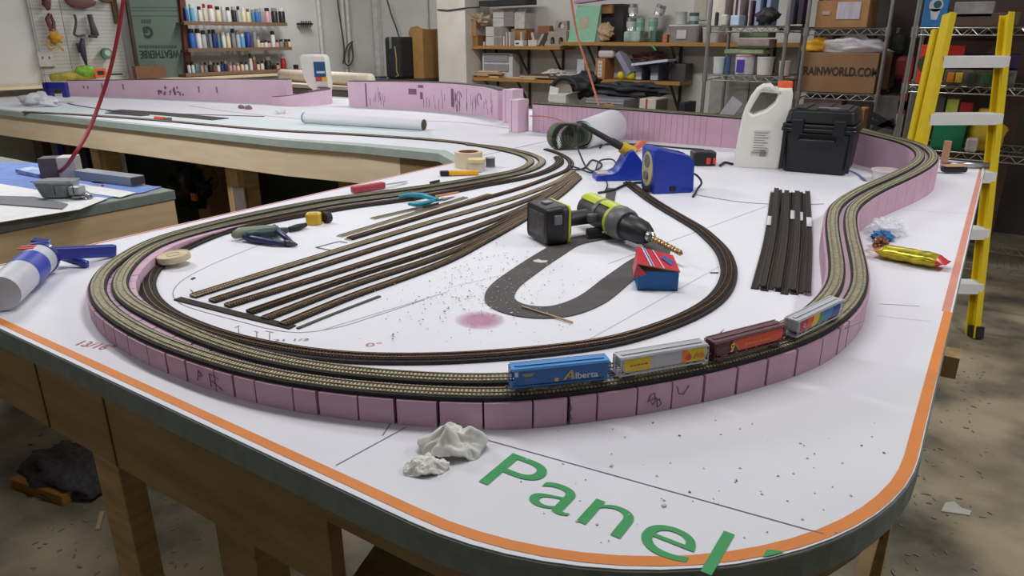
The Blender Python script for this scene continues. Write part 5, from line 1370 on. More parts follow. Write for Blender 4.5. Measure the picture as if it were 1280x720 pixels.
# grey bar
t = thing('aluminium_bar', 'long grey box section bar on the blue sheet', 'bar', P(135, 222))
MB().bar(P(102, 217, TZ + .016), P(172, 226, TZ + .016), .045, .026).build('bar', plain('bar_grey', (166, 172, 178), .4, .3), t, world=True)
MB().bar(P(171.2, 226, TZ + .016), P(172.6, 226.2, TZ + .016), .040, .022).build('bar_end', plain('bar_dark', (66, 66, 72)), t, world=True)
t = thing('white_box', 'off-white box with brown left side behind the plastic bowl', 'box', P(84, 222))
T = Matrix.Translation(P(86, 223)) @ Matrix.Rotation(YAW + .25, 4, 'Z')
MB().box((.0, .03, .032), (.05, .06, .063), T).build('box', plain('box_offwhite', (196, 194, 188)), t, world=True, bevel=.002)
MB().box((-.05, .03, .032), (.05, .058, .06), T).build('side', plain('box_umber', (92, 80, 84)), t, world=True)
t = thing('plastic_bowl', 'clear grey plastic tub with wire clip on the side table', 'tub', P(65, 244))
T = Matrix.Translation(P(66, 247, TZ + .008)) @ Matrix.Rotation(YAW, 4, 'Z')
mb = MB(); a = rr(.075, .06, .02); b = rr(.10, .08, .024); n_ = len(a)
mb.add([(p[0], p[1] + .03, 0) for p in a] + [(p[0], p[1] + .03, .04) for p in b], [tuple(range(n_))[::-1], tuple(range(n_, 2 * n_))] + [(i, (i + 1) % n_, n_ + (i + 1) % n_, n_ + i) for i in range(n_)], T)
mb.build('tub', M('clear_grey', (150, 156, 158), .25, noise=.15, scale=40), t, world=True, smooth=40)
mb = MB(); mb.tube([T @ Vector(v) for v in ((.02, -.018, .012), (.02, -.018, .036), (.062, -.006, .036), (.062, -.006, .012))], .0016, 6, closed=False); mb.tube([T @ Vector(v) for v in ((-.05, .0, .042), (.055, .0, .042))], .001, 6); mb.build('wire_clip', darkp, t, world=True)
MB().box((.062, .01, .018), (.03, .03, .022), T).build('clear_cap', plain('clear_grey2', (176, 180, 182), .3), t, world=True, bevel=.003)
t = thing('blister_pack', 'clear moulded plastic piece with small screws beside the bowl', 'packaging', P(100, 250))
mb = MB(); q = P(103, 249); crumple(mb, (q.x, q.y, TZ + .006), (.035, .02, .012), 13, amp=.6); mb.build('film', M('clear_grey'), t, world=True)
o = MB().ellip((0, 0, 0), (.004, .004, .003), n=10, m=6).build('red_button', plain('mark_red'), at=P(128, 231.5, TZ + .005)); tag(o, 'tiny red piece lying on the blue sheet before the grey bar', 'button')
t = thing('blue_package', 'blue and white package at the back left of the side table', 'package', P(45, 208))
MB().bar(P(30, 212, TZ + .012), P(60, 219, TZ + .008), .05, .012).build('package', M('pkg_blue', (100, 140, 200), .5, rgb2=(200, 210, 224), scale=30), t, world=True)

# ================================================================ CORDS FROM THE CEILING
def cord(pts, r, m, name, label):
    o = MB().tube(smooth_path(pts, .02), r, 8).build(name, m, loc=pts[len(pts) // 2], smooth=True); return tag(o, label, 'cord')
d0 = 2.15
cpts = [FW(158, -140, 2.2), FW(157, -60, 2.2), FW(154, 0, 2.2), FW(148, 40, 2.2), FW(137, 90, 2.2), FW(124, 130, 2.18), FW(110, 165, 2.12), FW(92, 195, 2.05)]
cpts[0].z = 2.7
e_ = P(66, 219, TZ + .004); cord(cpts + [P(78, 212, TZ + .03), e_], .0055, M('cord_red', (160, 44, 52), .5, noise=.08), 'extension_cable', 'red cord hanging from above down to the left side table')
q = [WB(a, b, 3.6) for a, b in ((700, -120), (708, -40), (714, 0), (722, 45), (736, 90), (750, 138), (752, 150))]; q[0].z = 2.7
cord(q, .006, M('cord_orange', (216, 130, 92), .5, noise=.05), 'hanging_cable', 'orange cord hanging from above behind the pink foam wall')

# ================================================================ LEFT WALL
XP = XL + .02
def on_left(px, py, dx=0): return WL(px, py, XP + .02 + dx)
ya = WL(46, 60, XP).y; yb = WL(155, 60, XP).y
t = thing('pegboard', 'large white pegboard fixed to the left wall behind the tools', 'pegboard', (XP, (ya + yb) / 2, 1.6))
MB().box((XP + .0, (ya + yb) / 2, 1.62), (.012, yb - ya, 1.5)).build('board', M('peg_white', (204, 204, 196), .7, noise=.04, scale=3), t, world=True)
mb = MB()
for i in range(36):
    for j in range(30):
        y = ya + .03 + i * (yb - ya - .06) / 35; z = .98 + j * .028
        c = Vector((XP + .0065, y, z)); r = .0035
        mb.add([c + Vector((0, r * math.cos(a), r * math.sin(a))) for a in (0, pi / 2, pi, 3 * pi / 2)], [(0, 1, 2, 3)])
mb.build('peg_holes', plain('hole_dark', (90, 88, 84), .9), t, world=True)
mb = MB()
for px in (48, 85): 
    q = WL(px, 60, XP); mb.box((XP + .007, q.y, 1.62), (.004, .006, 1.5))
for py in (12, 92): 
    q = WL(90, py, XP); mb.box((XP + .007, (ya + yb) / 2, q.z), (.004, yb - ya, .006))
mb.build('seam', plain('seam_grey', (170, 168, 162)), t, world=True)
def lx_path(seq, r, name, label, cat, m, dx=.03, n=8):
    p = [on_left(a, b, dx) for a, b in seq]; p = smooth_path(p, .01) if len(p) > 2 else p
    if isinstance(r, (list, tuple)): r = [r[min(int(k * len(r) / len(p)), len(r) - 1)] for k in range(len(p))]
    o = MB().tube(p, r, n).build(name, m, loc=p[len(p) // 2], smooth=True); return tag(o, label, cat)
def wall_blob(px, py, rx_, rz_, name, label, cat, m, dx=.03, seed=1, amp=.5):
    q = on_left(px, py, dx); mb = MB(); crumple(mb, (0, 0, 0), (.025, rx_, rz_), seed, amp=amp, flat=False, n=18, m=12); 
    o = mb.build(name, m, at=q, smooth=True); return tag(o, label, cat)
hm = plain('tool_maroon', (110, 62, 66), .5); hg = plain('tool_darkgreen', (66, 70, 66), .5)
t = thing('hanging_pliers', 'maroon handled pliers at the left of the pegboard above the yellow cord', 'pliers', on_left(64, 30))
MB().tube([on_left(a, b, .03) for a, b in ((62, 17), (59, 24), (63, 35), (64, 43))], [.012, .018, .014, .008], 8).build('handle', hm, t, world=True, smooth=True)
MB().tube([on_left(a, b, .03) for a, b in ((63, 18), (67, 28), (67, 37), (66, 43))], [.01, .013, .016, .01], 8).build('handle', hm, t, world=True, smooth=True)
MB().tube([on_left(a, b, .04) for a, b in ((66, 36), (68, 40))], [.014, .01], 8).build('jaws', steel, t, world=True)
wall_blob(58, 3, .028, .045, 'hanging_tool', 'dark maroon and green tool at the top left of the pegboard', 'tool', hm, seed=2)
wall_blob(100, 2, .11, .05, 'sanding_block', 'reddish brown rounded tool at the top of the pegboard', 'tool', plain('tool_brown', (116, 76, 68), .6), seed=3, amp=.2)
wall_blob(132, 0, .05, .02, 'wood_piece', 'brown wooden piece at the top right of the pegboard', 'tool', cardd, seed=4)
wall_blob(70, 47, .034, .032, 'yellow_cord_coil', 'tangled yellow orange cord on the pegboard', 'cord', plain('cord_yellow', (222, 166, 44), .6), seed=7, amp=1.2)
lx_path([(61, 50), (60, 58), (65, 60), (74, 58), (80, 64)], .006, 'loose_cable', 'loose yellow cord end hanging below the tangled coil', 'cord', plain('cord_yellow'))
t = thing('c_clamp', 'dark hook shaped clamp in the middle of the pegboard', 'clamp', on_left(98, 32))
MB().tube(smooth_path([on_left(a, b, .03) for a, b in ((93, 18), (95, 26), (94, 36), (93, 43), (98, 45), (106, 44))], .01), .009, 8).build('frame', hg, t, world=True, smooth=True)
t = thing('hand_brush', 'dark grey tapering tool right of the hook shaped clamp', 'tool', on_left(116, 32))
MB().tube([on_left(a, b, .03) for a, b in ((112, 18), (114, 27), (117, 36), (119, 45))], [.02, .02, .026, .030], 10).build('body', plain('tool_slate', (84, 80, 82), .6), t, world=True, smooth=True)
MB().tube([on_left(a, b, .05) for a, b in ((111, 45), (121, 46))], [.01, .01], 8).build('edge', darkp, t, world=True)
t = thing('scissors', 'dark purple handled long tool hanging point down on the pegboard', 'scissors', on_left(103, 65))
MB().tube([on_left(a, b, .03) for a, b in ((103, 48), (102, 58), (105, 70), (109, 84))], [.014, .026, .020, .006], 8).build('blades', plain('tool_indigo', (60, 52, 82), .5), t, world=True, smooth=True)
MB().tube([on_left(a, b, .02) for a, b in ((98, 54), (100, 66))], [.02, .012], 8).build('handle', hg, t, world=True, smooth=True)
t = thing('tape_spool', 'green and grey wire spool near the right of the pegboard', 'spool', on_left(133, 68))
q = on_left(133, 67, .03); MB().cyl(q + Vector((-.02, 0, 0)), q + Vector((.02, 0, 0)), .042, n=18).build('spool', plain('spool_green', (90, 140, 104), .6), t, world=True)
MB().cyl(q + Vector((-.022, 0, .005)), q + Vector((.024, 0, .005)), .024, n=16).build('hub', plain('hub_pale', (196, 200, 190)), t, world=True)
t = thing('power_outlet', 'white double power outlet at the left edge of the pegboard', 'outlet', on_left(57, 74))
q = on_left(57, 74, -.01); MB().box(q, (.02, .11, .11)).build('plate', plain('outlet_white', (206, 202, 196)), t, world=True, bevel=.004)
mb = MB()
for s_ in (-1, 1): mb.box(q + Vector((.011, s_ * .025, .01)), (.003, .012, .02))
mb.box(q + Vector((.008, 0, -.058)), (.01, .1, .008)); mb.build('sockets', plain('outlet_dark', (120, 112, 108)), t, world=True)
o = MB().box((0, 0, 0), (.02, .04, .26)).build('wood_strip', cardd, at=WL(143, 8, XP + .02)); tag(o, 'short brown wooden strip right end of the pegboard top', 'strip')
# things lying on the far foam wall top seen before the pegboard
zf = 1.125
t = thing('foam_sheet_yellow', 'yellow green packing strip lying along the wall behind the far left foam', 'packing strip', (-5.4, 3.4, 1.0))
a = WL(64, 97, -5.95); b = WL(118, 94, -5.95)
MB().tube([a, (a + b) / 2 + Vector((0, 0, .005)), b], [.03, .034, .03], 10).build('strip', M('strip_yellow', (196, 186, 84), .7, noise=.2, scale=20), t, world=True, smooth=True)
t = thing('wall_ledge', 'narrow wooden ledge along the left wall below the tools', 'shelf', (-5.95, 3.2, 1.02))
q = WL(110, 103, -5.9); MB().box((-5.99, 3.3, q.z - .012), (.3, 3.0, .02)).build('shelf_board', plypale, t, world=True)
for y in (3.9, 4.4): MB().box((-6.06, y, q.z - .06), (.16, .02, .08)).build('bracket', steel, t, world=True)
t = thing('toy_box_green', 'lime green trimmed tool below the purple handled tool', 'tool', WL(106, 90, -5.93))
q = WL(108, 89, -5.93); MB().ellip(q, (.03, .09, .045), n=14, m=8).build('body', M('lime_green', (140, 196, 60), .5, noise=.25, scale=30), t, world=True, smooth=True)
t = thing('orange_plane', 'orange tool with dark window right of the lime green tool', 'tool', WL(124, 91, -5.93))
q = WL(124, 91, -5.93); MB().box(q, (.05, .095, .07)).build('body', plain('bright_orange', (232, 110, 40)), t, world=True, bevel=.006); MB().box(q + Vector((.026, 0, 0)), (.004, .05, .03)).build('window', darkp, t, world=True)
o = MB().box((0, 0, 0), (.05, .11, .012)).build('black_file', darkp, at=WL(143, 93, -5.93)); tag(o, 'small flat black piece lying on the wall ledge', 'file')
# green board leaning
def wl_quad(pts, X, th, m, name, par, k=0):
    p = [WL(a, b, X) for a, b in pts]
    vs = [Vector((X + k, q.y, q.z)) for q in p] + [Vector((X + k - th, q.y, q.z)) for q in p]; n = len(p)
    return MB().add(vs, [tuple(range(n)), tuple(range(n, 2 * n))] + [(i, (i + 1) % n, n + (i + 1) % n, n + i) for i in range(n)]).build(name, m, par, world=True)
XB = -6.02
t = thing('insulation_board', 'grey green insulation board printed upside down, leaning between pegboard and paint shelves', 'board', WL(195, 60, XB))
wl_quad(((157, -12), (220, -12), (234, 99), (176, 99)), XB, .03, M('board_green', (96, 112, 100), .7, noise=.05, scale=4), 'board', t)
wl_quad(((155, -12), (159, -12), (174, 84), (170, 84)), XB, .02, plain('edge_dark', (60, 50, 36)), 'dark_edge', t, k=.004)
mb = None
for y_ in (9, 13, 19.5): wl_quad(((164, y_), (222, y_), (222, y_ + .8), (164, y_ + .8)), XB, .002, plain('print_dk', (70, 82, 76)), 'ruled_line', t, k=.002)
pr = plain('print_dark', (40, 50, 48))
a = WL(223.5, 62.5, XB); b = WL(174, 62.5, XB); 
vs, fs = text_geo('WEATHERBE', .065, fr(Vector((XB + .004, a.y, a.z)), (0, -1, 0), (0, 0, -1)), width=(a - b).length, bold=.015); MB().add(vs, fs).build('lettering', pr, t, world=True)
a = WL(184.5, 34, XB); vs, fs = text_geo('G', .085, fr(Vector((XB + .004, a.y + .04, a.z)), (0, -1, 0), (0, 0, -1)), bold=.05); MB().add(vs, fs).build('letter_mark', pr, t, world=True)
mb = MB()
for k in range(14):
    q = WL(175 + k * 3.4, 58.2, XB); mb.box((XB + .004, q.y, q.z), (.001, .016, .022))
for k in range(4): q = WL(178 + k * 3.2, 26.5, XB); mb.box((XB + .004, q.y, q.z), (.001, .014, .03))
mb.build('small_print', plain('print_mid', (66, 78, 72)), t, world=True)
t = thing('red_brown_post', 'red brown wooden upright between the green board and paint shelves', 'post', WL(228, 50, XB))
wl_quad(((221, -12), (228, -12), (239, 99), (232, 99)), XB, .06, plain('wood_redbrown', (104, 52, 40), .6), 'upright', t, k=.03)
q = WL(187, 90, -5.95); o = MB().box((0, 0, 0), (.05, .26, .10)).build('cardboard_strip', M('cardb_brown', (128, 90, 62), .8), at=(-5.95, q.y, q.z)); tag(o, 'low brown cardboard piece before the foot of the green board', 'cardboard')
# paint shelves
XS = -5.98
rows = []
def px_len(px0, px1, py, X): return abs(WL(px1, py, X).y - WL(px0, py, X).y)
cols = {'blue': (40, 110, 190), 'cyan': (90, 170, 210), 'white': (222, 220, 214), 'cream': (222, 206, 170), 'black': (34, 32, 34), 'red': (170, 36, 44), 'silver': (180, 182, 186), 'navy': (36, 52, 130), 'grey': (140, 140, 140), 'tan': (190, 160, 120), 'brown': (120, 80, 54), 'teal': (70, 130, 140), 'pink': (206, 160, 160)}
for ri, (py, x0, x1, lab) in enumerate(((29, 229, 358, 'top'), (61, 234, 364, 'middle'), (90, 231, 358, 'bottom'))):
    a = WL(x0, py, XS + .06); b = WL(x1, py, XS + .06); zz = (a.z + b.z) / 2
    t = thing('paint_shelf', '%s brown shelf of paint bottles on the left wall' % lab, 'shelf', ((XS), (a.y + b.y) / 2, zz), group='paint shelves on the left wall')
    MB().box((XS - .02, (a.y + b.y) / 2, zz - .010), (.18, b.y - a.y, .018)).build('shelf_board', plain('shelf_brown', (108, 86, 68)), t, world=True)
    MB().box((XS + .066, (a.y + b.y) / 2, zz - .004), (.012, b.y - a.y, .03)).build('shelf_lip', plain('shelf_brown2', (126, 100, 78)), t, world=True)
    rows.append((a.y, b.y, zz))
def bottle(kind, y, z, h, r, body, cap, label, grp, x=XS + .01):
    t = thing(kind, label, 'paint bottle' if kind != 'spray_can' else 'spray can', (x, y, z + .0005), group=grp)
    if kind == 'spray_can':
        MB().lathe([(0, 0), (r, 0), (r, h * .74), (r * .8, h * .79), (0, h * .80)], n=14).build('can', plain('p_' + body, cols[body], .35), t, smooth=40)
        MB().lathe([(0, h * .79), (r * .86, h * .79), (r * .84, h * .98), (r * .6, h), (0, h)], n=14).build('cap', plain('p_' + cap, cols[cap], .4), t, smooth=40)
    else:
        MB().lathe([(0, 0), (r, 0), (r, h * .6), (r * .6, h * .74), (r * .6, h * .76), (0, h * .76)], n=12).build('bottle', plain('p_' + body, cols[body], .4), t, smooth=40)
        MB().lathe([(0, h * .74), (r * .75, h * .74), (r * .7, h), (0, h)], n=12).build('cap', plain('p_' + cap, cols[cap], .4), t, smooth=40)
def word_for(cap, body): return '%s %s with %s cap' % (body, '%s', cap)
# top shelf: spray cans; columns of px centre, width px, top px
top = [(232, 4, 8, 'blue', 'cyan'), (238, 6, 5, 'cyan', 'white'), (248, 5, 8, 'white', 'black'), (254, 4, 5, 'cream', 'red'), (262, 7, 6, 'white', 'red'), (271, 6, 8, 'cream', 'black'), (278, 5, 8, 'silver', 'white'), (284, 5, 9, 'white', 'black'), (291, 6, 8, 'black', 'silver'), (297, 4, 8, 'silver', 'black'), (303, 5, 10, 'cream', 'white'), (309, 4, 11, 'cream', 'brown'),
       (315, 4, 12, 'teal', 'grey'), (320, 5, 11, 'blue', 'grey'), (326, 5, 10, 'grey', 'silver'), (333, 6, 10, 'pink', 'black'), (342, 7, 10, 'black', 'grey'), (351, 7, 10, 'black', 'white')]
mid = [(238, 7, 36, 'blue', 'black'), (246, 7, 36, 'white', 'black'), (253, 6, 38, 'silver', 'black'), (261, 4, 37, 'grey', 'black'), (266, 5, 37, 'navy', 'black'), (272, 4, 42, 'teal', 'grey'), (278, 5, 40, 'white', 'cream'), (284, 5, 41, 'cream', 'white'), (290, 5, 36, 'grey', 'black'), (296, 5, 38, 'silver', 'grey'), (302, 5, 42, 'cyan', 'white'), (309, 7, 40, 'navy', 'blue'), (317, 5, 39, 'grey', 'silver'), (322, 4, 45, 'cream', 'grey'), (327, 5, 51, 'cream', 'black'), (332, 4, 50, 'white', 'black'), (336, 4, 51, 'pink', 'black'), (340, 5, 39, 'white', 'black'), (346, 4, 50, 'pink', 'black'), (351, 5, 49, 'grey', 'black'), (357, 5, 49, 'brown', 'black'), (361, 4, 49, 'cream', 'black')]
low = [(235, 4, 77, 'white', 'black'), (240, 4, 77, 'white', 'black'), (245, 5, 80, 'teal', 'grey'), (251, 4, 78, 'tan', 'brown'), (256, 4, 78, 'grey', 'black'), (262, 6, 77, 'black', 'grey'), (267, 4, 78, 'brown', 'black'), (272, 4, 78, 'white', 'black'), (277, 4, 77, 'navy', 'black'), (281, 5, 76, 'black', 'grey'), (287, 4, 78, 'pink', 'grey'), (292, 4, 78, 'pink', 'brown'), (297, 4, 79, 'cream', 'tan'), (302, 4, 77, 'cream', 'black'), (307, 4, 77, 'white', 'black'), (312, 4, 67, 'white', 'black'), (317, 5, 70, 'brown', 'tan'), (322, 4, 77, 'cream', 'black'), (327, 4, 76, 'white', 'black'), (334, 8, 71, 'black', 'grey'), (342, 5, 79, 'black', 'brown'), (347, 4, 79, 'tan', 'black'), (353, 6, 68, 'red', 'pink')]
for (lst, (ya_, yb_, zz), nm, kind) in ((top, rows[0], 'top', 'spray_can'), (mid, rows[1], 'middle', 'spray_can'), (low, rows[2], 'bottom', 'paint_bottle')):
    for k, (px, w_, py, body, cap) in enumerate(lst):
        q = WL(px, py, XS + .01); r = px_len(px - w_ / 2, px + w_ / 2, py, XS) * .46; h = q.z - zz
        kd = 'paint_bottle' if h < .12 else kind
        r = min(r, h * .33)
        tooth = 'paint bottle' if kd == 'paint_bottle' else 'spray can'
        wd = ORD[k] if k < len(lst) / 2 else None; side = '%s from the left' % ORD[k] if wd else ('rightmost' if k == len(lst) - 1 else '%s from the right' % ORD[len(lst) - 1 - k])
        bottle(kd, q.y, zz, h, r, body, cap, '%s %s with %s cap, %s on the %s paint shelf' % (body, tooth, cap, side, nm), 'bottles on the %s paint shelf' % nm)
# small rack right of shelves and hanging coil of cable
q = WL(381, 30, XL + .05); t = thing('wall_rack', 'small dark rack of brushes on the wall right of the top paint shelf', 'rack', q)
MB().box(q, (.06, .16, .02)).build('rail', darkp, t, world=True)
mb = MB()
for k in range(6): mb.cyl(q + Vector((.02, -.06 + k * .024, -.03)), q + Vector((.02, -.06 + k * .024, .03)), .006, n=8)
mb.build('brush_row', plain('brush_grey', (84, 80, 78)), t, world=True)
ZL = WL(374, 99, XL + .1).z + .005
t = thing('wall_ledge', 'short ledge under the two small dark bottles', 'shelf', (XL + .1, WL(374, 97, XL + .1).y, 1.0)); q = WL(374, 99, XL + .1)
MB().box((XL + .1, q.y, q.z - .005), (.2, .5, .02)).build('shelf_board', plain('shelf_brown'), t, world=True)
for i, (px, py, c, lab) in enumerate(((369, 92, 'red', 'small dark red bottle on the wall ledge, left one of two'), (379, 92, 'black', 'small dark bottle on the wall ledge, right one of two'))):
    q = WL(px, py, XL + .1); bottle('paint_bottle', q.y, ZL, .14, .035, c, 'black', lab, None, x=XL + .12)
for k, (pts, lab) in enumerate(((((422, 0), (426, 30), (430, 60), (429, 80)), 'dark hanging cable on the left wall by the white pipes'), (((436, 78), (437, 60), (441, 52), (434, 58), (431, 78), (436, 82), (441, 74), (440, 55)), 'loop of dark cable hanging low by the white pipes'))):
    p = [WL(a, b, XL + .09) for a, b in pts]; p = ([Vector((p[0].x, p[0].y, 2.7))] if k == 0 else []) + p
    cord(p, .008, plain('cable_grey', (70, 68, 66)), 'wall_cable', lab)
p = [WB(a, b, 6.30) for a, b in ((484, 0), (489, 18), (495, 34), (500, 50))]; cord(p, .008, plain('cable_grey'), 'wall_cable', 'slanting dark cable hanging down to the open carton')

# ================================================================ BACK CORNER: case, carton
def bxp(name, label, cat, x0, y0, x1, y1, Y, depth, m, z0=None, bevel=.004, group=None, part=None, T=None, side=True):
    """box whose front face lies in the plane Y and covers the given pixels"""
    ym = (y0 + y1) / 2
    a = WB(x0, ym, Y); b = WB(x1, ym, Y)
    if side and a.x < -.3: b.x = max(min(b.x, WB(x1, ym, Y + depth).x), a.x + .45 * (b.x - a.x))
    zt = WB((x0 + x1) / 2, y0, Y).z; zb = WB((x0 + x1) / 2, y1, Y).z if z0 is None else z0
    t = thing(name, label, cat, ((a.x + b.x) / 2, Y + depth / 2, zb), group=group)
    MB().box((0, 0, (zt - zb) / 2), (b.x - a.x, depth, zt - zb)).build(part or 'body', m, t, bevel=bevel)
    return t, b.x - a.x, zt - zb
t, w_, h_ = bxp('floor_stand', 'low dark brown cabinet behind the far foam wall under the black case', 'cabinet', 470, 101, 556, 140, 5.6, .7, plain('cab_dark', (70, 54, 48)), z0=0, part='cabinet_body')
for s_ in (-1, 1): MB().box((s_ * w_ * .24, -.355, .45), (w_ * .44, .01, .8)).build('door', plain('cab_dark2', (60, 46, 42)), t, bevel=.004)
ztop = h_
t, w_, h_ = bxp('instrument_case', 'black soft case with yellow mark, standing on the dark cabinet', 'case', 481, 46, 520, 101, 5.75, .25, M('case_fabric', (40, 42, 42), .8, noise=.2), z0=ztop, bevel=.03)
mb = MB(); mb.tube([(w_ * .22, -.127, h_ * .78), (w_ * .28, -.127, h_ * .5), (w_ * .26, -.127, h_ * .2), (w_ * .36, -.127, h_ * .08), (w_ * .2, -.127, h_ * .06)], .008, 6); mb.build('yellow_mark', plain('mark_yellow', (160, 136, 70)), t)
MB().box((-w_ * .05, -.128, h_ * .86), (.035, .01, .12)).build('silver_buckle', steel, t, bevel=.004)
t, w_, h_ = bxp('cardboard_carton', 'tall open cardboard carton with raised flap behind the black case', 'carton', 516, 36, 545, 101, 5.95, .3, M('carton', (172, 130, 74), .8), z0=ztop)
hh_ = h_
mb = MB(); mb.add([(-w_ * 1.35, -.05, hh_ * .78), (w_ * .1, -.05, hh_ * .62), (w_ * .12, -.05, hh_ * 1.0), (-w_ * .25, -.05, hh_ * 1.02), (-w_ * .55, -.05, hh_ * 1.06), (-w_ * 1.25, -.05, hh_ * 1.03), (-w_ * 1.45, -.05, hh_ * .93)], [(0, 1, 2, 3, 4, 5, 6)]); o = mb.build('flap', M('carton'), t); o.modifiers.new('s', 'SOLIDIFY').thickness = .006
bxp('blue_bundle', 'small blue bundle left of the black case on the dark cabinet', 'bundle', 466, 96, 484, 101.5, 5.7, .12, plain('bundle_blue', (60, 70, 110)), z0=ztop)
# wire round the pillar
q = [WB(a, b, 5.985) for a, b in ((547, 12), (560, 13), (582, 10), (600, 9))]
o = MB().tube(q, .006, 6).build('pillar_wire', darkp, loc=q[1]); tag(o, 'thin dark wire running across the white pillar', 'wire')

# ================================================================ WALL SHELVES (back wall)
YS = 6.1
def shelf(name, label, px0, px1, py, Y0=YS, depth=.30, th=.03, m=None, zz=None):
    a = WB(px0, py, Y0); b = WB(px1, py, Y0); z = (a.z + b.z) / 2 if zz is None else zz
    t = thing(name, label, 'shelf', ((a.x + b.x) / 2, Y0 + depth / 2, z))
    MB().box((0, 0, -th / 2), (b.x - a.x, depth, th)).build('shelf_board', m or plain('shelf_ochre', (176, 130, 66), .6), t)
    for u in (-.38, .0, .38):
        x = (b.x - a.x) * u; mb = MB(); mb.box((x, depth / 2 - .012, -.16), (.025, .012, .28)); mb.bar((x, depth / 2 - .02, -.26), (x, -depth / 2 + .06, -.035), .02, .012); mb.bar((x, depth / 2 - .01, -.035), (x, -depth / 2 + .04, -.035), .02, .012)
        mb.build('bracket', plain('bracket_dark', (56, 50, 46)), t)
    return z
zA = shelf('wall_shelf', 'upper left wooden wall shelf right of the white pillar', 587, 700, 57.5)
zB = shelf('wall_shelf', 'upper right wooden wall shelf holding shiny cans', 700.5, 1000, 53)
zC_ = shelf('wall_shelf', 'lower left wooden wall shelf with wood pieces', 590, 700, 98.5)
zD = shelf('wall_shelf', 'lower right wooden wall shelf with blue bins', 739, 850, 100.5)
zE = shelf('low_bench', 'low shelf behind the foam wall holding boxes', 600, 880, 144, Y0=5.55, depth=.5, m=plain('shelf_dark', (90, 74, 60)))
MB  # noqa
# upper left shelf
bc = plain('carton_brown', (160, 116, 74), .8); wb = plain('box_white', (206, 200, 194)); gb = plain('box_grey', (140, 134, 134))
t, w_, h_ = bxp('cardboard_box', 'brown box with open flap at the left end of the upper left shelf', 'box', 586, 44, 611, 57, YS + .02, .22, bc, z0=zA)
MB().box((-.015, -.118, h_ + .075), (w_ * 1.02, .008, .17)).build('flap', M('carton_lt', (184, 140, 92), .8), t, bevel=.002)
o = MB(); q = WB(601, 24, YS + .1); crumple(o, (0, 0, 0), (.10, .08, .05), 3, amp=.9, flat=False); o = o.build('crumpled_paper', plain('paper_tan', (196, 180, 150), .8), at=WB(601, 26, YS + .1)); tag(o, 'crumpled tan paper heap on the flapped brown box', 'paper')
def stack2(x0, x1, y0, ymid, y1, Y, base, labs, grp):
    zm = WB((x0 + x1) / 2, ymid, Y).z
    for (yy, z0, z1, lab) in ((1, base, zm, labs[0]), (0, zm, WB((x0 + x1) / 2, y0, Y).z, labs[1])):
        a = WB(x0, ymid, Y); b = WB(x1, ymid, Y)
        t = thing('white_box', lab, 'box', ((a.x + b.x) / 2, Y + .1, z0), group=grp)
        MB().box((0, 0, (z1 - z0) / 2 - .001), (b.x - a.x, .2, z1 - z0 - .003)).build('box', wb, t, bevel=.003)
        MB().box(((b.x - a.x) * .27, -.101, (z1 - z0) / 2), ((b.x - a.x) * .44, .003, (z1 - z0) * .86)).build('grey_side', gb, t)
stack2(607, 626, 33, 45.5, 57, YS + .03, zA, ('lower white and grey box right of the flapped brown box', 'upper white and grey box right of the flapped brown box'), 'white boxes on the upper left shelf')
zt2 = WB(615, 33, YS).z
stack2(616, 641, 11.5, 22.5, 33, YS + .1, zt2, ('lower of two wide white boxes at the top of the stack', 'topmost wide white box of the stack'), 'white boxes on the upper left shelf')
for k, (x0, x1, y0, c, lab) in enumerate(((604, 607, 52, (214, 206, 190), 'small cream block left of the lower white box'), (624.5, 628, 35, (214, 210, 204), 'tall white book at the left of the book row'), (629, 632, 45, (220, 214, 204), 'short cream book, second in the book row'), (632.5, 635.5, 40, (206, 196, 186), 'pale book in the middle of the book row'), (636, 639, 40, (224, 220, 212), 'leaning white book right in the book row'))):
    bxp('book', lab, 'book', x0, y0, x1, 57, YS + .03, .15, plain('book%d' % k, c), z0=zA, bevel=.001, group='books on the upper left shelf')
bxp('cardboard_box', 'brown box behind the small white box, middle of the upper left shelf', 'box', 639, 36, 668, 57, YS + .12, .15, bc, z0=zA)
t, w_, h_ = bxp('white_box', 'small white box with blue black mark before the book row', 'box', 643, 50.5, 659, 57, YS + .01, .08, plain('box_bright', (226, 226, 224)), z0=zA, bevel=.002)
MB().box((-w_ * .15, -.041, h_ * .45), (w_ * .4, .002, h_ * .3)).build('dark_mark', plain('mark_ink', (50, 54, 80)), t)
bxp('cream_block', 'small cream block standing on the small white box row', 'block', 650, 40, 655.5, 50, YS + .05, .05, plain('block_cream', (200, 188, 166)), z0=WB(652, 50.5, YS + .03).z)
bxp('white_box', 'low white box right of the small marked box', 'box', 660, 50, 676, 57, YS + .02, .08, plain('box_cream', (206, 200, 186)), z0=zA, bevel=.002)
t, w_, h_ = bxp('printed_carton', 'large pale grey carton with uneven top on the upper left shelf', 'carton', 643, 16, 668, 36, YS + .1, .18, M('carton_pale', (206, 202, 190), .8, noise=.12, scale=25), z0=WB(655, 36, YS + .1).z)
mb = MB(); mb.add([(-w_ * .48, -.08, h_), (w_ * .5, -.08, h_), (w_ * .62, -.06, h_ * 1.3), (w_ * .2, -.06, h_ * 1.24), (-w_ * .1, -.06, h_ * 1.3), (-w_ * .3, -.06, h_ * 1.2)], [(0, 1, 2, 3, 4, 5)]); o = mb.build('flap', M('carton_pale'), t); o.modifiers.new('s', 'SOLIDIFY').thickness = .005
t = thing('folder_stack', 'white strips leaning over dark folders right of the low white box', 'frames', WB(680, 57, YS + .05))
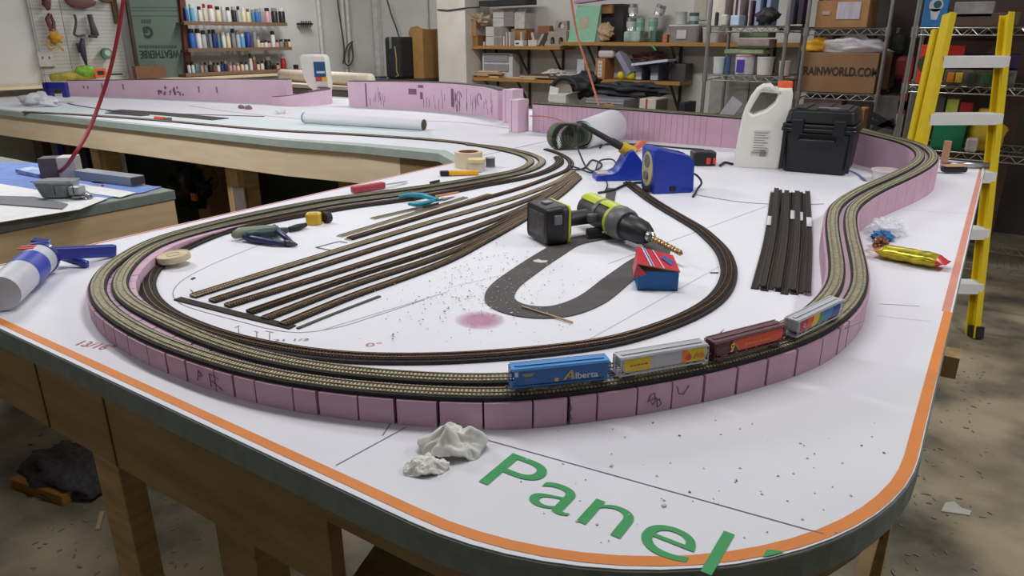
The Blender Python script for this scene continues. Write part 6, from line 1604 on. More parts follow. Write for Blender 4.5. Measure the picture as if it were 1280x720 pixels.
MB().bar(WB(672, 56, YS + .04), WB(679, 43, YS + .08), .02, .02).build('strip', wb, t, world=True); MB().bar(WB(668, 55, YS + .04), WB(665, 41, YS + .08), .02, .015).build('strip', wb, t, world=True); MB().bar(WB(677, 56, YS + .06), WB(684, 42, YS + .1), .02, .05).build('folder', plain('folder_dark', (90, 80, 76)), t, world=True)
bxp('cardboard_box', 'low brown box at the back of the upper left shelf by the arches', 'box', 672, 32, 692, 40, YS + .2, .08, plain('carton_red', (150, 98, 66)), z0=WB(680, 42, YS + .2).z)
def arch_piece(px0, px1, py0, py1, z0, Y, label, nh=2):
    a = WB(px0, py1, Y); b = WB(px1, py1, Y); W_ = b.x - a.x; H_ = WB(px0, py0, Y).z - z0
    out = [(0, 0), (W_, 0), (W_ * .98, H_), (W_ * .12, H_ * .98), (W_ * .05, H_ * .7)]; holes = []
    for k in range(nh):
        cx = W_ * (.3 + .42 * k) if nh == 2 else W_ * .5; r = W_ * (.11 if nh == 2 else .22)
        holes.append([(cx - r, .02), (cx + r, .02)] + [(cx + r * math.cos(t_), H_ * .4 + r * 1.2 * math.sin(t_)) for t_ in [pi * j / 8 for j in range(9)]])
    vs, fs = curve_mesh([out] + holes, .05, .002, Matrix.Translation((a.x, Y + .025, z0)) @ Matrix.Rotation(pi / 2, 4, 'X'))
    t = thing('arch_model', label, 'model arch', (a.x + W_ / 2, Y, z0), group='stone arch models')
    MB().add(vs, fs).build('arches', M('stone_grey', (170, 160, 146), .85, noise=.1, scale=30), t, world=True)
arch_piece(683, 708, 39, 57, zA + .001, YS + .03, 'pale stone coloured double arch model at the right end of the upper left shelf')
arch_piece(693, 709, 26, 38, WB(700, 38, YS + .12).z, YS + .12, 'single arch model standing behind and above the double arch', nh=1)
bxp('cardboard_box', 'brown box standing behind the double arch model', 'box', 691, 39, 710, 57, YS + .10, .14, bc, z0=zA)
# things over the top
o = MB().bar(WB(606, 5, YS + .1), WB(664, 2, YS + .1), .2, .05).build('black_pad', plain('pad_black', (36, 38, 38)), loc=WB(635, 3, YS + .1)); tag(o, 'long flat black pad above the white boxes near the top edge', 'pad')
q0 = WB(604, 6, YS + .1); q1 = WB(668, 6, YS + .1)
# green panel
t = thing('foam_sheet', 'pale green leaning panel with beige square on the upper shelf', 'panel', WB(730, 54, YS + .06))
Y_ = YS + .04; p = [WB(a, b, Y_) for a, b in ((709, 53.5), (743, 53), (751, 7), (722, 7))]
vs = p + [q + Vector((0, .02, 0)) for q in p]; MB().add(vs, [(0, 1, 2, 3), (4, 5, 6, 7), (0, 1, 5, 4), (1, 2, 6, 5), (2, 3, 7, 6), (3, 0, 4, 7)]).build('panel', M('panel_green', (150, 204, 172), .7, noise=.05), t, world=True)
p = [WB(a, b, Y_ - .002) for a, b in ((724, 36), (734, 36), (736, 22), (726, 22))]; vs = p + [q + Vector((0, .001, 0)) for q in p]; MB().add(vs, [(0, 1, 2, 3), (4, 5, 6, 7), (0, 1, 5, 4), (1, 2, 6, 5), (2, 3, 7, 6), (3, 0, 4, 7)]).build('beige_square', plain('beige_sq', (190, 180, 150)), t, world=True)
o = MB().bar(WB(721, 3, YS + .05), WB(762, -3, YS + .05), .12, .025).build('pink_folder', plain('folder_pink', (190, 150, 180)), loc=WB(740, 0, YS + .05)); tag(o, 'pinkish white folder lying over the green panel', 'folder')
t, w_, h_ = bxp('dark_shelf_unit', 'dark open cabinet behind the tan lump on the upper shelf', 'cabinet', 751, 5, 786, 53, YS + .16, .12, plain('unit_dark', (44, 42, 42)), z0=zB)
bxp('cardboard_box', 'brown carton flap above the tan lump', 'box', 751, 6, 768, 17, YS + .10, .05, bc, z0=WB(760, 17, YS + .1).z)
o = MB(); crumple(o, (0, 0, .0), (.065, .05, .07), 12, amp=.5, flat=False); o = o.build('plaster_lump', M('lump_tan', (196, 168, 134), .85, noise=.1), at=WB(757, 43, YS + .06)); o.location.z = zB + .085; tag(o, 'tan rock shaped lump standing right of the green panel', 'model rock')
# cans
canm = M('can_metal', (210, 212, 214), .22, .9, noise=.1, scale=20); cang = M('can_green', (120, 160, 130), .4, .3, rgb2=(200, 205, 205), scale=18)
def can(px, w_, y0, y1, Y, m, label, tilt=0, z0=None):
    q = WB(px, y1, Y); z = q.z if z0 is None else z0; r = (WB(px + w_ / 2, y1, Y).x - WB(px - w_ / 2, y1, Y).x) / 2 * .93; h = WB(px, y0, Y).z - z
    t = thing('metal_can', label, 'can', (q.x, Y, z + .0005), group='metal cans on the upper right shelf'); t.rotation_euler = (0, tilt, 0)
    MB().lathe([(0, 0), (r, 0), (r, .004), (r * .97, .007), (r * .97, h - .01), (r, h - .006), (r, h), (r * .9, h), (r * .9, h - .004), (0, h - .004)], n=22).build('can_body', m, t, smooth=40)
    MB().lathe([(r * .975, h * .3), (r * .985, h * .3), (r * .985, h * .7), (r * .975, h * .7)], n=22, ring=True).build('can_label', plain('can_label_' + ('g' if m is cang else 'w'), (120, 170, 140) if m is cang else (190, 194, 196), .5), t)
q1_ = WB(795, 38, YS + .1).z; q2_ = WB(795, 21, YS + .1).z
t, w_, h_ = bxp('plastic_pack', 'clear and green plastic pack under the stacked cans', 'package', 779, 39, 811, 53, YS + .03, .2, M('pack_green', (176, 200, 184), .35, noise=.25, scale=14), z0=zB, bevel=.015)
can(789, 13, 22, 39, YS + .11, canm, 'shiny can on the plastic pack, left in the lower row', z0=zB + h_ + .001); can(800, 11, 23, 39, YS + .11, cang, 'green topped can on the plastic pack, middle in the lower row', z0=zB + h_ + .001)
can(791, 12, 5, 21.5, YS + .11, canm, 'shiny upright can on top of the can stack', z0=WB(790, 21.5, YS + .11).z + .006)
t, w_, h_ = bxp('plastic_pack', 'dark green glassy pack right of the clear green pack', 'package', 812, 38, 829, 53, YS + .05, .18, M('pack_dark', (90, 120, 104), .4, noise=.25, scale=14), z0=zB, bevel=.01)
can(816, 12, 22, 38, YS + .13, cang, 'greenish can on the dark green pack', z0=zB + h_ + .001)
can(823, 13, 6, 21, YS + .13, canm, 'shiny tilted can at the top right of the can stack', tilt=.3, z0=WB(820, 21, YS + .13).z + .012)
o = MB().bar(WB(815, 56, YS - .01), WB(820, 63, YS - .01), .02, .01).build('green_tag', plain('tag_green', (100, 180, 110)), loc=WB(817, 59, YS - .01)); tag(o, 'small green tag hanging off the upper shelf edge', 'tag')
def tub(px0, px1, y0, z0, Y, m, label, lab=None):
    a = WB(px0, y0, Y); b = WB(px1, y0, Y); W_ = b.x - a.x; H_ = a.z - z0
    t = thing('storage_tub', label, 'tub', ((a.x + b.x) / 2, Y + .1, z0 + .0005))
    A_ = rr(W_ * .88, .18, .03); B_ = rr(W_ * .98, .2, .03); n = len(A_)
    MB().add([(p[0], p[1], 0) for p in A_] + [(p[0], p[1], H_ * .9) for p in B_], [tuple(range(n))[::-1], tuple(range(n, 2 * n))] + [(i, (i + 1) % n, n + (i + 1) % n, n + i) for i in range(n)]).build('tub', m, t, smooth=40)
    MB().prism(rr(W_, .21, .035), H_ * .9, H_).build('lid', plain('tub_lid', (214, 212, 208), .4), t, bevel=.003)
    if lab: MB().box((-W_ * .05, -.101, H_ * .45), (W_ * .3, .006, H_ * .5)).build('label', plain('tub_label', (214, 200, 196)), t)
tub(835, 875, 31, zB, YS + .03, M('tub_clear', (150, 142, 142), .3, noise=.08), 'large clear tub with pale label on the upper right shelf', True)
tub(877, 900, 34, zB, YS + .03, M('tub_milk', (196, 186, 184), .4), 'milky white tub behind the first rack post')
can(851, 15, 15, 30, YS + .13, plain('can_pale', (190, 188, 184), .4), 'pale can standing on the large clear tub', z0=WB(851, 31, YS + .03).z + .004)
can(867, 13, 16, 30, YS + .13, plain('can_teal', (80, 110, 104), .4), 'dark teal can beside the pale can on the clear tub', z0=WB(867, 31, YS + .03).z + .004)
bxp('orange_block', 'small orange brown block between the cans and the clear tub', 'block', 828, 43, 837, 52, YS + .04, .06, plain('block_orange', (190, 120, 66)), z0=zB)
# lower left shelf
t = thing('drawer_unit', 'clear small parts drawer unit on the lower left shelf', 'drawers', WB(620, 98, YS + .05))
a = WB(602, 66, YS + .08); b = WB(640, 98, YS + .08)
MB().box(((a.x + b.x) / 2, YS + .16, (a.z + zC_) / 2), (b.x - a.x, .14, a.z - zC_)).build('frame', plain('drawer_white', (206, 206, 206)), t, world=True, bevel=.004)
for k in range(2): MB().box(((a.x + b.x) / 2 - .01, YS + .086, a.z - .05 - k * .09), ((b.x - a.x) * .8, .012, .07)).build('drawer', plain('drawer_clear', (150, 150, 152), .3), t, world=True, bevel=.003)
def pile(name, label, cat, px, py, rx_, ry_, rz_, z0, Y, m, seed):
    q = WB(px, py, Y); mb = MB(); crumple(mb, (0, 0, rz_ * .4), (rx_, ry_, rz_), seed, amp=.8, flat=True, T=Matrix.Identity(4)); o = mb.build(name, m, at=(q.x, Y, z0 + .0005)); return tag(o, label, cat)
def woods(x0, x1, y0, y1, label, c, nn, seed, Y=YS + .07):
    rng = random.Random(seed)
    a = WB(x0, y1, Y); b = WB(x1, y1, Y)
    names = ['lowest', 'second lowest', 'third lowest', 'fourth lowest', 'topmost']
    for k in range(nn):
        L = (b.x - a.x) * rng.uniform(.55, .9); cx = rng.uniform(a.x + L / 2, b.x - L / 2); z = zC_ + .008 + k * .0165
        o = MB().box((0, 0, 0), (L, rng.uniform(.06, .1), .014), rz=rng.uniform(-.1, .1)).build('wood_piece', plain('w%d%s' % (k % 3, 'x'), (c[0] - 12 * (k % 3), c[1] - 14 * (k % 3), c[2] - 16 * (k % 3))), at=(cx, Y - .0 + rng.uniform(-.02, .02), z)); tag(o, label % names[min(k, 4)], 'wood piece', 'wood pieces on the lower left shelf')
woods(590, 632, 88, 98, '%s flat wood offcut left on the lower left shelf', (222, 192, 156), 4, 3)
woods(640, 690, 92, 98, '%s flat wood offcut right on the lower left shelf', (206, 184, 152), 2, 4)
pile('paper_scraps', 'pile of white torn scraps on the lower left shelf before the black bag', 'scraps', 694, 85, .09, .06, .035, zC_ + .04, YS + .12, plain('scrap_white', (222, 212, 200)), 7)['kind'] = 'thing'
o = MB().box((0, 0, 0), (.55, .2, .02)).build('dark_folder', plain('folder_dark'), at=(WB(690, 95, YS + .12).x, YS + .14, zC_ + .03)); tag(o, 'flat dark folder under the white scraps', 'folder')
bxp('pump_bottle', 'pale small box with dark base left of the brown labelled box', 'bottle', 721, 74, 734, 88, YS + .15, .06, plain('pale_box', (196, 196, 198)), z0=zC_ + .05)
t = thing('clear_tray', 'wide clear tray behind the orange cord between the lower shelves', 'tray', WB(715, 88, YS + .1)); a = WB(700, 88, YS + .1); b = WB(742, 88, YS + .1)
MB().box(((a.x + b.x) / 2, YS + .16, zC_ + .0), (b.x - a.x, .14, .09)).build('tray', M('tray_grey', (130, 132, 130), .3), t, world=True); MB().box(((a.x + b.x) / 2, YS + .16, zC_ + .05), (b.x - a.x + .02, .16, .01)).build('rim', plain('drawer_white'), t, world=True)
# lower right shelf
t, w_, h_ = bxp('cardboard_box', 'brown box with white label on the lower right shelf', 'box', 744, 73, 768, 100, YS + .01, .2, plain('carton_warm', (176, 124, 70), .8), z0=zD)
MB().box((0, -.101, h_ * .5), (w_ * .44, .003, h_ * .78)).build('label', plain('label_w', (216, 206, 190)), t); mb = MB()
for k in range(4): mb.box((0, -.103, h_ * (.22 + .17 * k)), (w_ * .3, .001, .008))
mb.build('label_lines', plain('label_ink'), t)
t, w_, h_ = bxp('white_tub', 'white rounded tub lying on the brown labelled box', 'tub', 747, 63, 776, 72, YS + .04, .16, plain('tub_w', (206, 198, 194)), z0=WB(756, 73, YS + .03).z + .003, bevel=.02)
o = MB().bar(WB(775, 66, YS + .06), WB(790, 92, YS + .04), .10, .05).build('leaning_tray', plain('tray_blue', (150, 152, 170)), loc=WB(782, 80, YS + .05)); tag(o, 'grey blue tray leaning between the brown box and blue bins', 'tray')
for k, (x0, x1, lab) in enumerate(((795, 812, 'left grey blue bin with white rim on the lower right shelf'), (813, 836, 'right grey blue bin with white label on the lower right shelf'))):
    t, w_, h_ = bxp('storage_bin', lab, 'bin', x0, 80, x1, 99.5, YS + .02, .24, plain('bin_blue', (120, 126, 158)), z0=zD, bevel=.008, group='blue bins on the lower right shelf')
    MB().box((0, -.122, h_ * .28), (w_ * .86, .004, h_ * .42)).build('label', plain('bin_label', (196, 200, 210)), t)
o = MB().bar(WB(795, 80.5, YS + .0), WB(840, 75, YS + .0), .2, .02).build('bin_lid', plain('lid_paleblue', (206, 212, 232)), loc=WB(815, 78, YS)); tag(o, 'pale blue white lid lying askew over the blue bins', 'lid')
bxp('dark_box', 'dark grey box at the right end of the lower right shelf', 'box', 838, 80, 866, 99, YS + .1, .18, plain('box_charcoal', (84, 80, 80)), z0=zD)
for k, (px, w_, lab) in enumerate(((774, .035, 'left yellow toy piece on the lower right shelf'), (787, .045, 'right yellow toy piece on the lower right shelf'))):
    o = MB().ellip((0, 0, .035), (w_, .03, .035), n=14, m=8).build('yellow_piece', plain('toy_yellow', (226, 210, 50)), at=(WB(px, 97, YS - .0).x, YS + .03, zD + .0005), smooth=True); tag(o, lab, 'toy piece', 'yellow pieces on the lower right shelf')
o = MB(); crumple(o, (0, 0, .03), (.15, .06, .04), 19, amp=.8, flat=True, T=Matrix.Identity(4)); o = o.build('brown_rags', plain('rag_brown', (110, 70, 62)), at=(WB(815, 72, YS + .2).x, YS + .2, WB(815, 77, YS + .2).z)); tag(o, 'reddish brown rags heaped above the blue bins', 'rags')
# low shelf
t, w_, h_ = bxp('white_carton', 'open white box with cyan print behind the foam wall', 'box', 686, 118, 724, 142, 5.6, .25, plain('carton_white', (206, 208, 202)), z0=zE)
MB().box((-w_ * .3, -.127, h_ * .35), (w_ * .2, .003, h_ * .5)).build('cyan_print', plain('print_cyan', (150, 196, 206)), t); MB().box((w_ * .12, -.127, h_ * .3), (w_ * .35, .003, h_ * .3)).build('cyan_print', plain('print_cyan2', (170, 208, 208)), t)
mb = MB(); mb.add([(w_ * .5, -.12, h_), (w_ * .5, .1, h_), (w_ * .75, .06, h_ * 1.14), (w_ * .75, -.1, h_ * 1.1)], [(0, 1, 2, 3)]); o = mb.build('flap', plain('flap_cream', (220, 208, 180)), t); o.modifiers.new('s', 'SOLIDIFY').thickness = .004
MB().bar((-w_ * .38, -.1, h_ * .6), (-w_ * .25, -.1, h_ * 1.35), .09, .01).build('white_card', plain('card_white', (226, 226, 224)), t)
t = thing('black_bag', 'black padded bag with rounded opening above the cyan printed box', 'bag', WB(706, 110, 5.75))
q = WB(706, 112, 5.72); mb = MB(); mb.tube([q + Vector((.13 * math.cos(a), 0, .10 * math.sin(a))) for a in [pi * j / 14 for j in range(15)]], .018, 10); mb.build('rim', M('bag_black', (40, 40, 44), .7), t, world=True, smooth=True)
mb = MB(); crumple(mb, (WB(730, 106, 5.85).x, 5.85, WB(730, 106, 5.85).z), (.13, .08, .10), 5, amp=.5, flat=False); mb.build('bag_body', M('bag_black'), t, world=True, smooth=True)
MB().add([WB(a, b, 5.74) for a, b in ((688, 116), (690, 104), (698, 100), (708, 101), (714, 108), (716, 117))], [(0, 1, 2, 3, 4, 5)]).build('lining', plain('lining', (140, 132, 118)), t, world=True)
o = MB(); crumple(o, (0, 0, 0), (.34, .10, .06), 15, amp=.5, flat=False); o = o.build('dark_cloth', plain('cloth_dark', (42, 42, 48)), at=WB(785, 112, 5.9)); tag(o, 'dark cloth bag bulging below the lower right shelf', 'bag')
t, w_, h_ = bxp('grey_tool_case', 'long grey case with orange round mark behind the foam wall', 'case', 732, 124, 798, 144, 5.58, .3, plain('case_grey', (126, 126, 132), .5), z0=zE, bevel=.01)
MB().cyl((w_ * .12, -.152, h_ * .3), (w_ * .12, -.156, h_ * .3), .07, n=20).build('orange_mark', plain('mark_orange', (190, 130, 80)), t); MB().box((0, -.153, h_ * .78), (w_, .006, .012)).build('lid_seam', plain('seam_light', (160, 160, 164)), t)
t, w_, h_ = bxp('white_carton', 'white and red box right of the long grey case', 'box', 799, 124, 834, 145, 5.56, .25, plain('carton_white2', (196, 190, 176)), z0=zE)
MB().box((-w_ * .06, -.127, h_ * .5), (w_ * .1, .003, h_)).build('red_stripe', plain('stripe_red', (170, 50, 60)), t); MB().box((w_ / 2 + .002, 0, h_ * .48), (.003, .24, h_ * .9)).build('brown_side', plain('side_brown', (120, 108, 92)), t)
bxp('navy_crate', 'dark navy crate right of the white and red box', 'crate', 848, 129, 866, 147, 5.6, .25, plain('navy', (26, 28, 56)), z0=zE)

# ================================================================ WIRE RACKS
def wire_rack(label, x0, x1, Y, depth, shelves, H=2.1):
    t = thing('wire_rack', label, 'wire rack', ((x0 + x1) / 2, Y + depth / 2, 0), group='chrome wire racks')
    L = t.location
    for x in (x0, x1):
        for y in (Y, Y + depth):
            mb = MB(); mb.cyl((x, y, 0.02), (x, y, H), .0125, n=12)
            mb.build('post', chrome, t, world=True, smooth=40)
    for z in shelves:
        mb = MB()
        for zz in (z, z - .035):
            for y in (Y, Y + depth): mb.cyl((x0, y, zz), (x1, y, zz), .0035, n=6)
            for x in (x0, x1): mb.cyl((x, Y, zz), (x, Y + depth, zz), .0035, n=6)
        n = max(4, int((x1 - x0) / .07))
        for y in (Y, Y + depth):
            for k in range(n):
                xa = x0 + (x1 - x0) * k / n; xm = xa + (x1 - x0) / n / 2; xb = xa + (x1 - x0) / n
                mb.cyl((xa, y, z - .035), (xm, y, z), .0025, n=5); mb.cyl((xm, y, z), (xb, y, z - .035), .0025, n=5)
        m_ = int((x1 - x0) / .03)
        for k in range(1, m_): mb.cyl((x0 + (x1 - x0) * k / m_, Y, z + .002), (x0 + (x1 - x0) * k / m_, Y + depth, z + .002), .0018, n=5)
        for x in (x0, x1):
            for y in (Y, Y + depth): mb.cyl((x, y, z - .045), (x, y, z + .008), .018, n=12)
        mb.build('wire_shelf', chrome, t, world=True)
    return t
YR = 5.05
def RX(px, py): return WB(px, py, YR).x
r1a, r1b = WB(884, 60, YR).x, WB(981, 60, YR).x; r2a, r2b = WB(1005, 60, YR).x, WB(1107, 60, YR).x
z1 = WB(930, 33, YR).z; z2 = WB(930, 95, YR).z; z3 = WB(930, 150, YR).z
wire_rack('left chrome wire rack standing before the wall shelves', r1a, r1b, YR, .45, [z1, z2, z3, .3, 1.95])
y1_ = WB(1060, 36, YR).z; y2_ = WB(1060, 118, YR).z
wire_rack('middle chrome wire rack holding the large lettered carton', r2a, r2b, YR, .45, [y1_, y2_, .6, .2, 1.95])
def rk(name, label, cat, x0, y0, x1, y1, m, z0=None, depth=.2, dy=.03, **k): return bxp(name, label, cat, x0, y0, x1, y1, YR + dy, depth, m, z0=z0, **k)
s1, s2, s3 = z1 + .006, z2 + .006, z3 + .006
rk('wall_paper', 'pale paper sheet on the wall left of the left wire rack', 'paper', 868, -20, 884, 25, plain('ct1', (206, 200, 182)), depth=.01, dy=1.355, bevel=0)
t, w_, h_ = rk('paper_stack', 'cream cartons at the back of the left rack top shelf', 'carton', 891, -25, 919, 18, plain('ct2', (198, 192, 178)), z0=s1, dy=.15)
t, w_, h_ = rk('pink_box', 'white box with pink edges on the left rack top shelf', 'box', 917, -10, 936, 22, plain('ct3', (196, 180, 180)), z0=s1, dy=.1)
MB().box((0, -.102, h_ * .55), (w_ * .3, .004, h_ * .6)).build('dark_slot', plain('slot', (50, 44, 44)), t)
t, w_, h_ = rk('small_box', 'light blue and white flat box on the left rack top shelf', 'box', 913, 19, 935, 32, plain('ct4', (180, 200, 216)), z0=s1, dy=.02)
rk('jar', 'small dark jar with pale label at the left of the rack top', 'jar', 893, 15, 899, 32, plain('jar_dark', (60, 66, 76)), z0=s1, dy=.02, depth=.05, bevel=.01)
rk('jar', 'small jar with cream label, second from the left on the rack', 'jar', 901, 18, 912, 32, plain('jar_cream', (190, 190, 170)), z0=s1, dy=.02, depth=.06, bevel=.01)
for k, (x0, x1, y0, c, lab) in enumerate(((937, 944, 0, (90, 60, 80), 'thin plum folder left of the blue grey binders'), (945, 958, -20, (150, 166, 190), 'left blue grey binder on the left rack'), (958.5, 970, -20, (140, 158, 184), 'right blue grey binder on the left rack'))):
    rk('binder', lab, 'binder', x0, y0, x1, 30, plain('bd%d' % k, c), z0=s1, dy=.12, group='binders on the left rack')
o = MB(); crumple(o, (0, 0, .06), (.07, .05, .045), 9, amp=.4, flat=True, T=Matrix.Identity(4)); o = o.build('black_pouch', darkp, at=(WB(957, 28, YR + .06).x, YR + .08, s1), smooth=True); tag(o, 'black pouch lying before the blue grey binders', 'pouch')
t, w_, h_ = rk('file_box', 'pale lilac file box between the two wire racks', 'file box', 984, -20, 998, 29, plain('fb', (176, 184, 214)), z0=WB(990, 30, YR + .2).z, dy=.2)
rk('file_box', 'dark purple file box right of the pale lilac one', 'file box', 998.5, -10, 1012, 29, plain('fb2', (60, 50, 70)), z0=WB(990, 30, YR + .2).z, dy=.22)
t = thing('side_shelf', 'dark shelf board between the two wire racks', 'shelf', WB(995, 32, YR + .2)); a = WB(983, 32, YR + .18); b = WB(1004, 32, YR + .18); MB().box(((a.x + b.x) / 2, YR + .3, a.z - .02), (b.x - a.x + .1, .3, .02)).build('shelf_board', darkp, t, world=True)
# middle shelf of left rack: long boxes stacked on white buckets
names_ = ['lowest', 'middle', 'topmost']
zz = WB(945, 68, YR + .03).z
for k, (y0, y1, c) in enumerate(((62, 68, (176, 190, 150)), (49, 60, (170, 150, 146)), (40, 47, (110, 120, 90)))):
    t, w_, h_ = rk('train_box', '%s long printed box lying over the buckets on the left rack' % names_[k], 'box', (905, 922, 924)[k], y0, (964, 971, 970)[k], y1, M('tb%d' % k, c, .7, noise=.15, scale=25), dy=.08, group='long boxes on the left rack')
    MB().box((0, -.101, h_ * .12), (w_, .003, h_ * .24)).build('green_edge', plain('edge_green', (60, 96, 60)), t)
for k, (x0, x1, y0, c, lid, lab) in enumerate(((889, 905, 71, (206, 212, 214), (206, 212, 214), 'white tub at the left of the left rack middle shelf'), (906, 913, 70, (50, 84, 130), (80, 90, 90), 'thin blue tub behind the white tubs'), (914, 941, 68, (206, 204, 208), (214, 150, 170), 'white bucket with pink lid and purple label'), (943, 965, 71, (206, 202, 194), (206, 202, 194), 'cream white tub right of the pink lidded bucket'), (972, 988, 76, (190, 178, 172), (190, 178, 172), 'pale tub behind the second rack post'))):
    a = WB(x0, 80, YR + .06); b = WB(x1, 80, YR + .06); r = (b.x - a.x) / 2; z0 = s2; h = WB((x0 + x1) / 2, y0, YR + .1).z - z0
    t = thing('bucket', lab, 'bucket', ((a.x + b.x) / 2, YR + .06 + r, z0), group='tubs on the left rack')
    MB().lathe([(0, 0), (r * .85, 0), (r * .96, h * .92), (0, h * .92)], n=24).build('tub', plain('bk%d' % k, c), t, smooth=40); MB().lathe([(0, h * .92), (r, h * .92), (r, h), (0, h)], n=24).build('lid', plain('bkl%d' % k, lid), t, smooth=40)
    if k == 2: MB().box((-r * .15, -r * .93, h * .42), (r * .7, .004, h * .65)).build('purple_label', plain('lab_purple', (70, 50, 160)), t)
rk('wall_cabinet', 'large plain light grey cabinet behind the white jug', 'cabinet', 884, 99, 996, 190, M('cab_grey', (150, 148, 142), .7), z0=.0, dy=.52, depth=.3, part='cabinet_body')
for t in [o for o in COL.objects if o.name.startswith('wall_cabinet')]:
    MB().box((0, -.153, 1.0), (.004, .004, .2)).build('door_gap', darkp, t); t.name = 'grey_cabinet'
o = MB().bar((WB(886, 150, 2.9).x, 2.9, 1.003), WB(922, 125, 2.9), .006, .05).build('clear_sheet_roll', M('sheet_clear', (190, 192, 196), .3, noise=.1), loc=WB(905, 132, 2.9)); tag(o, 'pale clear sheet standing behind the foam wall left of the jug', 'sheet')
# middle rack
t, w_, h_ = rk('cardboard_box', 'cardboard box with large white label on the middle rack top shelf', 'box', 1020, 0, 1097, 34, cardb, z0=y1_ + .006, depth=.35)
MB().box((w_ * .12, -.177, h_ * .62), (w_ * .44, .003, h_ * .62)).build('label', M('label_print', (200, 194, 204), .7, noise=.12, scale=50, stretch=(1, 1, .1)), t)
MB().box((-w_ * .3, -.178, h_ * .55), (w_ * .16, .003, h_ * .14)).build('tape_patch', plain('patch_red', (190, 150, 150)), t)
t, w_, h_ = rk('lettered_carton', 'wide cardboard carton with large black lettering on the middle rack', 'carton', 999, 66, 1096, 117, M('cardb2', (150, 116, 84), .8, rgb2=(138, 106, 76), scale=6), z0=y2_ + .006, depth=.4, dy=.02, part='carton', side=False)
t.name = 'lettered_carton'
z_t = WB(1050, 94.5, YR).z - t.location.z; a_ = WB(997, 90, YR).x - t.location.x; b_ = WB(1097, 90, YR).x - t.location.x
vs, fs = text_geo('TRAINWORLD.COM', .052, Matrix.Translation((a_, -.2025, z_t)) @ Matrix.Rotation(pi / 2, 4, 'X'), width=b_ - a_, bold=.025); MB().add(vs, fs).build('lettering', plain('print_black', (60, 46, 36)), t)
o = MB(); crumple(o, (0, 0, .03), (.09, .07, .05), 5, amp=.4, flat=True, T=Matrix.Identity(4)); o = o.build('yellow_bag', plain('bag_yellow', (232, 176, 40)), at=(WB(1021, 62, YR + .1).x, YR + .12, t.location.z + h_ + .002), smooth=True); tag(o, 'orange yellow bag lying on the lettered carton', 'bag')
o = MB(); crumple(o, (0, 0, .02), (.20, .1, .07), 6, amp=.4, flat=True, T=Matrix.Identity(4)); o = o.build('white_cloth', plain('cloth_white', (226, 222, 226)), at=(WB(1064, 62, YR + .12).x, YR + .14, t.location.z + h_ + .002), smooth=True); tag(o, 'white cloth lying on the lettered carton', 'cloth')
zc_top = t.location.z + h_
rk('purple_box', 'dark purple box behind the white cloth on the lettered carton', 'box', 1040, 44, 1096, 58, plain('box_plum', (66, 48, 60)), z0=zc_top + .002, dy=.28, depth=.12)
rk('cardboard_box', 'dark cardboard carton right of the lettered carton beyond the rack post', 'carton', 1098, 66, 1120, 112, cardd, dy=.12, depth=.3)
rk('grey_crate', 'grey crate below the right side of the middle rack', 'crate', 1094, 120, 1130, 170, plain('crate_grey', (130, 126, 122)), dy=.1, depth=.3)
rk('pink_crate', 'row of dusky pink jars under the lettered carton', 'jars', 1003, 122, 1058, 150, plain('jar_pink', (120, 92, 92)), dy=.05, depth=.2)
rk('cardboard_box', 'small cardboard box right of the black case below the middle rack', 'box', 1070, 136, 1084, 166, cardb, dy=-.4, depth=.15)
t = thing('umbrella', 'dark folded item with ribs below the middle rack', 'umbrella', WB(1092, 150, 4.9)); mb = MB()
for a, b in (((1072, 148), (1118, 160)), ((1080, 168), (1118, 150)), ((1085, 140), (1118, 158))): mb.bar(WB(*a, 4.95), WB(*b, 4.95), .012, .03)
mb.build('ribs', darkp, t, world=True)
t = thing('dark_board', 'dark brown board standing between the middle and right racks', 'board', WB(1128, 60, 5.5)); a = WB(1114, 60, 5.5); b = WB(1150, 60, 5.5)
MB().box(((a.x + b.x) / 2, 5.5, .95), (b.x - a.x + .1, .03, 1.9)).build('board', plain('board_dark', (58, 46, 40)), t, world=True)
rk('green_black_bag', 'dark green bundle hanging between the racks', 'bag', 1112, 40, 1135, 70, M('bag_green', (50, 62, 56), .7, noise=.3), dy=.2, depth=.15, bevel=.04)
t, w_, h_ = rk('level_tube', 'red and white tube standing between the middle and right racks', 'tube', 1127, 74, 1138, 142, plain('tube_white', (186, 180, 186)), dy=-.1, depth=.06, z0=.0)
q = WB(1132, 74, YR - .1); MB().box((0, -.001, q.z - .15), (w_ * 1.05, .063, .32)).build('red_band', plain('band_red', (150, 30, 50)), t); MB().box((0, -.001, WB(1132, 132, YR - .1).z), (w_ * 1.05, .063, .05)).build('red_band', plain('band_red'), t)
for k, (x0, x1, c, lab) in enumerate(((1139, 1146, (120, 112, 106), 'grey brown plank left of the orange brown plank'), (1147, 1160, (140, 84, 50), 'orange brown plank leaning behind the ladder'))):
    rk('plank', lab, 'plank', x0, 60 if k == 0 else 104, x1, 180, plain('plank%d' % k, c), dy=-.25, depth=.03, z0=0.0, group='planks by the ladder')
rk('red_drum', 'dark red drum between the racks behind the tube', 'drum', 1118, 70, 1140, 100, plain('drum_red', (110, 24, 34)), dy=.1, depth=.15, z0=None, bevel=.03)
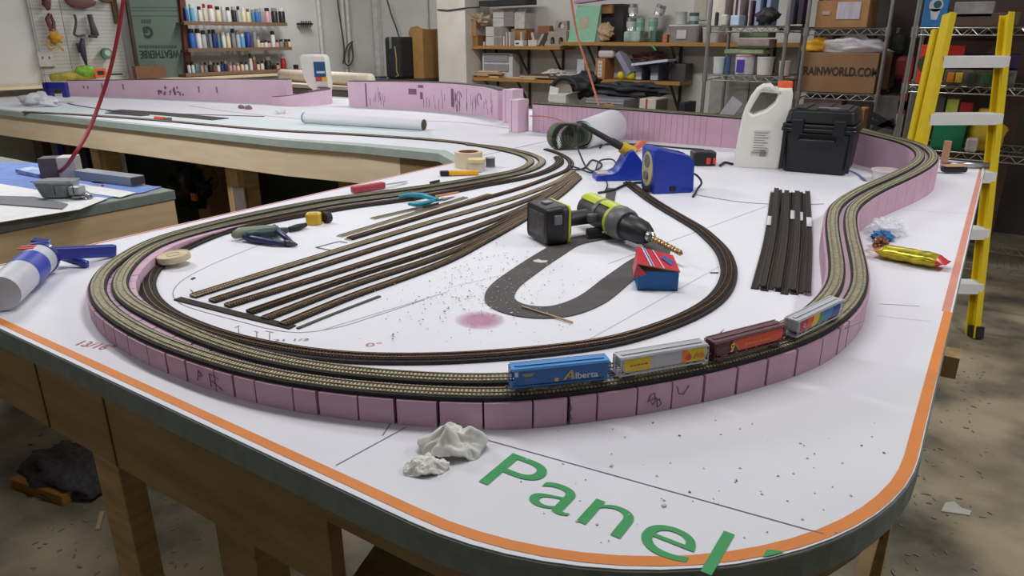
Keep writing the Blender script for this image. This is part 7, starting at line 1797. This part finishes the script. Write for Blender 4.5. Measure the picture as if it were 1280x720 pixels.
# right rack
YQ = 4.45
q3a = WB(1140, 60, YQ).x; zq = [WB(1190, py, YQ).z for py in (35, 108, 190)]
wire_rack('right chrome wire rack behind the yellow ladder', q3a, .55, YQ, .45, [zq[0], zq[1], zq[2], .25])
def rq(name, label, cat, x0, y0, x1, y1, m, z0=None, depth=.2, dy=.03, **k): return bxp(name, label, cat, x0, y0, x1, y1, YQ + dy, depth, m, z0=z0, **k)
t, w_, h_ = rq('blue_package', 'blue package with white figure and dark spot on the right rack top', 'package', 1155, -12, 1187, 30, plain('pk_blue', (56, 134, 200)), z0=zq[0] + .006, depth=.1)
mb = MB(); mb.lathe([(0, 0), (.032, 0)], Matrix.Translation((0, -.052, h_ * .6)) @ Matrix.Rotation(pi / 2, 4, 'X'), n=24); mb.add([(-.024, -.052, h_ * .5), (.024, -.052, h_ * .5), (.014, -.052, h_ * .2), (-.012, -.052, h_ * .2)], [(0, 1, 2, 3)]); mb.build('white_figure', plain('fig_white', (210, 216, 226)), t)
mb = MB(); mb.lathe([(0, 0), (.018, 0)], Matrix.Translation((.006, -.0535, h_ * .62)) @ Matrix.Rotation(pi / 2, 4, 'X'), n=18); mb.build('dark_spot', plain('spot_teal', (50, 90, 100)), t)
rq('clear_bin', 'clear bin with pale contents on the right rack top shelf', 'bin', 1193, 2, 1243, 14, M('bin_clear', (166, 164, 164), .4, noise=.15, scale=20), z0=zq[0] + .05, depth=.3)
rq('brown_tray', 'dark brown tray under the clear bin on the right rack', 'tray', 1190, 16, 1275, 31, plain('tray_brown', (92, 74, 60)), z0=zq[0] + .006, depth=.3)
t, w_, h_ = rq('red_crate', 'bright orange red box with dark round mark on the right rack', 'box', 1148, 56, 1168, 106, plain('crate_red', (232, 66, 44)), z0=zq[1] + .006, depth=.2)
mb = MB(); mb.lathe([(0, 0), (.045, 0)], Matrix.Translation((.01, -.102, h_ * .52)) @ Matrix.Rotation(pi / 2, 4, 'X'), n=22); mb.build('dark_disc', plain('disc_olive', (70, 74, 40)), t); MB().box((.04, -.105, h_ * .55), (.03, .003, .1)).build('white_mark', plain('fig_white'), t)
rq('red_box', 'second red box right of the ladder rail on the right rack', 'box', 1181, 57, 1205, 80, plain('box_red2', (200, 34, 30)), z0=zq[1] + .12, depth=.15, dy=.1)
rq('purple_bin', 'dark purple flat bin behind the upper ladder step', 'bin', 1190, 68, 1275, 84, plain('bin_purple', (56, 40, 90)), z0=zq[1] + .09, depth=.3, dy=.12)
t, w_, h_ = rq('clear_bin', 'clear bin of small coloured parts on the middle shelf of the right rack', 'bin', 1180, 88, 1270, 106, M('bin_parts', (110, 108, 96), .4, noise=.3, scale=30), z0=zq[1] + .006, depth=.3, dy=.0)
for k, (px, c) in enumerate(((1189, (220, 130, 40)), (1197, (224, 190, 60)), (1215, (70, 72, 70)), (1232, (60, 110, 70)))):
    q = WB(px, 99, YQ); MB().box((q.x - t.location.x, -.153, h_ * .5), (.04, .006, .05)).build('parts_patch', plain('part%d' % k, c), t, bevel=.01)
rq('hardboard_sheet', 'dark brown panel closing the back of the right rack', 'panel', 1148, -30, 1290, 190, plain('panel_umber', (70, 50, 38)), z0=.25, depth=.02, dy=.46)
rq('green_bin', 'large green bin on the lowest visible shelf of the right rack', 'bin', 1165, 148, 1206, 188, plain('bin_green', (20, 130, 90)), z0=zq[2] + .006, depth=.3, dy=.02, bevel=.012)
zg = WB(1185, 148, YQ + .02).z
rq('yellow_green_tub', 'small yellow green tub on the green bin', 'tub', 1183, 124, 1198, 140, plain('tub_lime', (190, 200, 90)), z0=zg + .002, depth=.1, dy=.05)
rq('red_tub', 'red tub right of the yellow green tub', 'tub', 1200, 128, 1216, 140, plain('tub_red', (170, 30, 44)), z0=zg - .03, depth=.1, dy=.05)
rq('grey_tub', 'dark grey tub left of the yellow green tub', 'tub', 1171, 120, 1181, 140, plain('tub_greyd', (90, 84, 80)), z0=zg + .002, depth=.1, dy=.05)
o = MB(); crumple(o, (0, 0, .09), (.085, .07, .10), 8, amp=.3, flat=True, T=Matrix.Identity(4)); o = o.build('yellow_jug', plain('jug_yellow', (196, 170, 40)), at=(WB(1230, 180, YQ + .1).x, YQ + .12, zq[2] + .006), smooth=True); tag(o, 'yellow jug at the right of the green bin', 'jug')
rq('white_tub', 'small white tub before the yellow jug', 'tub', 1207, 173, 1222, 187, plain('tub_w'), z0=zq[2] + .006, depth=.08, dy=.0, bevel=.01)
rq('yellow_lid_tub', 'small tub with yellow lid behind the lower ladder step', 'tub', 1222, 136, 1238, 150, plain('lid_yel', (206, 180, 60)), z0=zg - .03, depth=.08, dy=.1, bevel=.01)

# ================================================================ STEP LADDER
def dist(q): return -q.x * SU + q.y * CU
Rf = P(1218, 422, 0); d0 = dist(Rf)
Rm = FW(1243, 192, d0 + .24); Lm = FW(1148, 178, d0 + .245); Lt = FW(1184, 17, d0 + .37)
k = Lt.z / (Lt.z - Lm.z); Lf = Lt + (Lm - Lt) * k
Rt = Rf + (Rm - Rf) * (Lt.z / Rm.z)
lad = thing('step_ladder', 'yellow step ladder with white aluminium steps at the right', 'ladder', ((Rf + Lf) / 2).to_tuple())
yel = M('ladder_yellow', (236, 206, 24), .45, noise=.03)
fw = Vector((-SU, CU, 0)); sdx = Vector((CU, SU, 0))
def rail(a, b, s, nm='rail'):
    mb = MB(); d = (b - a).normalized()
    T = fr((a + b) / 2, d, fw); L = (b - a).length
    mb.box((0, 0, 0), (L, .064, .006), T @ Matrix.Translation((0, .0, 0)))
    mb.box((0, -.031, s * .012), (L, .006, .028), T); mb.box((0, .031, s * .012), (L, .006, .028), T)
    return mb.build(nm, yel, lad, world=True)
for (a, b, s) in ((Lf, Lt, -1), (Rf, Rt, 1)):
    rail(a, b, s)
    MB().box((0, 0, 0), (.06, .085, .04), fr(a + (b - a).normalized() * .03, (b - a), fw)).build('foot', darkp, lad, world=True, bevel=.006)
alu = M('aluminium', (244, 246, 246), .45, 0, noise=.02)
def at_z(a, b, z): return a + (b - a) * ((z - a.z) / (b.z - a.z))
for py, px in ((74, 1175), (145, 1160), (217, 1145), (287, 1225), (355, 1225)):
    # height of the step from the rail it is seen on
    A_, B_ = (Lf, Lt) if px < 1200 else (Rf, Rt)
    best = min([k_ / 400 for k_ in range(400)], key=lambda u: abs(proj(A_ + (B_ - A_) * u)[1] - py)); z = (A_ + (B_ - A_) * best).z
    a, b = at_z(Lf, Lt, z), at_z(Rf, Rt, z)
    mb = MB(); T = fr((a + b) / 2 + Vector((0, 0, 0)), b - a, fw); L = (b - a).length - .012
    mb.box((0, .0, .010), (L, .085, .004), T); mb.box((0, -.042, -.014), (L, .004, .050), T); mb.box((0, .042, -.004), (L, .004, .032), T)
    for q_ in range(5): mb.box((0, -.03 + q_ * .015, .013), (L, .003, .002), T)
    st = mb.build('step', alu, lad, world=True)
    mb = MB()
    for e, s in ((a, 1), (b, -1)):
        mb.bar(e + sdx * s * .09 + Vector((0, 0, -.005)), e + sdx * s * .008 + Vector((0, 0, -.06)), .02, .003)
        for o_ in (.05, L - .05):
            pass
    for o_ in (-L / 2 + .06, L / 2 - .06): mb.cyl(T @ Vector((o_, -.045, -.002)), T @ Vector((o_, -.049, -.002)), .005, n=8)
    mb.build('brace', plain('alu_brace', (190, 190, 186), .4, .5), st, world=False)
# rear frame, folded against the front rails
for (a, b) in ((Lf, Lt), (Rf, Rt)):
    d = (b - a).normalized(); up_ = d.cross(sdx).normalized(); up_ = up_ if up_.dot(fw) > 0 else -up_
    s_ = sdx * (-.004 if a is Lf else .03)
    MB().bar(a + up_ * .062 + d * .12 + s_, b + up_ * .062 - d * .06 + s_, .028, .03, up=up_).build('rear_leg', yel, lad, world=True)

# ================================================================ UNDER THE BENCHES AND ON THE FLOOR
def ub(name, label, cat, x0, y0, x1, y1, Y, depth, m, z0=0.0, **k): return bxp(name, label, cat, x0, y0, x1, y1, Y, depth, m, z0=z0, **k)
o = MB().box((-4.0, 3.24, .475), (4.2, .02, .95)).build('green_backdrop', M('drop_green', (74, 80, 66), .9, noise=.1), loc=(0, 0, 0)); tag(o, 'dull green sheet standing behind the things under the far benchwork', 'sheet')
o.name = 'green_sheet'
ub('cardboard_carton', 'tall cardboard carton with cable ring under the far benchwork', 'carton', 246, 200, 280, 300, 2.9, .3, M('carton_under', (176, 134, 84), .85))
t = bpy.data.objects[[o.name for o in COL.objects if o.get('label', '').startswith('tall cardboard carton with cable')][0]]
q = WB(262, 222, 2.885); o = MB().tube([q + Vector((.085 * math.cos(a), 0, .075 * math.sin(a))) for a in [2 * pi * j / 24 for j in range(24)]], .006, 6, closed=True).build('cable_ring', cardd, loc=q); tag(o, 'thin dark cable ring hanging on the tall carton', 'cable')
t = thing('black_bag', 'black bag with orange tag left of the tall carton under the bench', 'bag', WB(225, 230, 2.8)); mb = MB(); q = WB(228, 234, 2.8); crumple(mb, (q.x, 2.85, q.z), (.16, .12, .13), 21, amp=.6, flat=False); mb.build('bag_body', blackp, t, world=True, smooth=True)
MB().tube([WB(196, 232, 2.8), WB(212, 238, 2.8)], [.01, .03], 8).build('spout', blackp, t, world=True); MB().box(WB(243, 246, 2.72), (.05, .02, .05)).build('orange_tag', plain('tag_orange', (190, 96, 40)), t, world=True)
ub('maroon_board', 'dark maroon board right of the patched bench leg', 'board', 304, 205, 336, 300, 2.9, .1, plain('board_maroon', (64, 44, 42)))
ub('dark_crate', 'black crate far right under the far benchwork', 'crate', 440, 238, 468, 262, 2.7, .2, plain('crate_black', (30, 30, 30)))
ub('blue_post', 'bright blue strip standing at the far left under the bench', 'post', 70, 176, 78, 215, 2.4, .04, plain('post_blue', (50, 80, 190)))
ub('brown_boards', 'brown boards standing left of the bright blue strip', 'boards', 44, 172, 66, 215, 2.45, .06, plain('boards_brown', (100, 74, 54)))
ub('brown_boards', 'brown boards standing right of the bright blue strip', 'boards', 80, 176, 98, 215, 2.45, .06, plain('boards_brown2', (110, 84, 58)))
ub('purple_bin', 'dark purple bin with blue lid left of the first bench leg', 'bin', 101, 180, 119, 222, 2.6, .15, plain('bin_plum', (56, 34, 66)))
ub('yellow_post', 'pale wooden post under the right end of the far benchwork', 'post', 424, 226, 442, 262, 2.4, .06, plain('post_yellow', (170, 136, 76)))
for k, px in enumerate((398, 420)):
    ub('small_block', ('left', 'right')[k] + ' small pale block hanging below the fascia of the far bench', 'block', px, 208, px + 7, 222, 2.3, .03, plain('blk_pale', (170, 160, 140)), z0=WB(px, 222, 2.3).z)
t = thing('wood_offcut', 'orange brown wooden offcut on the floor at the lower left', 'wood piece', P(65, 607, 0))
MB().bar(P(30, 596, .02), P(94, 617, .02), .09, .04).build('offcut', M('offcut', (178, 126, 56), .7), t, world=True, bevel=.003)
q = P(90, 597, 0); t = thing('grey_rag', 'fuzzy grey rag on the floor behind the wooden offcut', 'rag', q); mb = MB(); crumple(mb, (0, 0, .03), (.16, .11, .06), 31, amp=.5, T=Matrix.Identity(4)); mb.build('rag', M('rag_grey', (84, 82, 84), .95, noise=.2, scale=60), t, smooth=True)
q = P(1193, 635, 0); o = MB().prism([(-.05, -.03), (.03, -.035), (.045, -.01), (.02, .0), (.01, .03), (-.02, .02)], 0.001, .004, TR(0, 0, 0, rz=.4)).build('paper_scrap', plain('scrap_pale', (206, 206, 196)), at=q); tag(o, 'small pale paper scrap on the concrete at the lower right', 'scrap')
o = MB().bar(P(122, 662, .004), P(128, 640, .004), .012, .006).build('wood_shaving', plain('shaving', (196, 176, 130)), loc=P(125, 650, 0)); tag(o, 'pale wood shaving on the floor at the lower left', 'shaving')
mb = MB(); rng = random.Random(77)
for k in range(260):
    q = P(rng.uniform(37, 260), rng.uniform(540, 720), 0) if k % 2 else P(rng.uniform(1100, 1240), rng.uniform(420, 720), 0)
    r = rng.uniform(.002, .006); mb.box((q.x, q.y, r * .3), (r * 3, r, r * .6), rz=rng.uniform(0, 3))
o = mb.build('floor_chips', plain('chips', (150, 148, 134), .9), loc=P(130, 650, 0)); tag(o, 'tiny pale chips scattered over the concrete floor', 'chips', kind='stuff')

# ================================================================ CAMERA
cam = bpy.data.cameras.new('camera'); co = bpy.data.objects.new('camera', cam); COL.objects.link(co)
cam.sensor_width = 36; cam.lens = F * 36 / 1280; cam.clip_start = .02; cam.clip_end = 60
co.location = (0, 0, CZ); co.rotation_euler = (pi / 2 - TH, 0, YAW)
SC.camera = co
vs_ = SC.view_settings; vs_.view_transform = 'Standard'; vs_.look = 'None'; vs_.gamma = 1; vs_.exposure = 0; vs_.use_curve_mapping = False
